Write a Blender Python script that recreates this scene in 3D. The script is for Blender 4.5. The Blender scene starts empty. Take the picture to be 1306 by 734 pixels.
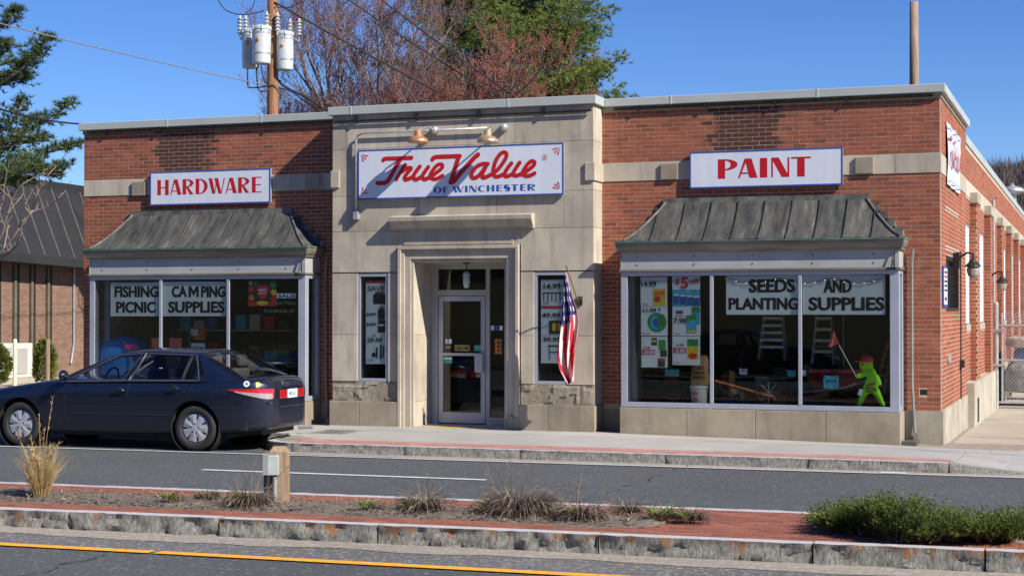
import bpy, bmesh, math, random
from mathutils import Vector, Matrix, noise
R = math.radians
random.seed(7)
scene = bpy.context.scene
COL = scene.collection

# ------------------------------------------------------------ camera, world, sun
FPX = 2049.0
CAM = Vector((2.087, -23.611, 1.95))
YAW = R(20.0); PIT = math.atan(28 / FPX)
cd = bpy.data.cameras.new('camera'); cam = bpy.data.objects.new('camera', cd); COL.objects.link(cam)
cam.location = CAM
cam.rotation_euler = (R(90) + PIT, 0, YAW)
cd.sensor_width = 36.0; cd.lens = 36.0 * FPX / 1306.0
cd.clip_start = 0.1; cd.clip_end = 4000
scene.camera = cam
SUN = Vector((1.0, -0.35, 0.82)).normalized()      # towards the sun
el = math.asin(SUN.z); az = math.atan2(SUN.x, SUN.y)
w = bpy.data.worlds.new('World'); scene.world = w; w.use_nodes = True
nt = w.node_tree; bg = nt.nodes['Background']
sky = nt.nodes.new('ShaderNodeTexSky'); sky.sky_type = 'NISHITA'; sky.sun_disc = False
sky.sun_elevation = el; sky.sun_rotation = az
sky.air_density = 1.0; sky.dust_density = 0.0; sky.ozone_density = 7.0; sky.altitude = 1500
hs = nt.nodes.new('ShaderNodeHueSaturation'); hs.inputs['Hue'].default_value = 0.512; hs.inputs['Saturation'].default_value = 1.14; hs.inputs['Value'].default_value = 1.0
nt.links.new(sky.outputs[0], hs.inputs['Color']); nt.links.new(hs.outputs[0], bg.inputs[0]); bg.inputs[1].default_value = 0.088
sl = bpy.data.lights.new('sun', 'SUN'); sl.energy = 5.0; sl.angle = R(0.55); sl.color = (1.0, 0.91, 0.78)
so = bpy.data.objects.new('sun', sl); COL.objects.link(so); so.location = (30, -20, 40)
so.rotation_euler = SUN.to_track_quat('Z', 'Y').to_euler()
scene.view_settings.view_transform = 'Standard'; scene.view_settings.look = 'None'
scene.view_settings.exposure = 0.6; scene.view_settings.gamma = 1.0
scene.cycles.max_bounces = 8; scene.cycles.transparent_max_bounces = 16

_F = Vector((-math.sin(YAW) * math.cos(PIT), math.cos(YAW) * math.cos(PIT), math.sin(PIT)))
_R = Vector((math.cos(YAW), math.sin(YAW), 0)); _U = _R.cross(_F)
def ray(x, y): return _F + _R * ((x - 653) / FPX) - _U * ((y - 367) / FPX)
def at(x, y, ax, v):
    """point where a measured sight line meets the plane ax = v"""
    d = ray(x, y); i = 'XYZ'.index(ax); return CAM + d * ((v - CAM[i]) / d[i])
def deep(x, y, d): return CAM + ray(x, y) * d

# ------------------------------------------------------------ helpers
class MB:
    def __init__(s): s.v = []; s.f = []; s.m = []
    def add(s, vs, fs, mi=0):
        o = len(s.v); s.v += [tuple(p) for p in vs]
        for f in fs: s.f.append(tuple(i + o for i in f)); s.m.append(mi)
        return s
    def box(s, x0, x1, y0, y1, z0, z1, mi=0):
        if x0 > x1: x0, x1 = x1, x0
        if y0 > y1: y0, y1 = y1, y0
        if z0 > z1: z0, z1 = z1, z0
        return s.add([(x0,y0,z0),(x1,y0,z0),(x1,y1,z0),(x0,y1,z0),(x0,y0,z1),(x1,y0,z1),(x1,y1,z1),(x0,y1,z1)],
              [(0,3,2,1),(4,5,6,7),(0,1,5,4),(1,2,6,5),(2,3,7,6),(3,0,4,7)], mi)
    def quad(s, a, b, c, d, mi=0): return s.add([a,b,c,d], [(0,1,2,3)], mi)
    def poly(s, pts, mi=0): return s.add(pts, [tuple(range(len(pts)))], mi)
    def prism(s, pts, off, mi=0):
        n = len(pts); off = Vector(off); a = [Vector(p) for p in pts]; b = [p + off for p in a]
        fs = [tuple(range(n)), tuple(range(2*n-1, n-1, -1))] + [(i, i+n, (i+1)%n+n, (i+1)%n) for i in range(n)]
        return s.add(a + b, fs, mi)
    def tube(s, pts, r, n=8, mi=0, cap=True):
        pts = [Vector(p) for p in pts]
        if not hasattr(r, '__len__'): r = [r] * len(pts)
        rings = []; up = Vector((0.13, 0.21, 1))
        for i, p in enumerate(pts):
            t = (pts[min(i+1, len(pts)-1)] - pts[max(i-1, 0)]).normalized()
            a = t.cross(up)
            if a.length < 0.05: a = t.cross(Vector((1, 0, 0)))
            a.normalize(); b = t.cross(a)
            rings.append([p + (a * math.cos(2*math.pi*k/n) + b * math.sin(2*math.pi*k/n)) * r[i] for k in range(n)])
        vs = [p for q in rings for p in q]; fs = []
        for i in range(len(pts) - 1):
            for k in range(n): fs.append((i*n+k, i*n+(k+1)%n, (i+1)*n+(k+1)%n, (i+1)*n+k))
        if cap: fs += [tuple(range(n-1, -1, -1)), tuple((len(pts)-1)*n + k for k in range(n))]
        return s.add(vs, fs, mi)
    def lathe(s, c, prof, n=20, ax=(0, 0, 1), mi=0, cap0=True):
        c = Vector(c); ax = Vector(ax).normalized(); a = ax.orthogonal().normalized(); b = ax.cross(a)
        vs = []; fs = []
        for (r, h) in prof:
            for k in range(n):
                t = 2*math.pi*k/n; vs.append(c + ax*h + (a*math.cos(t) + b*math.sin(t))*r)
        for i in range(len(prof)-1):
            for k in range(n): fs.append((i*n+k, i*n+(k+1)%n, (i+1)*n+(k+1)%n, (i+1)*n+k))
        if cap0: fs.append(tuple(range(n-1,-1,-1)))
        fs.append(tuple((len(prof)-1)*n+k for k in range(n)))
        return s.add(vs, fs, mi)
    def grid(s, P, mi=0, close=False):
        nu = len(P); nv = len(P[0]); vs = [p for row in P for p in row]; fs = []
        for i in range(nu-1):
            for j in range(nv - (0 if close else 1)):
                fs.append((i*nv+j, i*nv+(j+1)%nv, (i+1)*nv+(j+1)%nv, (i+1)*nv+j))
        return s.add(vs, fs, mi)
    def build(s, name, mats, parent=None, smooth=False, label=None, recalc=False, merge=False):
        org = origin(parent) if parent else None
        if org is None:
            xs = [p[0] for p in s.v]; ys = [p[1] for p in s.v]; zs = [p[2] for p in s.v]
            org = Vector(((min(xs)+max(xs))/2, (min(ys)+max(ys))/2, min(zs)))
        me = bpy.data.meshes.new(name)
        me.from_pydata([(p[0]-org.x, p[1]-org.y, p[2]-org.z) for p in s.v], [], s.f)
        if not isinstance(mats, (list, tuple)): mats = [mats]
        for m in mats: me.materials.append(m)
        if len(mats) > 1: me.polygons.foreach_set('material_index', s.m)
        if smooth: me.polygons.foreach_set('use_smooth', [True]*len(me.polygons))
        if recalc:
            bm = bmesh.new(); bm.from_mesh(me)
            if merge: bmesh.ops.remove_doubles(bm, verts=bm.verts, dist=0.0008)
            bmesh.ops.recalc_face_normals(bm, faces=bm.faces); bm.to_mesh(me); bm.free()
        me.update()
        o = bpy.data.objects.new(name, me); COL.objects.link(o)
        if parent: o.parent = parent
        else: o.location = org
        if label: o['label'] = label
        return o
def origin(o):
    p = Vector((0, 0, 0))
    while o: p = p + o.location; o = o.parent
    return p
def tag(o, label=None, cat=None, group=None, kind=None):
    if label: o['label'] = label
    if cat: o['category'] = cat
    if group: o['group'] = group
    if kind: o['kind'] = kind
    return o
def thing(name, loc, label, cat, group=None):
    o = bpy.data.objects.new(name, None); COL.objects.link(o); o.location = loc; o.empty_display_size = 0.2
    return tag(o, label, cat, group)
def bevel(o, wd=0.01, seg=2):
    m = o.modifiers.new('bevel', 'BEVEL'); m.width = wd; m.segments = seg; m.limit_method = 'ANGLE'; return o
def copy_part(o, parent, loc, name=None):
    c = o.copy(); COL.objects.link(c); c.parent = parent; c.location = loc; return c
def copy_tree(o, parent=None):
    c = o.copy(); COL.objects.link(c); c.parent = parent
    for ch in list(o.children): copy_tree(ch, c)
    return c

# ------------------------------------------------------------ materials
def newmat(name):
    m = bpy.data.materials.new(name); m.use_nodes = True; nt = m.node_tree
    return m, nt, nt.nodes['Principled BSDF']
def N(nt, t, **k):
    n = nt.nodes.new(t)
    for a, b in k.items(): setattr(n, a, b)
    return n
def setin(n, d):
    for k, v in d.items(): n.inputs[k].default_value = v
def noise_fac(nt, scale, detail=4, rough=0.55, stretch=None, obj=False):
    g = N(nt, 'ShaderNodeTexCoord').outputs['Object'] if obj else N(nt, 'ShaderNodeNewGeometry').outputs['Position']
    if stretch:
        mp = N(nt, 'ShaderNodeMapping'); mp.inputs['Scale'].default_value = stretch
        nt.links.new(g, mp.inputs[0]); g = mp.outputs[0]
    n = N(nt, 'ShaderNodeTexNoise'); setin(n, {'Scale': scale, 'Detail': detail, 'Roughness': rough})
    nt.links.new(g, n.inputs['Vector']); return n.outputs[0]
def ramp(nt, fac, stops):
    r = N(nt, 'ShaderNodeValToRGB'); e = r.color_ramp.elements
    while len(e) < len(stops): e.new(0.5)
    for i, (p, c) in enumerate(stops): e[i].position = p; e[i].color = tuple(c) + (1,) if len(c) == 3 else c
    nt.links.new(fac, r.inputs[0]); return r.outputs[0]
def mixc(nt, fac, a, b, mode='MIX'):
    m = N(nt, 'ShaderNodeMix', data_type='RGBA', blend_type=mode)
    for s, v in ((m.inputs[0], fac), (m.inputs[6], a), (m.inputs[7], b)):
        if isinstance(v, (int, float)): s.default_value = v
        elif isinstance(v, tuple): s.default_value = v + (1,) if len(v) == 3 else v
        else: nt.links.new(v, s)
    return m.outputs[2]
def maprange(nt, v, a, b, c=0.0, d=1.0):
    m = N(nt, 'ShaderNodeMapRange'); nt.links.new(v, m.inputs[0])
    for i, x in enumerate((a, b, c, d)): m.inputs[i+1].default_value = x
    return m.outputs[0]
def mathn(nt, op, a, b=None):
    m = N(nt, 'ShaderNodeMath', operation=op)
    for s, v in ((m.inputs[0], a), (m.inputs[1], b)):
        if v is None: continue
        if isinstance(v, (int, float)): s.default_value = v
        else: nt.links.new(v, s)
    return m.outputs[0]
def addbump(nt, bs, fac, strength=0.3, dist=0.01):
    b = N(nt, 'ShaderNodeBump'); b.inputs['Strength'].default_value = strength; b.inputs['Distance'].default_value = dist
    nt.links.new(fac, b.inputs['Height']); nt.links.new(b.outputs[0], bs.inputs['Normal'])
def rnd(nt):
    g = N(nt, 'ShaderNodeNewGeometry'); o = N(nt, 'ShaderNodeObjectInfo')
    s = mathn(nt, 'ADD', g.outputs['Random Per Island'], o.outputs['Random'])
    return mathn(nt, 'FRACT', s)
def M(name, col, rough=0.7, metal=0.0, var=0.15, scale=4.0, bump=0.0, bscale=40.0, col2=None, isl=0.0, coat=0.0, spec=0.5, stretch=None, bdist=0.01, trans=0.0):
    m, nt, bs = newmat(name)
    setin(bs, {'Roughness': rough, 'Metallic': metal, 'Specular IOR Level': spec})
    if coat: bs.inputs['Coat Weight'].default_value = coat; bs.inputs['Coat Roughness'].default_value = 0.04
    f = noise_fac(nt, scale, stretch=stretch)
    lo = col2 if col2 else tuple(c*(1-var) for c in col); hi = col if col2 else tuple(min(1, c*(1+var)) for c in col)
    c = ramp(nt, f, [(0.3, lo), (0.7, hi)])
    if isl:
        v = maprange(nt, rnd(nt), 0, 1, 1-isl, 1+isl)
        h = N(nt, 'ShaderNodeHueSaturation'); nt.links.new(c, h.inputs['Color']); nt.links.new(v, h.inputs['Value']); c = h.outputs[0]
    nt.links.new(c, bs.inputs['Base Color'])
    if bump: addbump(nt, bs, noise_fac(nt, bscale, 6, 0.7), bump, bdist)
    if trans:
        t = N(nt, 'ShaderNodeBsdfTranslucent'); nt.links.new(c, t.inputs[0])
        mx = N(nt, 'ShaderNodeMixShader'); mx.inputs[0].default_value = trans
        nt.links.new(bs.outputs[0], mx.inputs[1]); nt.links.new(t.outputs[0], mx.inputs[2])
        nt.links.new(mx.outputs[0], nt.nodes['Material Output'].inputs[0])
    return m
def glassmat(name, tint=(0.75, 0.82, 0.80), refl=1.0, ior=1.52, rough=0.0):
    m = bpy.data.materials.new(name); m.use_nodes = True; nt = m.node_tree; nt.nodes.remove(nt.nodes['Principled BSDF'])
    t = N(nt, 'ShaderNodeBsdfTransparent'); t.inputs[0].default_value = tint + (1,)
    g = N(nt, 'ShaderNodeBsdfGlossy'); g.inputs['Roughness'].default_value = rough
    f = N(nt, 'ShaderNodeFresnel'); f.inputs[0].default_value = ior
    b = N(nt, 'ShaderNodeBump'); b.inputs['Strength'].default_value = 0.04; b.inputs['Distance'].default_value = 0.02
    nt.links.new(noise_fac(nt, 1.2, 2), b.inputs['Height']); nt.links.new(b.outputs[0], g.inputs['Normal'])
    mx = N(nt, 'ShaderNodeMixShader'); nt.links.new(mathn(nt, 'MULTIPLY', f.outputs[0], refl), mx.inputs[0])
    nt.links.new(t.outputs[0], mx.inputs[1]); nt.links.new(g.outputs[0], mx.inputs[2])
    nt.links.new(mx.outputs[0], nt.nodes['Material Output'].inputs[0]); return m

def brickmat(name, cols, stains=(), dirt=0.25):
    m, nt, bs = newmat(name); bs.inputs['Roughness'].default_value = 0.85; bs.inputs['Specular IOR Level'].default_value = 0.25
    c = ramp(nt, rnd(nt), [(i/(len(cols)-1), q) for i, q in enumerate(cols)])
    big = noise_fac(nt, 0.9, 5, 0.65); c = mixc(nt, maprange(nt, big, 0.38, 0.72, 0.0, dirt*1.7), c, (0.10, 0.045, 0.033))
    lgt = noise_fac(nt, 2.3, 5, 0.7, (1, 1, 0.35)); c = mixc(nt, maprange(nt, lgt, 0.58, 0.75, 0, 0.35), c, (0.42, 0.27, 0.20))
    fine = noise_fac(nt, 60, 4, 0.7); c = mixc(nt, maprange(nt, fine, 0.35, 0.75, 0, 0.35), c, (0.42, 0.17, 0.10))
    g = N(nt, 'ShaderNodeNewGeometry'); sx = N(nt, 'ShaderNodeSeparateXYZ'); nt.links.new(g.outputs['Position'], sx.inputs[0])
    ed = noise_fac(nt, 4.5, 3)
    for (x0, x1, z0, z1, k) in stains:          # old soot on the brick, with an outline of its own
        cx = (x0+x1)/2; hw = (x1-x0)/2
        dx = mathn(nt, 'ABSOLUTE', mathn(nt, 'SUBTRACT', sx.outputs[0], cx))
        sp = mathn(nt, 'MULTIPLY', mathn(nt, 'SUBTRACT', sx.outputs[2], z0), 0.13)
        dd = mathn(nt, 'SUBTRACT', dx, sp)
        dd = mathn(nt, 'ADD', dd, mathn(nt, 'MULTIPLY', mathn(nt, 'SUBTRACT', rnd(nt), 0.5), 0.30))
        a = maprange(nt, dd, hw-0.05, hw+0.06, 1, 0)
        b = maprange(nt, sx.outputs[2], z0-0.1, z0+0.02, 0, 1)
        c = mixc(nt, mathn(nt, 'MULTIPLY', mathn(nt, 'MULTIPLY', a, b), k), c, (0.045, 0.024, 0.02))
    nt.links.new(c, bs.inputs['Base Color']); addbump(nt, bs, noise_fac(nt, 90, 5, 0.7), 0.5, 0.004)
    return m
def stonemat(name, a=(0.53, 0.48, 0.395), b=(0.40, 0.36, 0.295), spall=0.0):
    m, nt, bs = newmat(name); bs.inputs['Roughness'].default_value = 0.88; bs.inputs['Specular IOR Level'].default_value = 0.25
    c = ramp(nt, noise_fac(nt, 1.6, 6, 0.65), [(0.32, b), (0.62, a)])
    st = noise_fac(nt, 2.2, 5, 0.6, (3.0, 3.0, 0.5)); c = mixc(nt, maprange(nt, st, 0.5, 0.78, 0, 0.55), c, (0.16, 0.145, 0.12))
    v = maprange(nt, rnd(nt), 0, 1, 0.88, 1.08); h = N(nt, 'ShaderNodeHueSaturation'); nt.links.new(c, h.inputs['Color']); nt.links.new(v, h.inputs['Value'])
    nt.links.new(h.outputs[0], bs.inputs['Base Color'])
    addbump(nt, bs, noise_fac(nt, 9 if spall else 70, 8, 0.75), 0.9 if spall else 0.35, 0.05 if spall else 0.004); return m

B = {}
def setup_mats():
    B['coping'] = M('painted metal coping', (0.43, 0.47, 0.46), 0.45, 0.0, 0.08, 1.5, 0.1, 3)
    B['mortar'] = M('mortar', (0.44, 0.37, 0.295), 0.95, 0, 0.2, 6, 0.4, 90)
    B['stone'] = stonemat('weathered limestone')
    B['stone_dk'] = stonemat('stained base stone', (0.37, 0.325, 0.25), (0.25, 0.215, 0.165))
    B['stone_sp'] = stonemat('spalled limestone', (0.40, 0.36, 0.29), (0.26, 0.23, 0.18), 1.0)
    B['concrete'] = stonemat('cast concrete', (0.45, 0.42, 0.34), (0.30, 0.285, 0.24))
    B['alum'] = M('satin aluminium frame', (0.42, 0.46, 0.55), 0.38, 0.35, 0.08, 3)
    B['alum2'] = M('painted fascia metal', (0.40, 0.42, 0.42), 0.5, 0.1, 0.12, 2, 0.1, 6)
    B['gutter'] = M('aged gutter metal', (0.20, 0.185, 0.155), 0.55, 0.2, 0.35, 3, stretch=(0.4, 1, 4))
    B['patina'] = M('green patina edge', (0.10, 0.17, 0.15), 0.6, 0.2, 0.4, 8)
    B['dark'] = M('dark void', (0.012, 0.012, 0.013), 0.9, 0, 0.1)
    B['black'] = M('black rubber', (0.018, 0.018, 0.02), 0.65, 0, 0.2, 20)
    B['blackmet'] = M('black iron', (0.03, 0.028, 0.025), 0.5, 0.4, 0.3, 20)
    B['white'] = M('white sign face', (0.67, 0.73, 0.84), 0.35, 0, 0.045, 2.2, stretch=(2.5, 2.5, .35))
    B['paper'] = M('poster paper', (0.76, 0.85, 0.90), 0.7, 0, 0.05, 3)
    B['bpaper'] = M('banner paper', (0.84, 0.93, 0.94), 0.75, 0, 0.06, 2)
    B['red'] = M('sign red', (0.50, 0.012, 0.018), 0.4, 0, 0.06, 4)
    B['blue'] = M('sign blue', (0.04, 0.09, 0.38), 0.4, 0, 0.08, 4)
    B['ink'] = M('black ink', (0.012, 0.012, 0.014), 0.6, 0, 0.1, 4)
    B['greyink'] = M('grey ink', (0.10, 0.11, 0.12), 0.6, 0, 0.1, 4)
    B['pred'] = M('printed red', (0.62, 0.03, 0.06), 0.6, 0, 0.1, 8)
    B['pblue'] = M('printed blue', (0.03, 0.13, 0.42), 0.6, 0, 0.3, 14)
    B['pcyan'] = M('printed cyan', (0.06, 0.45, 0.65), 0.6, 0, 0.3, 20)
    B['pgreen'] = M('printed green', (0.04, 0.30, 0.08), 0.6, 0, 0.4, 25)
    B['pyellow'] = M('printed yellow', (0.75, 0.55, 0.04), 0.6, 0, 0.2, 20)
    B['porange'] = M('printed orange', (0.75, 0.20, 0.03), 0.6, 0, 0.3, 20)
    B['pdark'] = M('printed dark green', (0.02, 0.06, 0.035), 0.6, 0, 0.6, 40)
    B['galv'] = M('galvanised steel', (0.48, 0.50, 0.52), 0.42, 0.55, 0.18, 12)
    B['copper'] = M('weathered copper shade', (0.62, 0.30, 0.16), 0.38, 0.55, 0.3, 14)
    B['brass'] = M('weathered brass shade', (0.52, 0.40, 0.24), 0.38, 0.55, 0.3, 14)
    B['glass'] = glassmat('shop window glass', (0.93, 0.955, 0.95), 0.8)
    B['carglass'] = glassmat('car glass', (0.93, 0.96, 0.955), 1.0)
    B['granite'] = None
    B['silver'] = M('silver wheel cover', (0.62, 0.64, 0.68), 0.3, 0.6, 0.05, 8)
    B['tyre'] = M('tyre rubber', (0.022, 0.022, 0.024), 0.75, 0, 0.25, 12, 0.1, 60)
    B['lensred'] = M('red tail lens', (0.42, 0.012, 0.01), 0.12, 0, 0.2, 20, coat=1.0)
    B['lensclear'] = M('clear lens', (0.42, 0.36, 0.37), 0.15, 0.3, 0.15, 25, coat=1.0)
    B['chrome'] = M('window trim', (0.42, 0.45, 0.52), 0.25, 0.9, 0.05, 8)
    B['barkgrey'] = M('grey bark', (0.20, 0.165, 0.14), 0.9, 0, 0.35, 3, 0.3, 20)
    B['twig'] = M('twig bark', (0.17, 0.13, 0.125), 0.9, 0, 0.35, 5)
    B['bud'] = M('red maple buds', (0.20, 0.05, 0.055), 0.8, 0, 0.4, 1.5, isl=0.4)
    B['needledk'] = M('dark pine needles', (0.10, 0.145, 0.04), 0.75, 0, 0.35, 0.7, col2=(0.03, 0.06, 0.025), isl=0.35, trans=0.25)
    B['needle'] = M('pine needles', (0.23, 0.28, 0.06), 0.75, 0, 0.35, 0.7, col2=(0.08, 0.14, 0.04), isl=0.35, trans=0.3)
    B['juniper'] = M('juniper sprays', (0.19, 0.235, 0.05), 0.7, 0, 0.35, 5, col2=(0.05, 0.095, 0.022), isl=0.35, trans=0.2)
    B['leafg'] = M('spring leaves', (0.20, 0.25, 0.06), 0.6, 0, 0.3, 9, isl=0.35, trans=0.3)
    B['straw'] = M('dry straw', (0.44, 0.33, 0.16), 0.8, 0, 0.3, 12, isl=0.35, trans=0.2)
    B['deadstem'] = M('dead stems', (0.20, 0.155, 0.12), 0.9, 0, 0.45, 12, isl=0.65)
    B['darkstem'] = M('dark rotted stems', (0.055, 0.042, 0.034), 0.95, 0, 0.4, 12, isl=0.5)
    B['shrub'] = M('yellow green shrub leaves', (0.22, 0.24, 0.04), 0.7, 0, 0.3, 3, col2=(0.08, 0.12, 0.02), isl=0.35, trans=0.3)
    B['pole'] = M('treated pole wood', (0.26, 0.125, 0.06), 0.85, 0, 0.4, 5, 0.5, 25, stretch=(5, 5, 0.35))
    B['greypole'] = M('grey weathered pole', (0.27, 0.20, 0.15), 0.9, 0, 0.4, 5, 0.5, 25, stretch=(5, 5, 0.35))
    B['post'] = M('weathered timber post', (0.27, 0.195, 0.13), 0.9, 0, 0.35, 8, 0.6, 30, stretch=(6, 6, 0.4))
    B['trafo'] = M('grey transformer paint', (0.52, 0.57, 0.58), 0.4, 0.1, 0.1, 3)
    B['boxgrey'] = M('grey enamel box', (0.34, 0.385, 0.40), 0.45, 0.1, 0.12, 8)
    B['insul'] = M('insulator porcelain', (0.42, 0.44, 0.46), 0.25, 0, 0.2, 20)
    B['wire'] = M('black cable', (0.02, 0.02, 0.022), 0.6, 0, 0.2)
    B['greywire'] = M('grey cable', (0.20, 0.21, 0.20), 0.6, 0, 0.2)
    B['lime'] = M('fluorescent lime plastic', (0.36, 0.92, 0.0), 0.4, 0, 0.06, 6)
    B['capred'] = M('red cap plastic', (0.80, 0.03, 0.05), 0.4, 0, 0.06, 6)
    B['pennant'] = M('orange pennant cloth', (0.95, 0.22, 0.16), 0.8, 0, 0.1, 8)
    B['skin'] = M('cream wall', (0.50, 0.45, 0.30), 0.9, 0, 0.15, 2)
    B['inwall'] = M('interior wall', (0.36, 0.30, 0.15), 0.9, 0, 0.2, 0.7)
    B['infloor'] = M('interior floor', (0.10, 0.09, 0.08), 0.5, 0, 0.2, 1.5)
    B['roofgrey'] = M('standing seam metal', (0.040, 0.042, 0.045), 0.42, 0.25, 0.12, 1.2)
    B['tancol'] = M('olive fin paint', (0.13, 0.115, 0.075), 0.7, 0, 0.2, 2)
    B['ivory'] = M('ivory paint', (0.70, 0.68, 0.50), 0.6, 0, 0.08, 3)
    B['acgrey'] = M('air conditioner enamel', (0.55, 0.55, 0.54), 0.5, 0, 0.1, 3)
    B['bluetarp'] = M('blue tarp', (0.03, 0.16, 0.50), 0.55, 0, 0.3, 6, 0.8, 6, bdist=0.1)
    B['wrap'] = M('grey stretch wrap', (0.20, 0.21, 0.20), 0.45, 0, 0.4, 6, 1.0, 5, bdist=0.12)
    B['sack'] = M('brown paper sack', (0.36, 0.22, 0.09), 0.85, 0, 0.25, 10, 0.5, 12, bdist=0.03)
    B['plastic'] = M('white bucket plastic', (0.62, 0.62, 0.62), 0.4, 0, 0.04)
    B['opal'] = M('white window panel', (0.92, 0.93, 0.95), 0.5, 0, 0.02)
setup_mats()

def coppermat():
    m, nt, bs = newmat('streaked copper sheet'); setin(bs, {'Roughness': 0.55, 'Metallic': 0.15})
    c = ramp(nt, noise_fac(nt, 2.4, 6, 0.72, (3.0, 0.7, 0.5)), [(0.30, (0.02, 0.021, 0.022)), (0.46, (0.065, 0.069, 0.066)), (0.60, (0.115, 0.113, 0.10)), (0.76, (0.29, 0.28, 0.26))])
    c = mixc(nt, maprange(nt, noise_fac(nt, 1.3, 3), 0.55, 0.8, 0, 0.3), c, (0.09, 0.115, 0.10))
    nt.links.new(c, bs.inputs['Base Color']); addbump(nt, bs, noise_fac(nt, 3, 3), 0.25, 0.03); return m
B['copperroof'] = coppermat()
B['seamdk'] = M('dark seam metal', (0.045, 0.05, 0.048), 0.6, 0.2, 0.5, 6)
B['flash'] = M('oxidised flashing', (0.13, 0.13, 0.12), 0.7, 0.1, 0.6, 7, 0.5, 12)

def asphaltmat(name, base, speck, amt=0.66):
    m, nt, bs = newmat(name); bs.inputs['Roughness'].default_value = 0.92; bs.inputs['Specular IOR Level'].default_value = 0.2
    c = ramp(nt, noise_fac(nt, 0.35, 5, 0.6), [(0.3, tuple(v*0.86 for v in base)), (0.7, tuple(v*1.12 for v in base))])
    c = mixc(nt, maprange(nt, noise_fac(nt, 2.5, 4, 0.6, (0.15, 2.5, 1)), 0.35, 0.7, 0, 0.3), c, tuple(v*0.78 for v in base))
    c = mixc(nt, maprange(nt, noise_fac(nt, 0.8, 5, 0.7, (0.35, 1.6, 1)), 0.52, 0.60, 0, 0.22), c, tuple(v*0.6 for v in base))
    vo = N(nt, 'ShaderNodeTexVoronoi'); vo.inputs['Scale'].default_value = 42
    g = N(nt, 'ShaderNodeNewGeometry'); nt.links.new(g.outputs['Position'], vo.inputs['Vector'])
    sc = N(nt, 'ShaderNodeSeparateColor'); nt.links.new(vo.outputs['Color'], sc.inputs[0])
    c = mixc(nt, maprange(nt, sc.outputs[0], amt+0.2, 1.0, 0, 0.9), c, speck)
    c = mixc(nt, maprange(nt, noise_fac(nt, 120, 3, 0.8), 0.35, 0.7, 0, 0.45), c, tuple(v*1.7 for v in base))
    nt.links.new(c, bs.inputs['Base Color']); addbump(nt, bs, noise_fac(nt, 90, 4, 0.8), 0.6, 0.01); return m
B['asphalt'] = asphaltmat('road asphalt', (0.075, 0.083, 0.09), (0.22, 0.22, 0.22))
B['gravelly'] = asphaltmat('worn shoulder asphalt', (0.115, 0.115, 0.115), (0.35, 0.34, 0.32), 0.5)
B['sand'] = asphaltmat('gutter sand', (0.26, 0.235, 0.205), (0.45, 0.43, 0.40), 0.5)
def walkmat():
    m, nt, bs = newmat('sidewalk concrete'); bs.inputs['Roughness'].default_value = 0.92
    c = ramp(nt, noise_fac(nt, 0.9, 6, 0.65), [(0.3, (0.29, 0.29, 0.275)), (0.7, (0.39, 0.385, 0.365))])
    c = mixc(nt, maprange(nt, noise_fac(nt, 1.7, 6, 0.7, (1, 2.2, 1)), 0.56, 0.68, 0, 0.4), c, (0.22, 0.215, 0.20))
    c = mixc(nt, maprange(nt, noise_fac(nt, 9, 3, 0.5), 0.70, 0.74, 0, 0.45), c, (0.14, 0.135, 0.13))
    c = mixc(nt, maprange(nt, noise_fac(nt, 110, 3, 0.8), 0.35, 0.7, 0, 0.3), c, (0.47, 0.46, 0.44))
    v = maprange(nt, rnd(nt), 0, 1, 0.93, 1.05); h = N(nt, 'ShaderNodeHueSaturation'); nt.links.new(c, h.inputs['Color']); nt.links.new(v, h.inputs['Value'])
    nt.links.new(h.outputs[0], bs.inputs['Base Color']); addbump(nt, bs, noise_fac(nt, 80, 4, 0.8), 0.4, 0.005); return m
B['walk'] = walkmat()
B['drive'] = M('tan driveway concrete', (0.38, 0.34, 0.28), 0.9, 0, 0.15, 0.8, 0.3, 60, isl=0.07)
B['paver'] = M('red clay paver', (0.25, 0.088, 0.056), 0.85, 0, 0.15, 6, 0.4, 60, isl=0.18)
B['paverpink'] = M('faded pink paver', (0.40, 0.20, 0.175), 0.85, 0, 0.12, 6, 0.4, 60, isl=0.12)
B['joint'] = M('joint sand', (0.26, 0.22, 0.18), 0.95, 0, 0.2, 10)
B['yellow'] = M('yellow road paint', (0.74, 0.36, 0.03), 0.8, 0, 0.2, 16)
B['lanewhite'] = M('white road paint', (0.62, 0.64, 0.66), 0.7, 0, 0.15, 9)
B['lawn'] = M('rough ground', (0.16, 0.14, 0.085), 0.95, 0, 0.3, 0.5, 0.5, 20)
def mulchmat():
    m, nt, bs = newmat('wood chip mulch'); bs.inputs['Roughness'].default_value = 0.95
    c = ramp(nt, noise_fac(nt, 38, 6, 0.8, (0.5, 1, 1)), [(0.30, (0.05, 0.038, 0.03)), (0.5, (0.20, 0.165, 0.13)), (0.7, (0.40, 0.36, 0.30))])
    nt.links.new(c, bs.inputs['Base Color']); addbump(nt, bs, noise_fac(nt, 45, 5, 0.8), 1.0, 0.03); return m
B['mulch'] = mulchmat()
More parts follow.
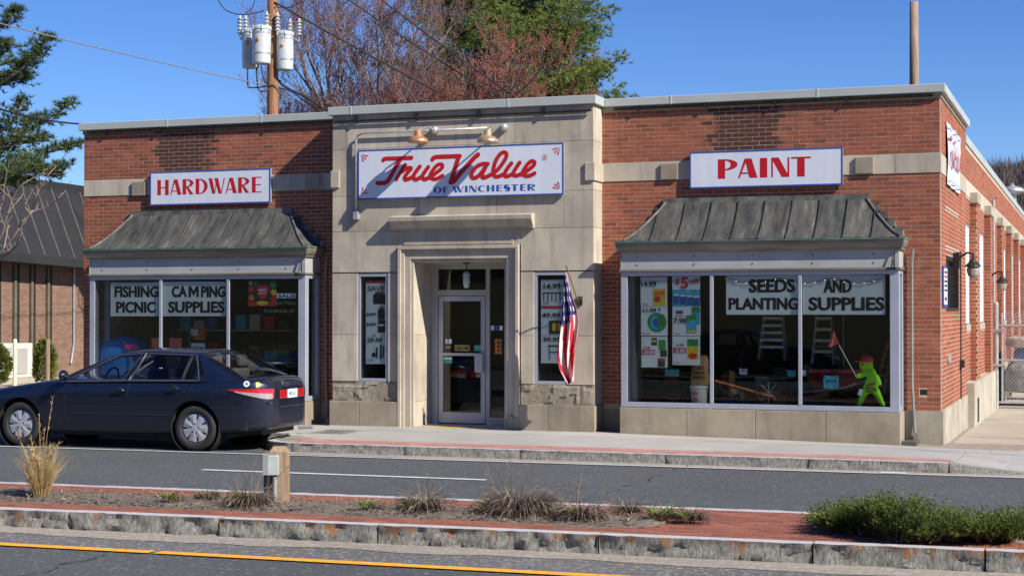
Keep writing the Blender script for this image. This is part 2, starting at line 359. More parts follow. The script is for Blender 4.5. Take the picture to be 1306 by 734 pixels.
def granitemat(name, rust):
    m, nt, bs = newmat(name); bs.inputs['Roughness'].default_value = 0.85
    c = ramp(nt, noise_fac(nt, 34, 8, 0.85, (1.3, 1.3, 0.4)), [(0.36, (0.10, 0.10, 0.098)), (0.5, (0.32, 0.32, 0.30)), (0.62, (0.56, 0.56, 0.53))])
    if rust:
        g = N(nt, 'ShaderNodeNewGeometry'); sx = N(nt, 'ShaderNodeSeparateXYZ'); nt.links.new(g.outputs['Position'], sx.inputs[0])
        f = noise_fac(nt, 7.5, 5, 0.65, (1.0, 1.0, 0.30))
        hi = maprange(nt, sx.outputs[2], 0.02, 0.17, -0.10, 0.06)
        f2 = mathn(nt, 'ADD', f, hi); f2 = mathn(nt, 'ADD', f2, mathn(nt, 'MULTIPLY', mathn(nt, 'SUBTRACT', noise_fac(nt, 45, 4), 0.5), 0.22))
        c = mixc(nt, maprange(nt, f2, 0.54, 0.62, 0, 0.85), c, (0.40, 0.16, 0.04))
    nt.links.new(c, bs.inputs['Base Color']); addbump(nt, bs, noise_fac(nt, 24, 8, 0.85, (1.2, 1.2, 0.5)), 1.0, 0.04); return m
B['granite'] = granitemat('split granite', False); B['graniterust'] = granitemat('rust streaked granite', True)
B['granitetop'] = M('sawn granite', (0.44, 0.45, 0.46), 0.7, 0, 0.12, 12)
def paintmat():
    m, nt, bs = newmat('dark blue car paint')
    setin(bs, {'Metallic': 0.5, 'Coat Weight': 1.0, 'Coat Roughness': 0.05})
    tc = N(nt, 'ShaderNodeTexCoord'); sx = N(nt, 'ShaderNodeSeparateXYZ'); nt.links.new(tc.outputs['Object'], sx.inputs[0])
    lo = maprange(nt, mathn(nt, 'ADD', sx.outputs[2], mathn(nt, 'MULTIPLY', noise_fac(nt, 3, 6, 0.7, obj=True), 0.35)), 0.35, 0.85, 0.5, 0.03)
    nt.links.new(mixc(nt, mathn(nt, 'MULTIPLY', lo, 0.35), (0.009, 0.015, 0.038), (0.10, 0.09, 0.08)), bs.inputs['Base Color'])
    nt.links.new(maprange(nt, lo, 0, 0.5, 0.3, 0.6), bs.inputs['Roughness']); nt.links.new(maprange(nt, lo, 0.03, 0.5, 1.0, 0.35), bs.inputs['Coat Weight'])
    return m
B['paint'] = paintmat()

# ------------------------------------------------------------ flat lettering
_tc = {}
def text_tris(s):
    if s == 'M':      # square-shouldered block capital
        q = [(0,0),(.2,0),(.2,1),(0,1), (.8,0),(1,0),(1,1),(.8,1), (.2,1),(.2,.68),(.5,.12),(.5,.52), (.5,.12),(.8,.68),(.8,1),(.5,.52)]
        return q, [(0,1,2,3), (4,5,6,7), (8,9,10,11), (12,13,14,15)]
    if s in _tc: return _tc[s]
    c = bpy.data.curves.new('letters', 'FONT'); c.body = s; c.size = 1.0; c.resolution_u = 3; c.offset = 0.028
    o = bpy.data.objects.new('letters', c); COL.objects.link(o)
    me = bpy.data.meshes.new_from_object(o.evaluated_get(bpy.context.evaluated_depsgraph_get()))
    vs = [(v.co.x, v.co.y) for v in me.vertices]; fs = [tuple(p.vertices) for p in me.polygons]
    bpy.data.objects.remove(o); bpy.data.curves.remove(c); bpy.data.meshes.remove(me)
    x0 = min(v[0] for v in vs); x1 = max(v[0] for v in vs); y0 = min(v[1] for v in vs); y1 = max(v[1] for v in vs)
    _tc[s] = ([((a-x0)/(x1-x0), (b-y0)/(y1-y0)) for a, b in vs], fs); return _tc[s]
def put_text(mb, s, x0, x1, z0, z1, y, mi=0, shear=0.0, side=None):
    vs, fs = text_tris(s); P = []
    for a, b in vs:
        u = x0 + (x1-x0)*a + shear*(z1-z0)*b; z = z0 + (z1-z0)*b
        P.append((u, y, z) if side is None else (side, u, z))
    mb.add(P, fs, mi)
def arc(cx, cy, rx, ry, a0, a1, n=14): return [(cx + rx*math.cos(R(a0+(a1-a0)*i/n)), cy + ry*math.sin(R(a0+(a1-a0)*i/n))) for i in range(n+1)]
def glyph(ch, w, t, h):
    """thick-and-thin display capitals in a unit-high box; returns polygons and strips"""
    P = []; S = []
    def bowl(cy, ry, full=False):
        x = t*0.9; S.append((arc(x, cy, w-x, ry, 90, -90), arc(x, cy, max(0.02, w-x-t*0.95), ry-h, 90, -90)))
    stem = [(0,0),(t,0),(t,1),(0,1)]
    if ch == 'H': P += [stem, [(w-t,0),(w,0),(w,1),(w-t,1)], [(t,.46),(w-t,.46),(w-t,.46+h),(t,.46+h)]]
    elif ch == 'A':
        a = w*.34; P += [[(a,1),(a+t*.95,1),(w,0),(w-t*1.08,0)], [(0,0),(h*1.3,0),(a+h*1.2,.86),(a,1)], [(w*.14,.22),(w-t*.9,.22),(w-t*.95,.22+h),(w*.17,.22+h)]]
    elif ch == 'R': P += [stem, [(t*.95,.50),(t*1.5,.50),(w,0),(w-t*1.05,0)]]; bowl(.735, .265)
    elif ch == 'P': P += [stem]; bowl(.71, .29)
    elif ch == 'D': P += [stem]; bowl(.5, .5)
    elif ch == 'W':
        b1 = w*.27; b2 = w*.66
        P += [[(0,1),(t,1),(b1+t*.6,0),(b1-t*.2,0)], [(w*.36,1),(w*.36+t,1),(b2+t*.6,0),(b2-t*.2,0)],
              [(b1+t*.45,0),(b1+t*.6,0.0),(w*.36+t*.62,.75),(w*.36+t*.4,.80)], [(b2+t*.4,0),(b2+t*.6,0),(w,1),(w-h*1.2,1)]]
    elif ch == 'E': P += [stem, [(t,0),(w,0),(w,h),(t,h)], [(t,.47),(w*.93,.47),(w*.93,.47+h),(t,.47+h)], [(t,1-h),(w,1-h),(w,1),(t,1)]]
    elif ch == 'F': P += [stem, [(t,.47),(w*.93,.47),(w*.93,.47+h),(t,.47+h)], [(t,1-h),(w,1-h),(w,1),(t,1)]]
    elif ch == 'I': P += [stem]
    elif ch == 'N': P += [[(0,0),(h*1.2,0),(h*1.2,.98),(0,1)], [(0,1),(t,1),(w,0),(w-t,0)], [(w-h*1.2,0.02),(w,0),(w,1),(w-h*1.2,1)]]
    elif ch == 'T': P += [[(0,1-h*1.3),(w,1-h*1.3),(w,1),(0,1)], [(w/2-t/2,0),(w/2+t/2,0),(w/2+t/2,1-h*1.3),(w/2-t/2,1-h*1.3)]]
    elif ch == 'O': S.append((arc(w/2,.5,w/2,.5,0,360,28), arc(w/2,.5,w/2-t,.5-h,0,360,28)))
    elif ch == 'C': S.append((arc(w*.55,.5,w*.55,.5,42,318,22), arc(w*.62,.5,w*.62-t,.5-h,50,310,22)))
    elif ch == 'S':
        c = arc(w*.5,.74,w*.36,.22,35,180,8)[:-1] + arc(w*.62,.74,w*.48,.24,180,232,4)[:-1] + arc(w*.38,.26,w*.42,.26,52,0,4)[:-1] + arc(w*.44,.26,w*.36,.22,0,-150,8)
        L = []; Q = []
        for i, p in enumerate(c):
            a = Vector(c[max(i-1,0)]); b = Vector(c[min(i+1,len(c)-1)]); d = (b-a).normalized(); k = i/(len(c)-1)
            wd = (h*.5 + (t*.5)*max(0, math.sin(math.pi*k))**2.0*1.0)
            L.append((p[0]-d.y*wd, p[1]+d.x*wd)); Q.append((p[0]+d.y*wd, p[1]-d.x*wd))
        S.append((L, Q))
    return P, S
def put_glyph(mb, ch, x0, z0, hgt, wid, y, t, h, mi=0, zslope=0):
    w_ = wid/hgt; P, S = glyph(ch, w_, t, h); k = 0
    for p in P:
        mb.poly([(x0+a*hgt, y - 0.0004*k, z0+b*hgt) for a, b in p], mi); k += 1
    for A_, C_ in S:
        for i in range(len(A_)-1):
            mb.poly([(x0+a*hgt, y - 0.0004*k, z0+b*hgt) for a, b in (A_[i], A_[i+1], C_[i+1], C_[i])], mi)
        k += 1
def cr(pts, n=6):
    out = []; P = [Vector(p) for p in pts]
    for i in range(len(P)-1):
        p0 = P[max(i-1,0)]; p1 = P[i]; p2 = P[i+1]; p3 = P[min(i+2,len(P)-1)]
        for k in range(n):
            t = k/n; out.append(0.5*((2*p1)+(p2-p0)*t+(2*p0-5*p1+4*p2-p3)*t*t+(3*p1-p0-3*p2+p3)*t**3))
    out.append(P[-1]); return out
def brush(mb, pts, wd, y, mi=0):
    """a broad flat stroke along pts (x,z)"""
    P = cr([Vector(p) for p in pts]); L = []; Q = []
    for i, p in enumerate(P):
        d = (P[min(i+1,len(P)-1)]-P[max(i-1,0)]).normalized(); L.append((p.x-d.y*wd/2, y, p.y+d.x*wd/2)); Q.append((p.x+d.y*wd/2, y, p.y-d.x*wd/2))
    for i in range(len(P)-1):
        yy = y - 0.00002*i
        mb.poly([(L[i][0],yy,L[i][2]),(L[i+1][0],yy,L[i+1][2]),(Q[i+1][0],yy,Q[i+1][2]),(Q[i][0],yy,Q[i][2])], mi)
    for q, s in ((P[0], 1), (P[-1], 2)):
        mb.poly([(q.x+wd/2*math.cos(2*math.pi*k/12), y-0.0012*s/2, q.y+wd/2*math.sin(2*math.pi*k/12)) for k in range(12)], mi)

# ============================================================ GROUND AND STREET
def lerp(a, b, t): return a + (b-a)*t
def facade_z(x): return 0.118 if x < -4.6 else (lerp(0.118, 0.055, (x+4.6)/4.1) if x < -0.5 else lerp(0.055, 0.028, min(1, (x+0.5)/0.5)))
def far_kerb_y(x): return -3.79 + 0.0105*x
def walk_z(x, y):
    if x > 0.2: 
        k = min(1, (x-0.2)/0.9); top = lerp(0.125, 0.02, k)
    else: top = 0.125
    t = max(0, min(1, (y-far_kerb_y(x))/3.4)); return lerp(top, facade_z(x), t)
mb = MB(); mb.quad((-400,-1.6,-0.3),(400,-1.6,-0.3),(400,900,-0.3),(-400,900,-0.3))
g = mb.build('ground', B['lawn']); g['kind'] = 'structure'
mb = MB(); mb.quad((-120,-24.2,0),(120,-24.2,0),(120,-1.5,0),(-120,-1.5,0))
tag(mb.build('road', B['asphalt']), kind='structure')
mb = MB(); mb.quad((-120,-2.2,-0.1),(-14.45,-2.2,-0.1),(-14.45,60,-0.1),(-120,60,-0.1))
tag(mb.build('side_yard', B['sand']), kind='structure')
# worn strips and paint on the road
def near_kerb_y(x): return -11.254 + 0.0468*x
def strip(name, mt, f0, f1, xa, xb, z, step=0.5, jit=0.0, kind='structure'):
    mb = MB(); n = max(1, int((xb-xa)/step)); P = [[], []]
    for i in range(n+1):
        x = xa + (xb-xa)*i/n; j = noise.noise(Vector((x*1.3, z*100, 0)))*jit
        P[0].append((x, f0(x)+(noise.noise(Vector((x*2.1, 9, z*50)))*jit), z)); P[1].append((x, f1(x)+j, z))
    mb.grid([P[0], P[1]]); return tag(mb.build(name, mt), kind=kind)
strip('worn_shoulder', B['gravelly'], lambda x: -12.28+0.0335*x, lambda x: near_kerb_y(x)-0.15, -30, 20, 0.004)
strip('gutter_sand', B['sand'], lambda x: near_kerb_y(x)-0.36, lambda x: near_kerb_y(x)+0.05, -30, 20, 0.008, 0.15, 0.10)
strip('gutter_sand', B['sand'], lambda x: far_kerb_y(x)-0.34, lambda x: far_kerb_y(x)+0.1, -8.6, 20, 0.004, 0.15, 0.05)
strip('road_line', B['yellow'], lambda x: -12.35+0.0335*x, lambda x: -12.22+0.0335*x, -30, -5.05, 0.012)
strip('road_line', B['yellow'], lambda x: -12.35+0.0335*x, lambda x: -12.22+0.0335*x, -5.0, 3, 0.012)
strip('lane_line', B['lanewhite'], lambda x: -6.34+0.022*x, lambda x: -6.24+0.022*x, -8.17, -4.5, 0.008)
strip('lane_line', B['lanewhite'], lambda x: -6.34+0.022*x, lambda x: -6.24+0.022*x, -20.17, -16.5, 0.008)
strip('edge_line', B['lanewhite'], lambda x: -4.13+0.035*x, lambda x: -4.07+0.035*x, -19, 12, 0.012)
strip('edge_line', B['lanewhite'], lambda x: -9.40+0.05*x, lambda x: -9.34+0.05*x, -19, 12, 0.012)
strip('edge_line', B['lanewhite'], lambda x: -4.10, lambda x: -3.98, -0.35, -0.05, 0.016)
# crack sealing in the near lane
crk = MB()
for (a, b) in (((742,640),(905,583)), ((28,734),(145,705)), ((660,730),(672,722))):
    P0 = at(a[0], a[1], 'Z', 0.004); P1 = at(b[0], b[1], 'Z', 0.004); pts = []
    for i in range(25):
        p = P0.lerp(P1, i/24); p.x += noise.noise(p*3)*0.12; pts.append(p)
    for i in range(24):
        if random.random() < .3: continue
        w_ = random.uniform(.003, .010); crk.quad((pts[i].x-w_,pts[i].y,0.005),(pts[i].x+w_,pts[i].y+0.01,0.005),(pts[i+1].x+w_,pts[i+1].y+0.01,0.005),(pts[i+1].x-w_,pts[i+1].y,0.005))
tag(crk.build('road_crack', B['black']), kind='structure')

def rough_stone(p0, p1, nrm, ztop, zbot, depth, amp, name, mats, parent, seed):
    """a granite kerbstone: split front face, sawn top"""
    p0 = Vector(p0); p1 = Vector(p1); L = (p1-p0).length; d = (p1-p0)/L; nrm = Vector(nrm).normalized()
    n = max(4, int(L/0.045)); rows = 5; mb = MB(); G = []
    for i in range(n+1):
        c = []
        for j in range(rows+1):
            t = j/rows; z = zbot + (ztop-zbot)*t; p = p0 + d*(L*i/n)
            q = Vector((p.x*7+seed, p.y*7, z*9)); a = noise.noise(q)*0.6 + noise.noise(q*2.7)*0.5
            k = amp*(a - 0.25) * (0.35 if j == rows else 1.0)
            if i in (0, n): k -= 0.012
            c.append(p + nrm*(k) + Vector((0,0,z - 0 + (noise.noise(q*1.3)*0.006 if j == rows else 0))))
        G.append(c)
    mb.grid(G, 0)
    top = []
    for i in range(n+1):
        f = G[i][rows]; b = p0 + d*(L*i/n) - nrm*depth; top.append([f, Vector((b.x, b.y, ztop))])
    mb.grid(top, 1)
    for i in (0, n):
        b = p0 + d*(L*i/n) - nrm*depth; mb.poly([G[i][0], G[i][rows], Vector((b.x,b.y,ztop)), Vector((b.x,b.y,zbot))], 0)
    o = mb.build(name, mats, parent, smooth=True)
    o.data.set_sharp_from_angle(angle=R(50)); return o
# far kerb with its rounded end beside the parked car, then the recessed kerb behind the car
kerb = MB(); kerb.box(-8.4, 0.4, -3.6, -3.5, -0.1, 0.0); kf = tag(kerb.build('kerb', B['concrete']), kind='structure')
xs = [-8.35, -6.65, -5.0, -3.05, -1.25, 0.42]
def fkp(x): return (x, far_kerb_y(x), 0)
for i in range(len(xs)-1): rough_stone(fkp(xs[i]+0.006), fkp(xs[i+1]-0.006), (0,-1,0), 0.125, -0.02, 0.14, 0.022, 'kerbstone', [B['granite'], B['granitetop']], kf, i*3.1)
cpts = [(-8.35, far_kerb_y(-8.35)), (-8.68,-3.76), (-8.95,-3.45), (-9.05,-3.0), (-9.1,-2.4)]
for i in range(4):
    a = Vector((cpts[i+1][0], cpts[i+1][1], 0)); b = Vector((cpts[i][0], cpts[i][1], 0)); d = (b-a).normalized()
    rough_stone(a, b, (d.y, -d.x, 0), 0.125, -0.02, 0.14, 0.02, 'kerbstone', [B['granite'], B['granitetop']], kf, 20+i)
for i in range(6): rough_stone((-20.5+i*1.9,-2.35,0), (-18.62+i*1.9,-2.35,0), (0,-1,0), 0.125, -0.02, 0.14, 0.02, 'kerbstone', [B['granite'], B['granitetop']], kf, 30+i)
# ramped kerb at the driveway
mb = MB(); P = []
for i in range(9):
    t = i/8; x = 0.43+0.95*t; zt = lerp(0.125, 0.012, t**0.8); y = far_kerb_y(x)+0.10*t
    P.append([Vector((x,y,-0.02)), Vector((x,y+0.01,zt)), Vector((x,y+0.16,zt+0.004))])
mb.grid(P); tag(mb.build('kerb_ramp', B['granite']), kind='structure')

# pavement: base, slabs and the faded brick edging
sw = MB()
def sheet(mb, x0, x1, y0, y1, n=1, dz=0.0, m=2):
    P = []
    for i in range(n+1):
        x = lerp(x0, x1, i/n); P.append([Vector((x, lerp(y0, y1, j/m), walk_z(x, lerp(y0, y1, j/m))+dz)) for j in range(m+1)])
    mb.grid(P)
sheet(sw, -8.4, 6.0, -3.66, 0.6, 24, -0.012); sheet(sw, -16, -8.4, -2.3, 0.6, 10, -0.012)
mb_ = [Vector((-8.4,-3.7,0.113)), Vector((-8.65,-3.6,0.113)), Vector((-8.85,-3.3,0.113)), Vector((-8.95,-2.9,0.113)), Vector((-9,-2.3,0.113)), Vector((-8.4,-2.3,0.115))]
sw.poly(list(reversed(mb_)))
pav = tag(sw.build('pavement', B['joint']), kind='structure')
def slab(x0, x1, y0, y1, mt, name, parent, gap=0.006, n=3, lift=0.0):
    mb = MB(); P = []
    x0 += gap; x1 -= gap; y0 += gap; y1 -= gap
    for i in range(n+1):
        x = lerp(x0, x1, i/n); P.append([Vector((x, y, walk_z(x, y)-0.03)) for y in (y0,)] + [Vector((x, y, walk_z(x, y)+lift)) for y in (y0, (y0+y1)/2, y1)] + [Vector((x, y1, walk_z(x, y1)-0.03))])
    mb.grid(P)
    for i in (0, n): mb.poly([P[i][0], P[i][1], P[i][2], P[i][3], P[i][4]])
    return mb.build(name, mt, parent, recalc=True)
for i in range(11):
    x0 = -8.4 + i*1.52; x1 = x0+1.52
    yk = far_kerb_y((x0+x1)/2)
    if x0 < 0.2 : slab(x0, min(x1, 0.42), yk+0.70, -1.35, B['walk'], 'paving_slab', pav)
    slab(x0, x1, -1.35, -0.62, B['walk'], 'paving_slab', pav, lift=0.002)
slab(0.44, 2.2, -3.62, -1.35, B['walk'], 'paving_slab', pav); slab(2.2, 4.2, -3.62, -1.35, B['walk'], 'paving_slab', pav)
slab(4.2, 6.0, -3.62, -1.35, B['walk'], 'paving_slab', pav)
for i in range(4): slab(-8.4-1.7*(i+1), -8.4-1.7*i, -2.2, -0.62, B['walk'], 'paving_slab', pav)
slab(-9.0, -8.4, -3.0, -1.35, B['walk'], 'paving_slab', pav)
for i in range(8): slab(-9.4+i*0.62, -9.4+(i+1)*0.62, -0.62, -0.3, B['walk'], 'paving_slab', pav, n=1)
k = 0; me_p = None
for r_ in range(4):
    n = 43
    for i in range(n):
        x0 = -8.45 + i*0.206 + (0.1 if r_ % 2 else 0)
        if x0 > 0.25: continue
        y0 = far_kerb_y(x0) + 0.15 + r_*0.135
        mb = MB(); z = walk_z(x0, y0)
        mb.box(x0+0.004, x0+0.202, y0+0.003, y0+0.131, z-0.04, z+0.003+random.uniform(-0.001, 0.0015)); mb.build('edging_brick', B['paverpink'], pav)
# driveway beside the store
def drive_z(y): return 0.02 - 0.0112*max(0, y) 
mb = MB()
P = [[Vector((x, y, drive_z(y)-0.01)) for y in (-0.55, 0.1, 3, 8, 14, 30, 60)] for x in (-0.2, 4, 12, 40)]
mb.grid(P); dr = tag(mb.build('driveway', B['joint']), kind='structure')
for i in range(4):
    for j in range(8):
        mb = MB(); x0 = 0.1+i*2.4; y0 = -0.6+j*2.7; g_ = 0.008
        P = [[Vector((x, y, drive_z(y)+0.002*((i+j) % 2))) for y in (y0+g_, y0+2.7-g_)] for x in (x0+g_, x0+2.4-g_)]
        mb.grid(P); mb.build('concrete_panel', B['drive'], dr)
mb = MB(); mb.quad((1.6,-0.6,0.026),(2.7,-0.6,0.026),(3.0,3.2,-0.008),(2.1,3.2,-0.008)); mb.build('patch', B['gravelly'], dr)

# ------------------------------------------------------------ median island
def far_med_y(x): return -9.17 + 0.045*x
mb = MB(); XA, XB = -16.0, 6.0
P = [[Vector((x, near_kerb_y(x)+0.1, z_)), Vector((x, far_med_y(x)-0.1, z_-0.0))] for x, z_ in ((XA, 0.125), (XB, 0.125))]
mb.grid(P); med = tag(mb.build('median_island', B['joint']), kind='structure')
jx = [-16.0, -14.2, -12.3, -10.4, -8.55] + [at(px_, 665, 'Y', near_kerb_y(-5)).x for px_ in (88, 258, 484, 683, 900)]
jx = [-16, -14.1, -12.2, -10.3, -8.4] 
for (px_, py_) in ((88,652), (484,668), (1037,692)):
    jx.append(at(px_, py_, 'Z', 0.165).x)
jx = [-16.0, -13.9, -11.9, -9.9, -8.1] + [jx[-3], (jx[-3]+jx[-2])/2, jx[-2], (jx[-2]+jx[-1])/2+0.1, jx[-1], 1.3, 3.2, 6.0]
for i in range(len(jx)-1):
    a, b = jx[i]+0.007, jx[i+1]-0.007
    rough_stone((a, near_kerb_y(a), 0), (b, near_kerb_y(b), 0), (0.0468,-1,0), 0.165+random.uniform(-0.004,0.004), -0.01, 0.15, 0.055, 'kerbstone', [B['graniterust'], B['granitetop']], med, i*5.3)
for i in range(11):
    a = XA+2*i+0.006; b = a+1.988
    rough_stone((b, far_med_y(b), 0), (a, far_med_y(a), 0), (0,1,0), 0.15, -0.01, 0.15, 0.015, 'kerbstone', [B['granite'], B['granitetop']], med, 60+i)
# mulch bed and juniper bed outlines (u along, v across 0..1)
def in_mulch(x, v):
    if x > -1.35: return False
    a, b = 0.245, 0.765
    if x > -2.2: k = (x+2.2)/0.85; c = 0.5*(a+b)-0.08; h = 0.26*math.sqrt(max(0, 1-k*k)); a, b = c-h, c+h
    return a < v < b
def in_jun(x, v): return x > 0.25 and v > 0.30 + 0.12*noise.noise(Vector((x*1.7, 3, 0))) and v < 0.93
pieces = []
x = XA
rows = 17; 
for r_ in range(rows):
    v0 = r_/rows; xx = XA + (0.1 if r_ % 2 else 0)
    while xx < XB - 0.2:
        xm = xx+0.1; ya = near_kerb_y(xm)+0.155; yb = far_med_y(xm)-0.155; v = (r_+0.5)/rows
        if not (in_mulch(xm, v) or in_jun(xm, v)): pieces.append((xx, lerp(ya, yb, v0), (yb-ya)/rows))
        xx += 0.205
vis = sorted(pieces, key=lambda p: (Vector((p[0], p[1], 0.15))-CAM).length + (50 if not (-7.6 < p[0] < 1.9) else 0))
pme = None; stuff = MB()
for i, (px_, py_, ph) in enumerate(vis):
    zt = 0.150 + random.uniform(-0.002, 0.0025)
    if i < 300:
        if pme is None:
            m_ = MB(); m_.box(0.003, 0.199, 0.003, ph-0.003, 0, 0.06); o = m_.build('paver', B['paver'], med); pme = o.data; base = origin(o)
            off = Vector(m_.v[0]) 
            # mesh is stored relative to the island's origin; re-centre it
            for v_ in pme.vertices: v_.co = v_.co + origin(med) 
            o.location = Vector((px_, py_, zt-0.06)) - origin(med)
        else:
            o = bpy.data.objects.new('paver', pme); COL.objects.link(o); o.parent = med; o.location = Vector((px_, py_, zt-0.06)) - origin(med)
    else: stuff.box(px_+0.003, px_+0.202, py_+0.003, py_+ph-0.003, 0.1, zt)
tag(stuff.build('paver_field', B['paver'], med), kind='stuff')
# mulch surface
mb = MB(); P = []
for i in range(260):
    x = XA + i*(14.66/259)
    row = []
    for j in range(15):
        ya = near_kerb_y(x)+0.155; yb = far_med_y(x)-0.155; a, b = 0.24, 0.77
        if x > -2.2: kk = min(1, (x+2.2)/0.86); c = 0.5*(a+b)-0.08; h = 0.27*math.sqrt(max(0, 1-kk*kk)); a, b = c-h, c+h
        v = lerp(a, b, j/14); e = math.sin(math.pi*j/14)
        y = lerp(ya, yb, v); z = 0.146 + 0.035*e + 0.03*e*noise.noise(Vector((x*4, y*4, 0))) + 0.022*noise.noise(Vector((x*14, y*14, 5)))*min(1, e*3)
        row.append(Vector((x, y + 0.03*noise.noise(Vector((x*6, j, 2)))*(1 if j in (0, 14) else 0), z)))
    P.append(row)
mb.grid(P); tag(mb.build('mulch_bed', B['mulch'], smooth=True), kind='structure')
ch = MB()
for i in range(5200):        # loose chips and dead stalks on the bed
    x = random.uniform(-12, -1.5); v = random.uniform(0.22, 0.79)
    if not in_mulch(x, v): continue
    ya = near_kerb_y(x)+0.155; yb = far_med_y(x)-0.155; y = lerp(ya, yb, v); z = 0.175 + 0.02*random.random(); a = random.uniform(0, 6.28); l = random.uniform(0.015, 0.09); d = Vector((math.cos(a), math.sin(a), random.uniform(-0.25, 0.35)))*l
    p = Vector((x, y, z)); n_ = Vector((-d.y, d.x, 0)).normalized()*random.uniform(0.003, 0.009)
    ch.add([p-n_, p+n_, p+d+n_*0.5, p+d-n_*0.5], [(0,1,2,3)])
tag(ch.build('mulch_chips', B['deadstem']), kind='stuff')
mb = MB(); P = []
for i in range(60):
    x = 0.2 + i*0.1; row = []
    for j in range(9):
        ya = near_kerb_y(x)+0.155; yb = far_med_y(x)-0.155; v = lerp(0.28+0.12*noise.noise(Vector((x*1.7, 3, 0))), 0.93, j/8)
        row.append(Vector((x, lerp(ya, yb, v), 0.15+0.03*math.sin(math.pi*j/8)+0.01*noise.noise(Vector((x*12, v*20, 0))))))
    P.append(row)
mb.grid(P); tag(mb.build('gravel_bed', B['sand'], smooth=True), kind='structure')

# ============================================================ THE STORE
store = thing('hardware_store', (-7.2, 6, 0.0), 'long single storey red brick store with a limestone entrance front and two shop window bays', 'store')
XL, XCL, XCR, TOP = -14.40, -9.40, -5.035, 5.174
PC = 0.45                                        # how far the limestone front stands out
ZB0, ZB1 = 3.908, 4.188                          # belt course
B['brick'] = brickmat('red face brick', [(0.21,0.062,0.035),(0.32,0.088,0.046),(0.36,0.105,0.055),(0.29,0.079,0.042),(0.40,0.125,0.066),(0.18,0.052,0.033)],
      [(-12.85,-11.95,4.2,5.1,0.8), (-3.30,-2.38,4.2,5.1,0.8)])
B['brick2'] = brickmat('tan brown brick', [(0.17,0.122,0.095),(0.23,0.168,0.13),(0.19,0.14,0.108),(0.14,0.10,0.08)], dirt=0.1)
CH = 0.0646; BL = 0.200; JT = 0.0105

def subtract(rects, holes):
    for (hx0,hx1,hz0,hz1) in holes:
        out = []
        for (x0,x1,z0,z1) in rects:
            if hx1 <= x0 or hx0 >= x1 or hz1 <= z0 or hz0 >= z1: out.append((x0,x1,z0,z1)); continue
            if hz0 > z0: out.append((x0,x1,z0,hz0))
            if hz1 < z1: out.append((x0,x1,hz1,z1))
            a, b = max(z0,hz0), min(z1,hz1)
            if hx0 > x0: out.append((x0,hx0,a,b))
            if hx1 < x1: out.append((hx1,x1,a,b))
        rects = out
    return rects
def brick_rects(u0, u1, z0, z1, holes, phase=0.0, ch=CH, bl=BL):
    out = []; n = int(round((z1-z0)/ch))
    for c in range(n):
        za = z0+c*ch+0.0; zb = za+ch-JT; zm = (za+zb)/2
        iv = [(u0, u1)]
        for (h0,h1,q0,q1) in holes:
            if q0 < zm < q1:
                nv = []
                for a, b in iv:
                    if h1 <= a or h0 >= b: nv.append((a, b)); continue
                    if h0 > a: nv.append((a, h0))
                    if h1 < b: nv.append((h1, b))
                iv = nv
        off = (bl/2 if c % 2 else 0) + phase + random.choice((0, 0, 0, 0.0))
        for a, b in iv:
            k = math.floor((a-off)/bl)
            while off+k*bl < b:
                s = max(a, off+k*bl); e = min(b, off+(k+1)*bl)-JT
                if e > b-JT*0.5: e = b
                if e-s > 0.02: out.append((s, e, za, zb))
                k += 1
    return out
def mortar_wall(name, u0, u1, z0, z1, holes, to3, t0, t1, parent):
    mb = MB()
    for (a,b,c,d) in subtract([(u0,u1,z0,z1)], holes):
        p = to3(a, t0, c); q = to3(b, t1, d); mb.box(p[0], q[0], p[1], q[1], p[2], q[2])
    return mb.build(name, B['mortar'], parent)
fr = lambda u, o, z: (u, -o, z)                  # front: out = towards the street
sd = lambda u, o, z: (o, u, z)                   # side wall: out = +X
PR = 0.0025
cand = []                                        # (distance, wall, box)
def lay(wall, rects, to3, depth=0.05, jit=0.0007):
    for (a,b,c,d) in rects:
        j = random.uniform(-jit, jit); p = to3(a, PR+j, c); q = to3(b, PR+j-depth, d)
        m_ = Vector(((p[0]+q[0])/2, (p[1]+q[1])/2, (p[2]+q[2])/2)); cand.append(((m_-CAM).length, wall, p, q))
baysR = (-4.58, -0.52); baysL = (-13.9, -9.83)
def roof_hole(b0, b1, t0, t1):     # stepped flashing outline as brick holes
    hs = []
    n = 5
    for i in range(n):
        f = (i+1)/n; z1 = 3.58-(3.58-2.95)*i/n; z0 = 3.58-(3.58-2.95)*(i+1)/n
        hs.append((lerp(t0, b0, i/n)-0.05, lerp(t1, b1, i/n)+0.05, z0, z1))
    return hs
rhR = roof_hole(-4.59, -0.43, -4.02, -1.03); rhL = roof_hole(-13.83, -9.72, -13.39, -10.37)
belt = [(XL-1, 1, ZB0, ZB1)]
hR = [(-4.50, -0.60, -1, 2.96)]; hL = [(-13.82, -9.91, -1, 2.96)]
WZT = 4.984
# right front wall
wr = mortar_wall('brick_wall', XCR, 0.0, 0.0, WZT, hR+belt, fr, 0, -0.3, store)
lay(wr, brick_rects(XCR, 0.0, 0.52, WZT, hR+belt+rhR+[(-0.3,-0.19,0.72,0.83)]), fr)
wl = mortar_wall('brick_wall', XL, XCL, 0.0, WZT, hL+belt, fr, 0, -0.3, store)
lay(wl, brick_rects(XL, XCL, 0.30, WZT, hL+belt+rhL), fr)
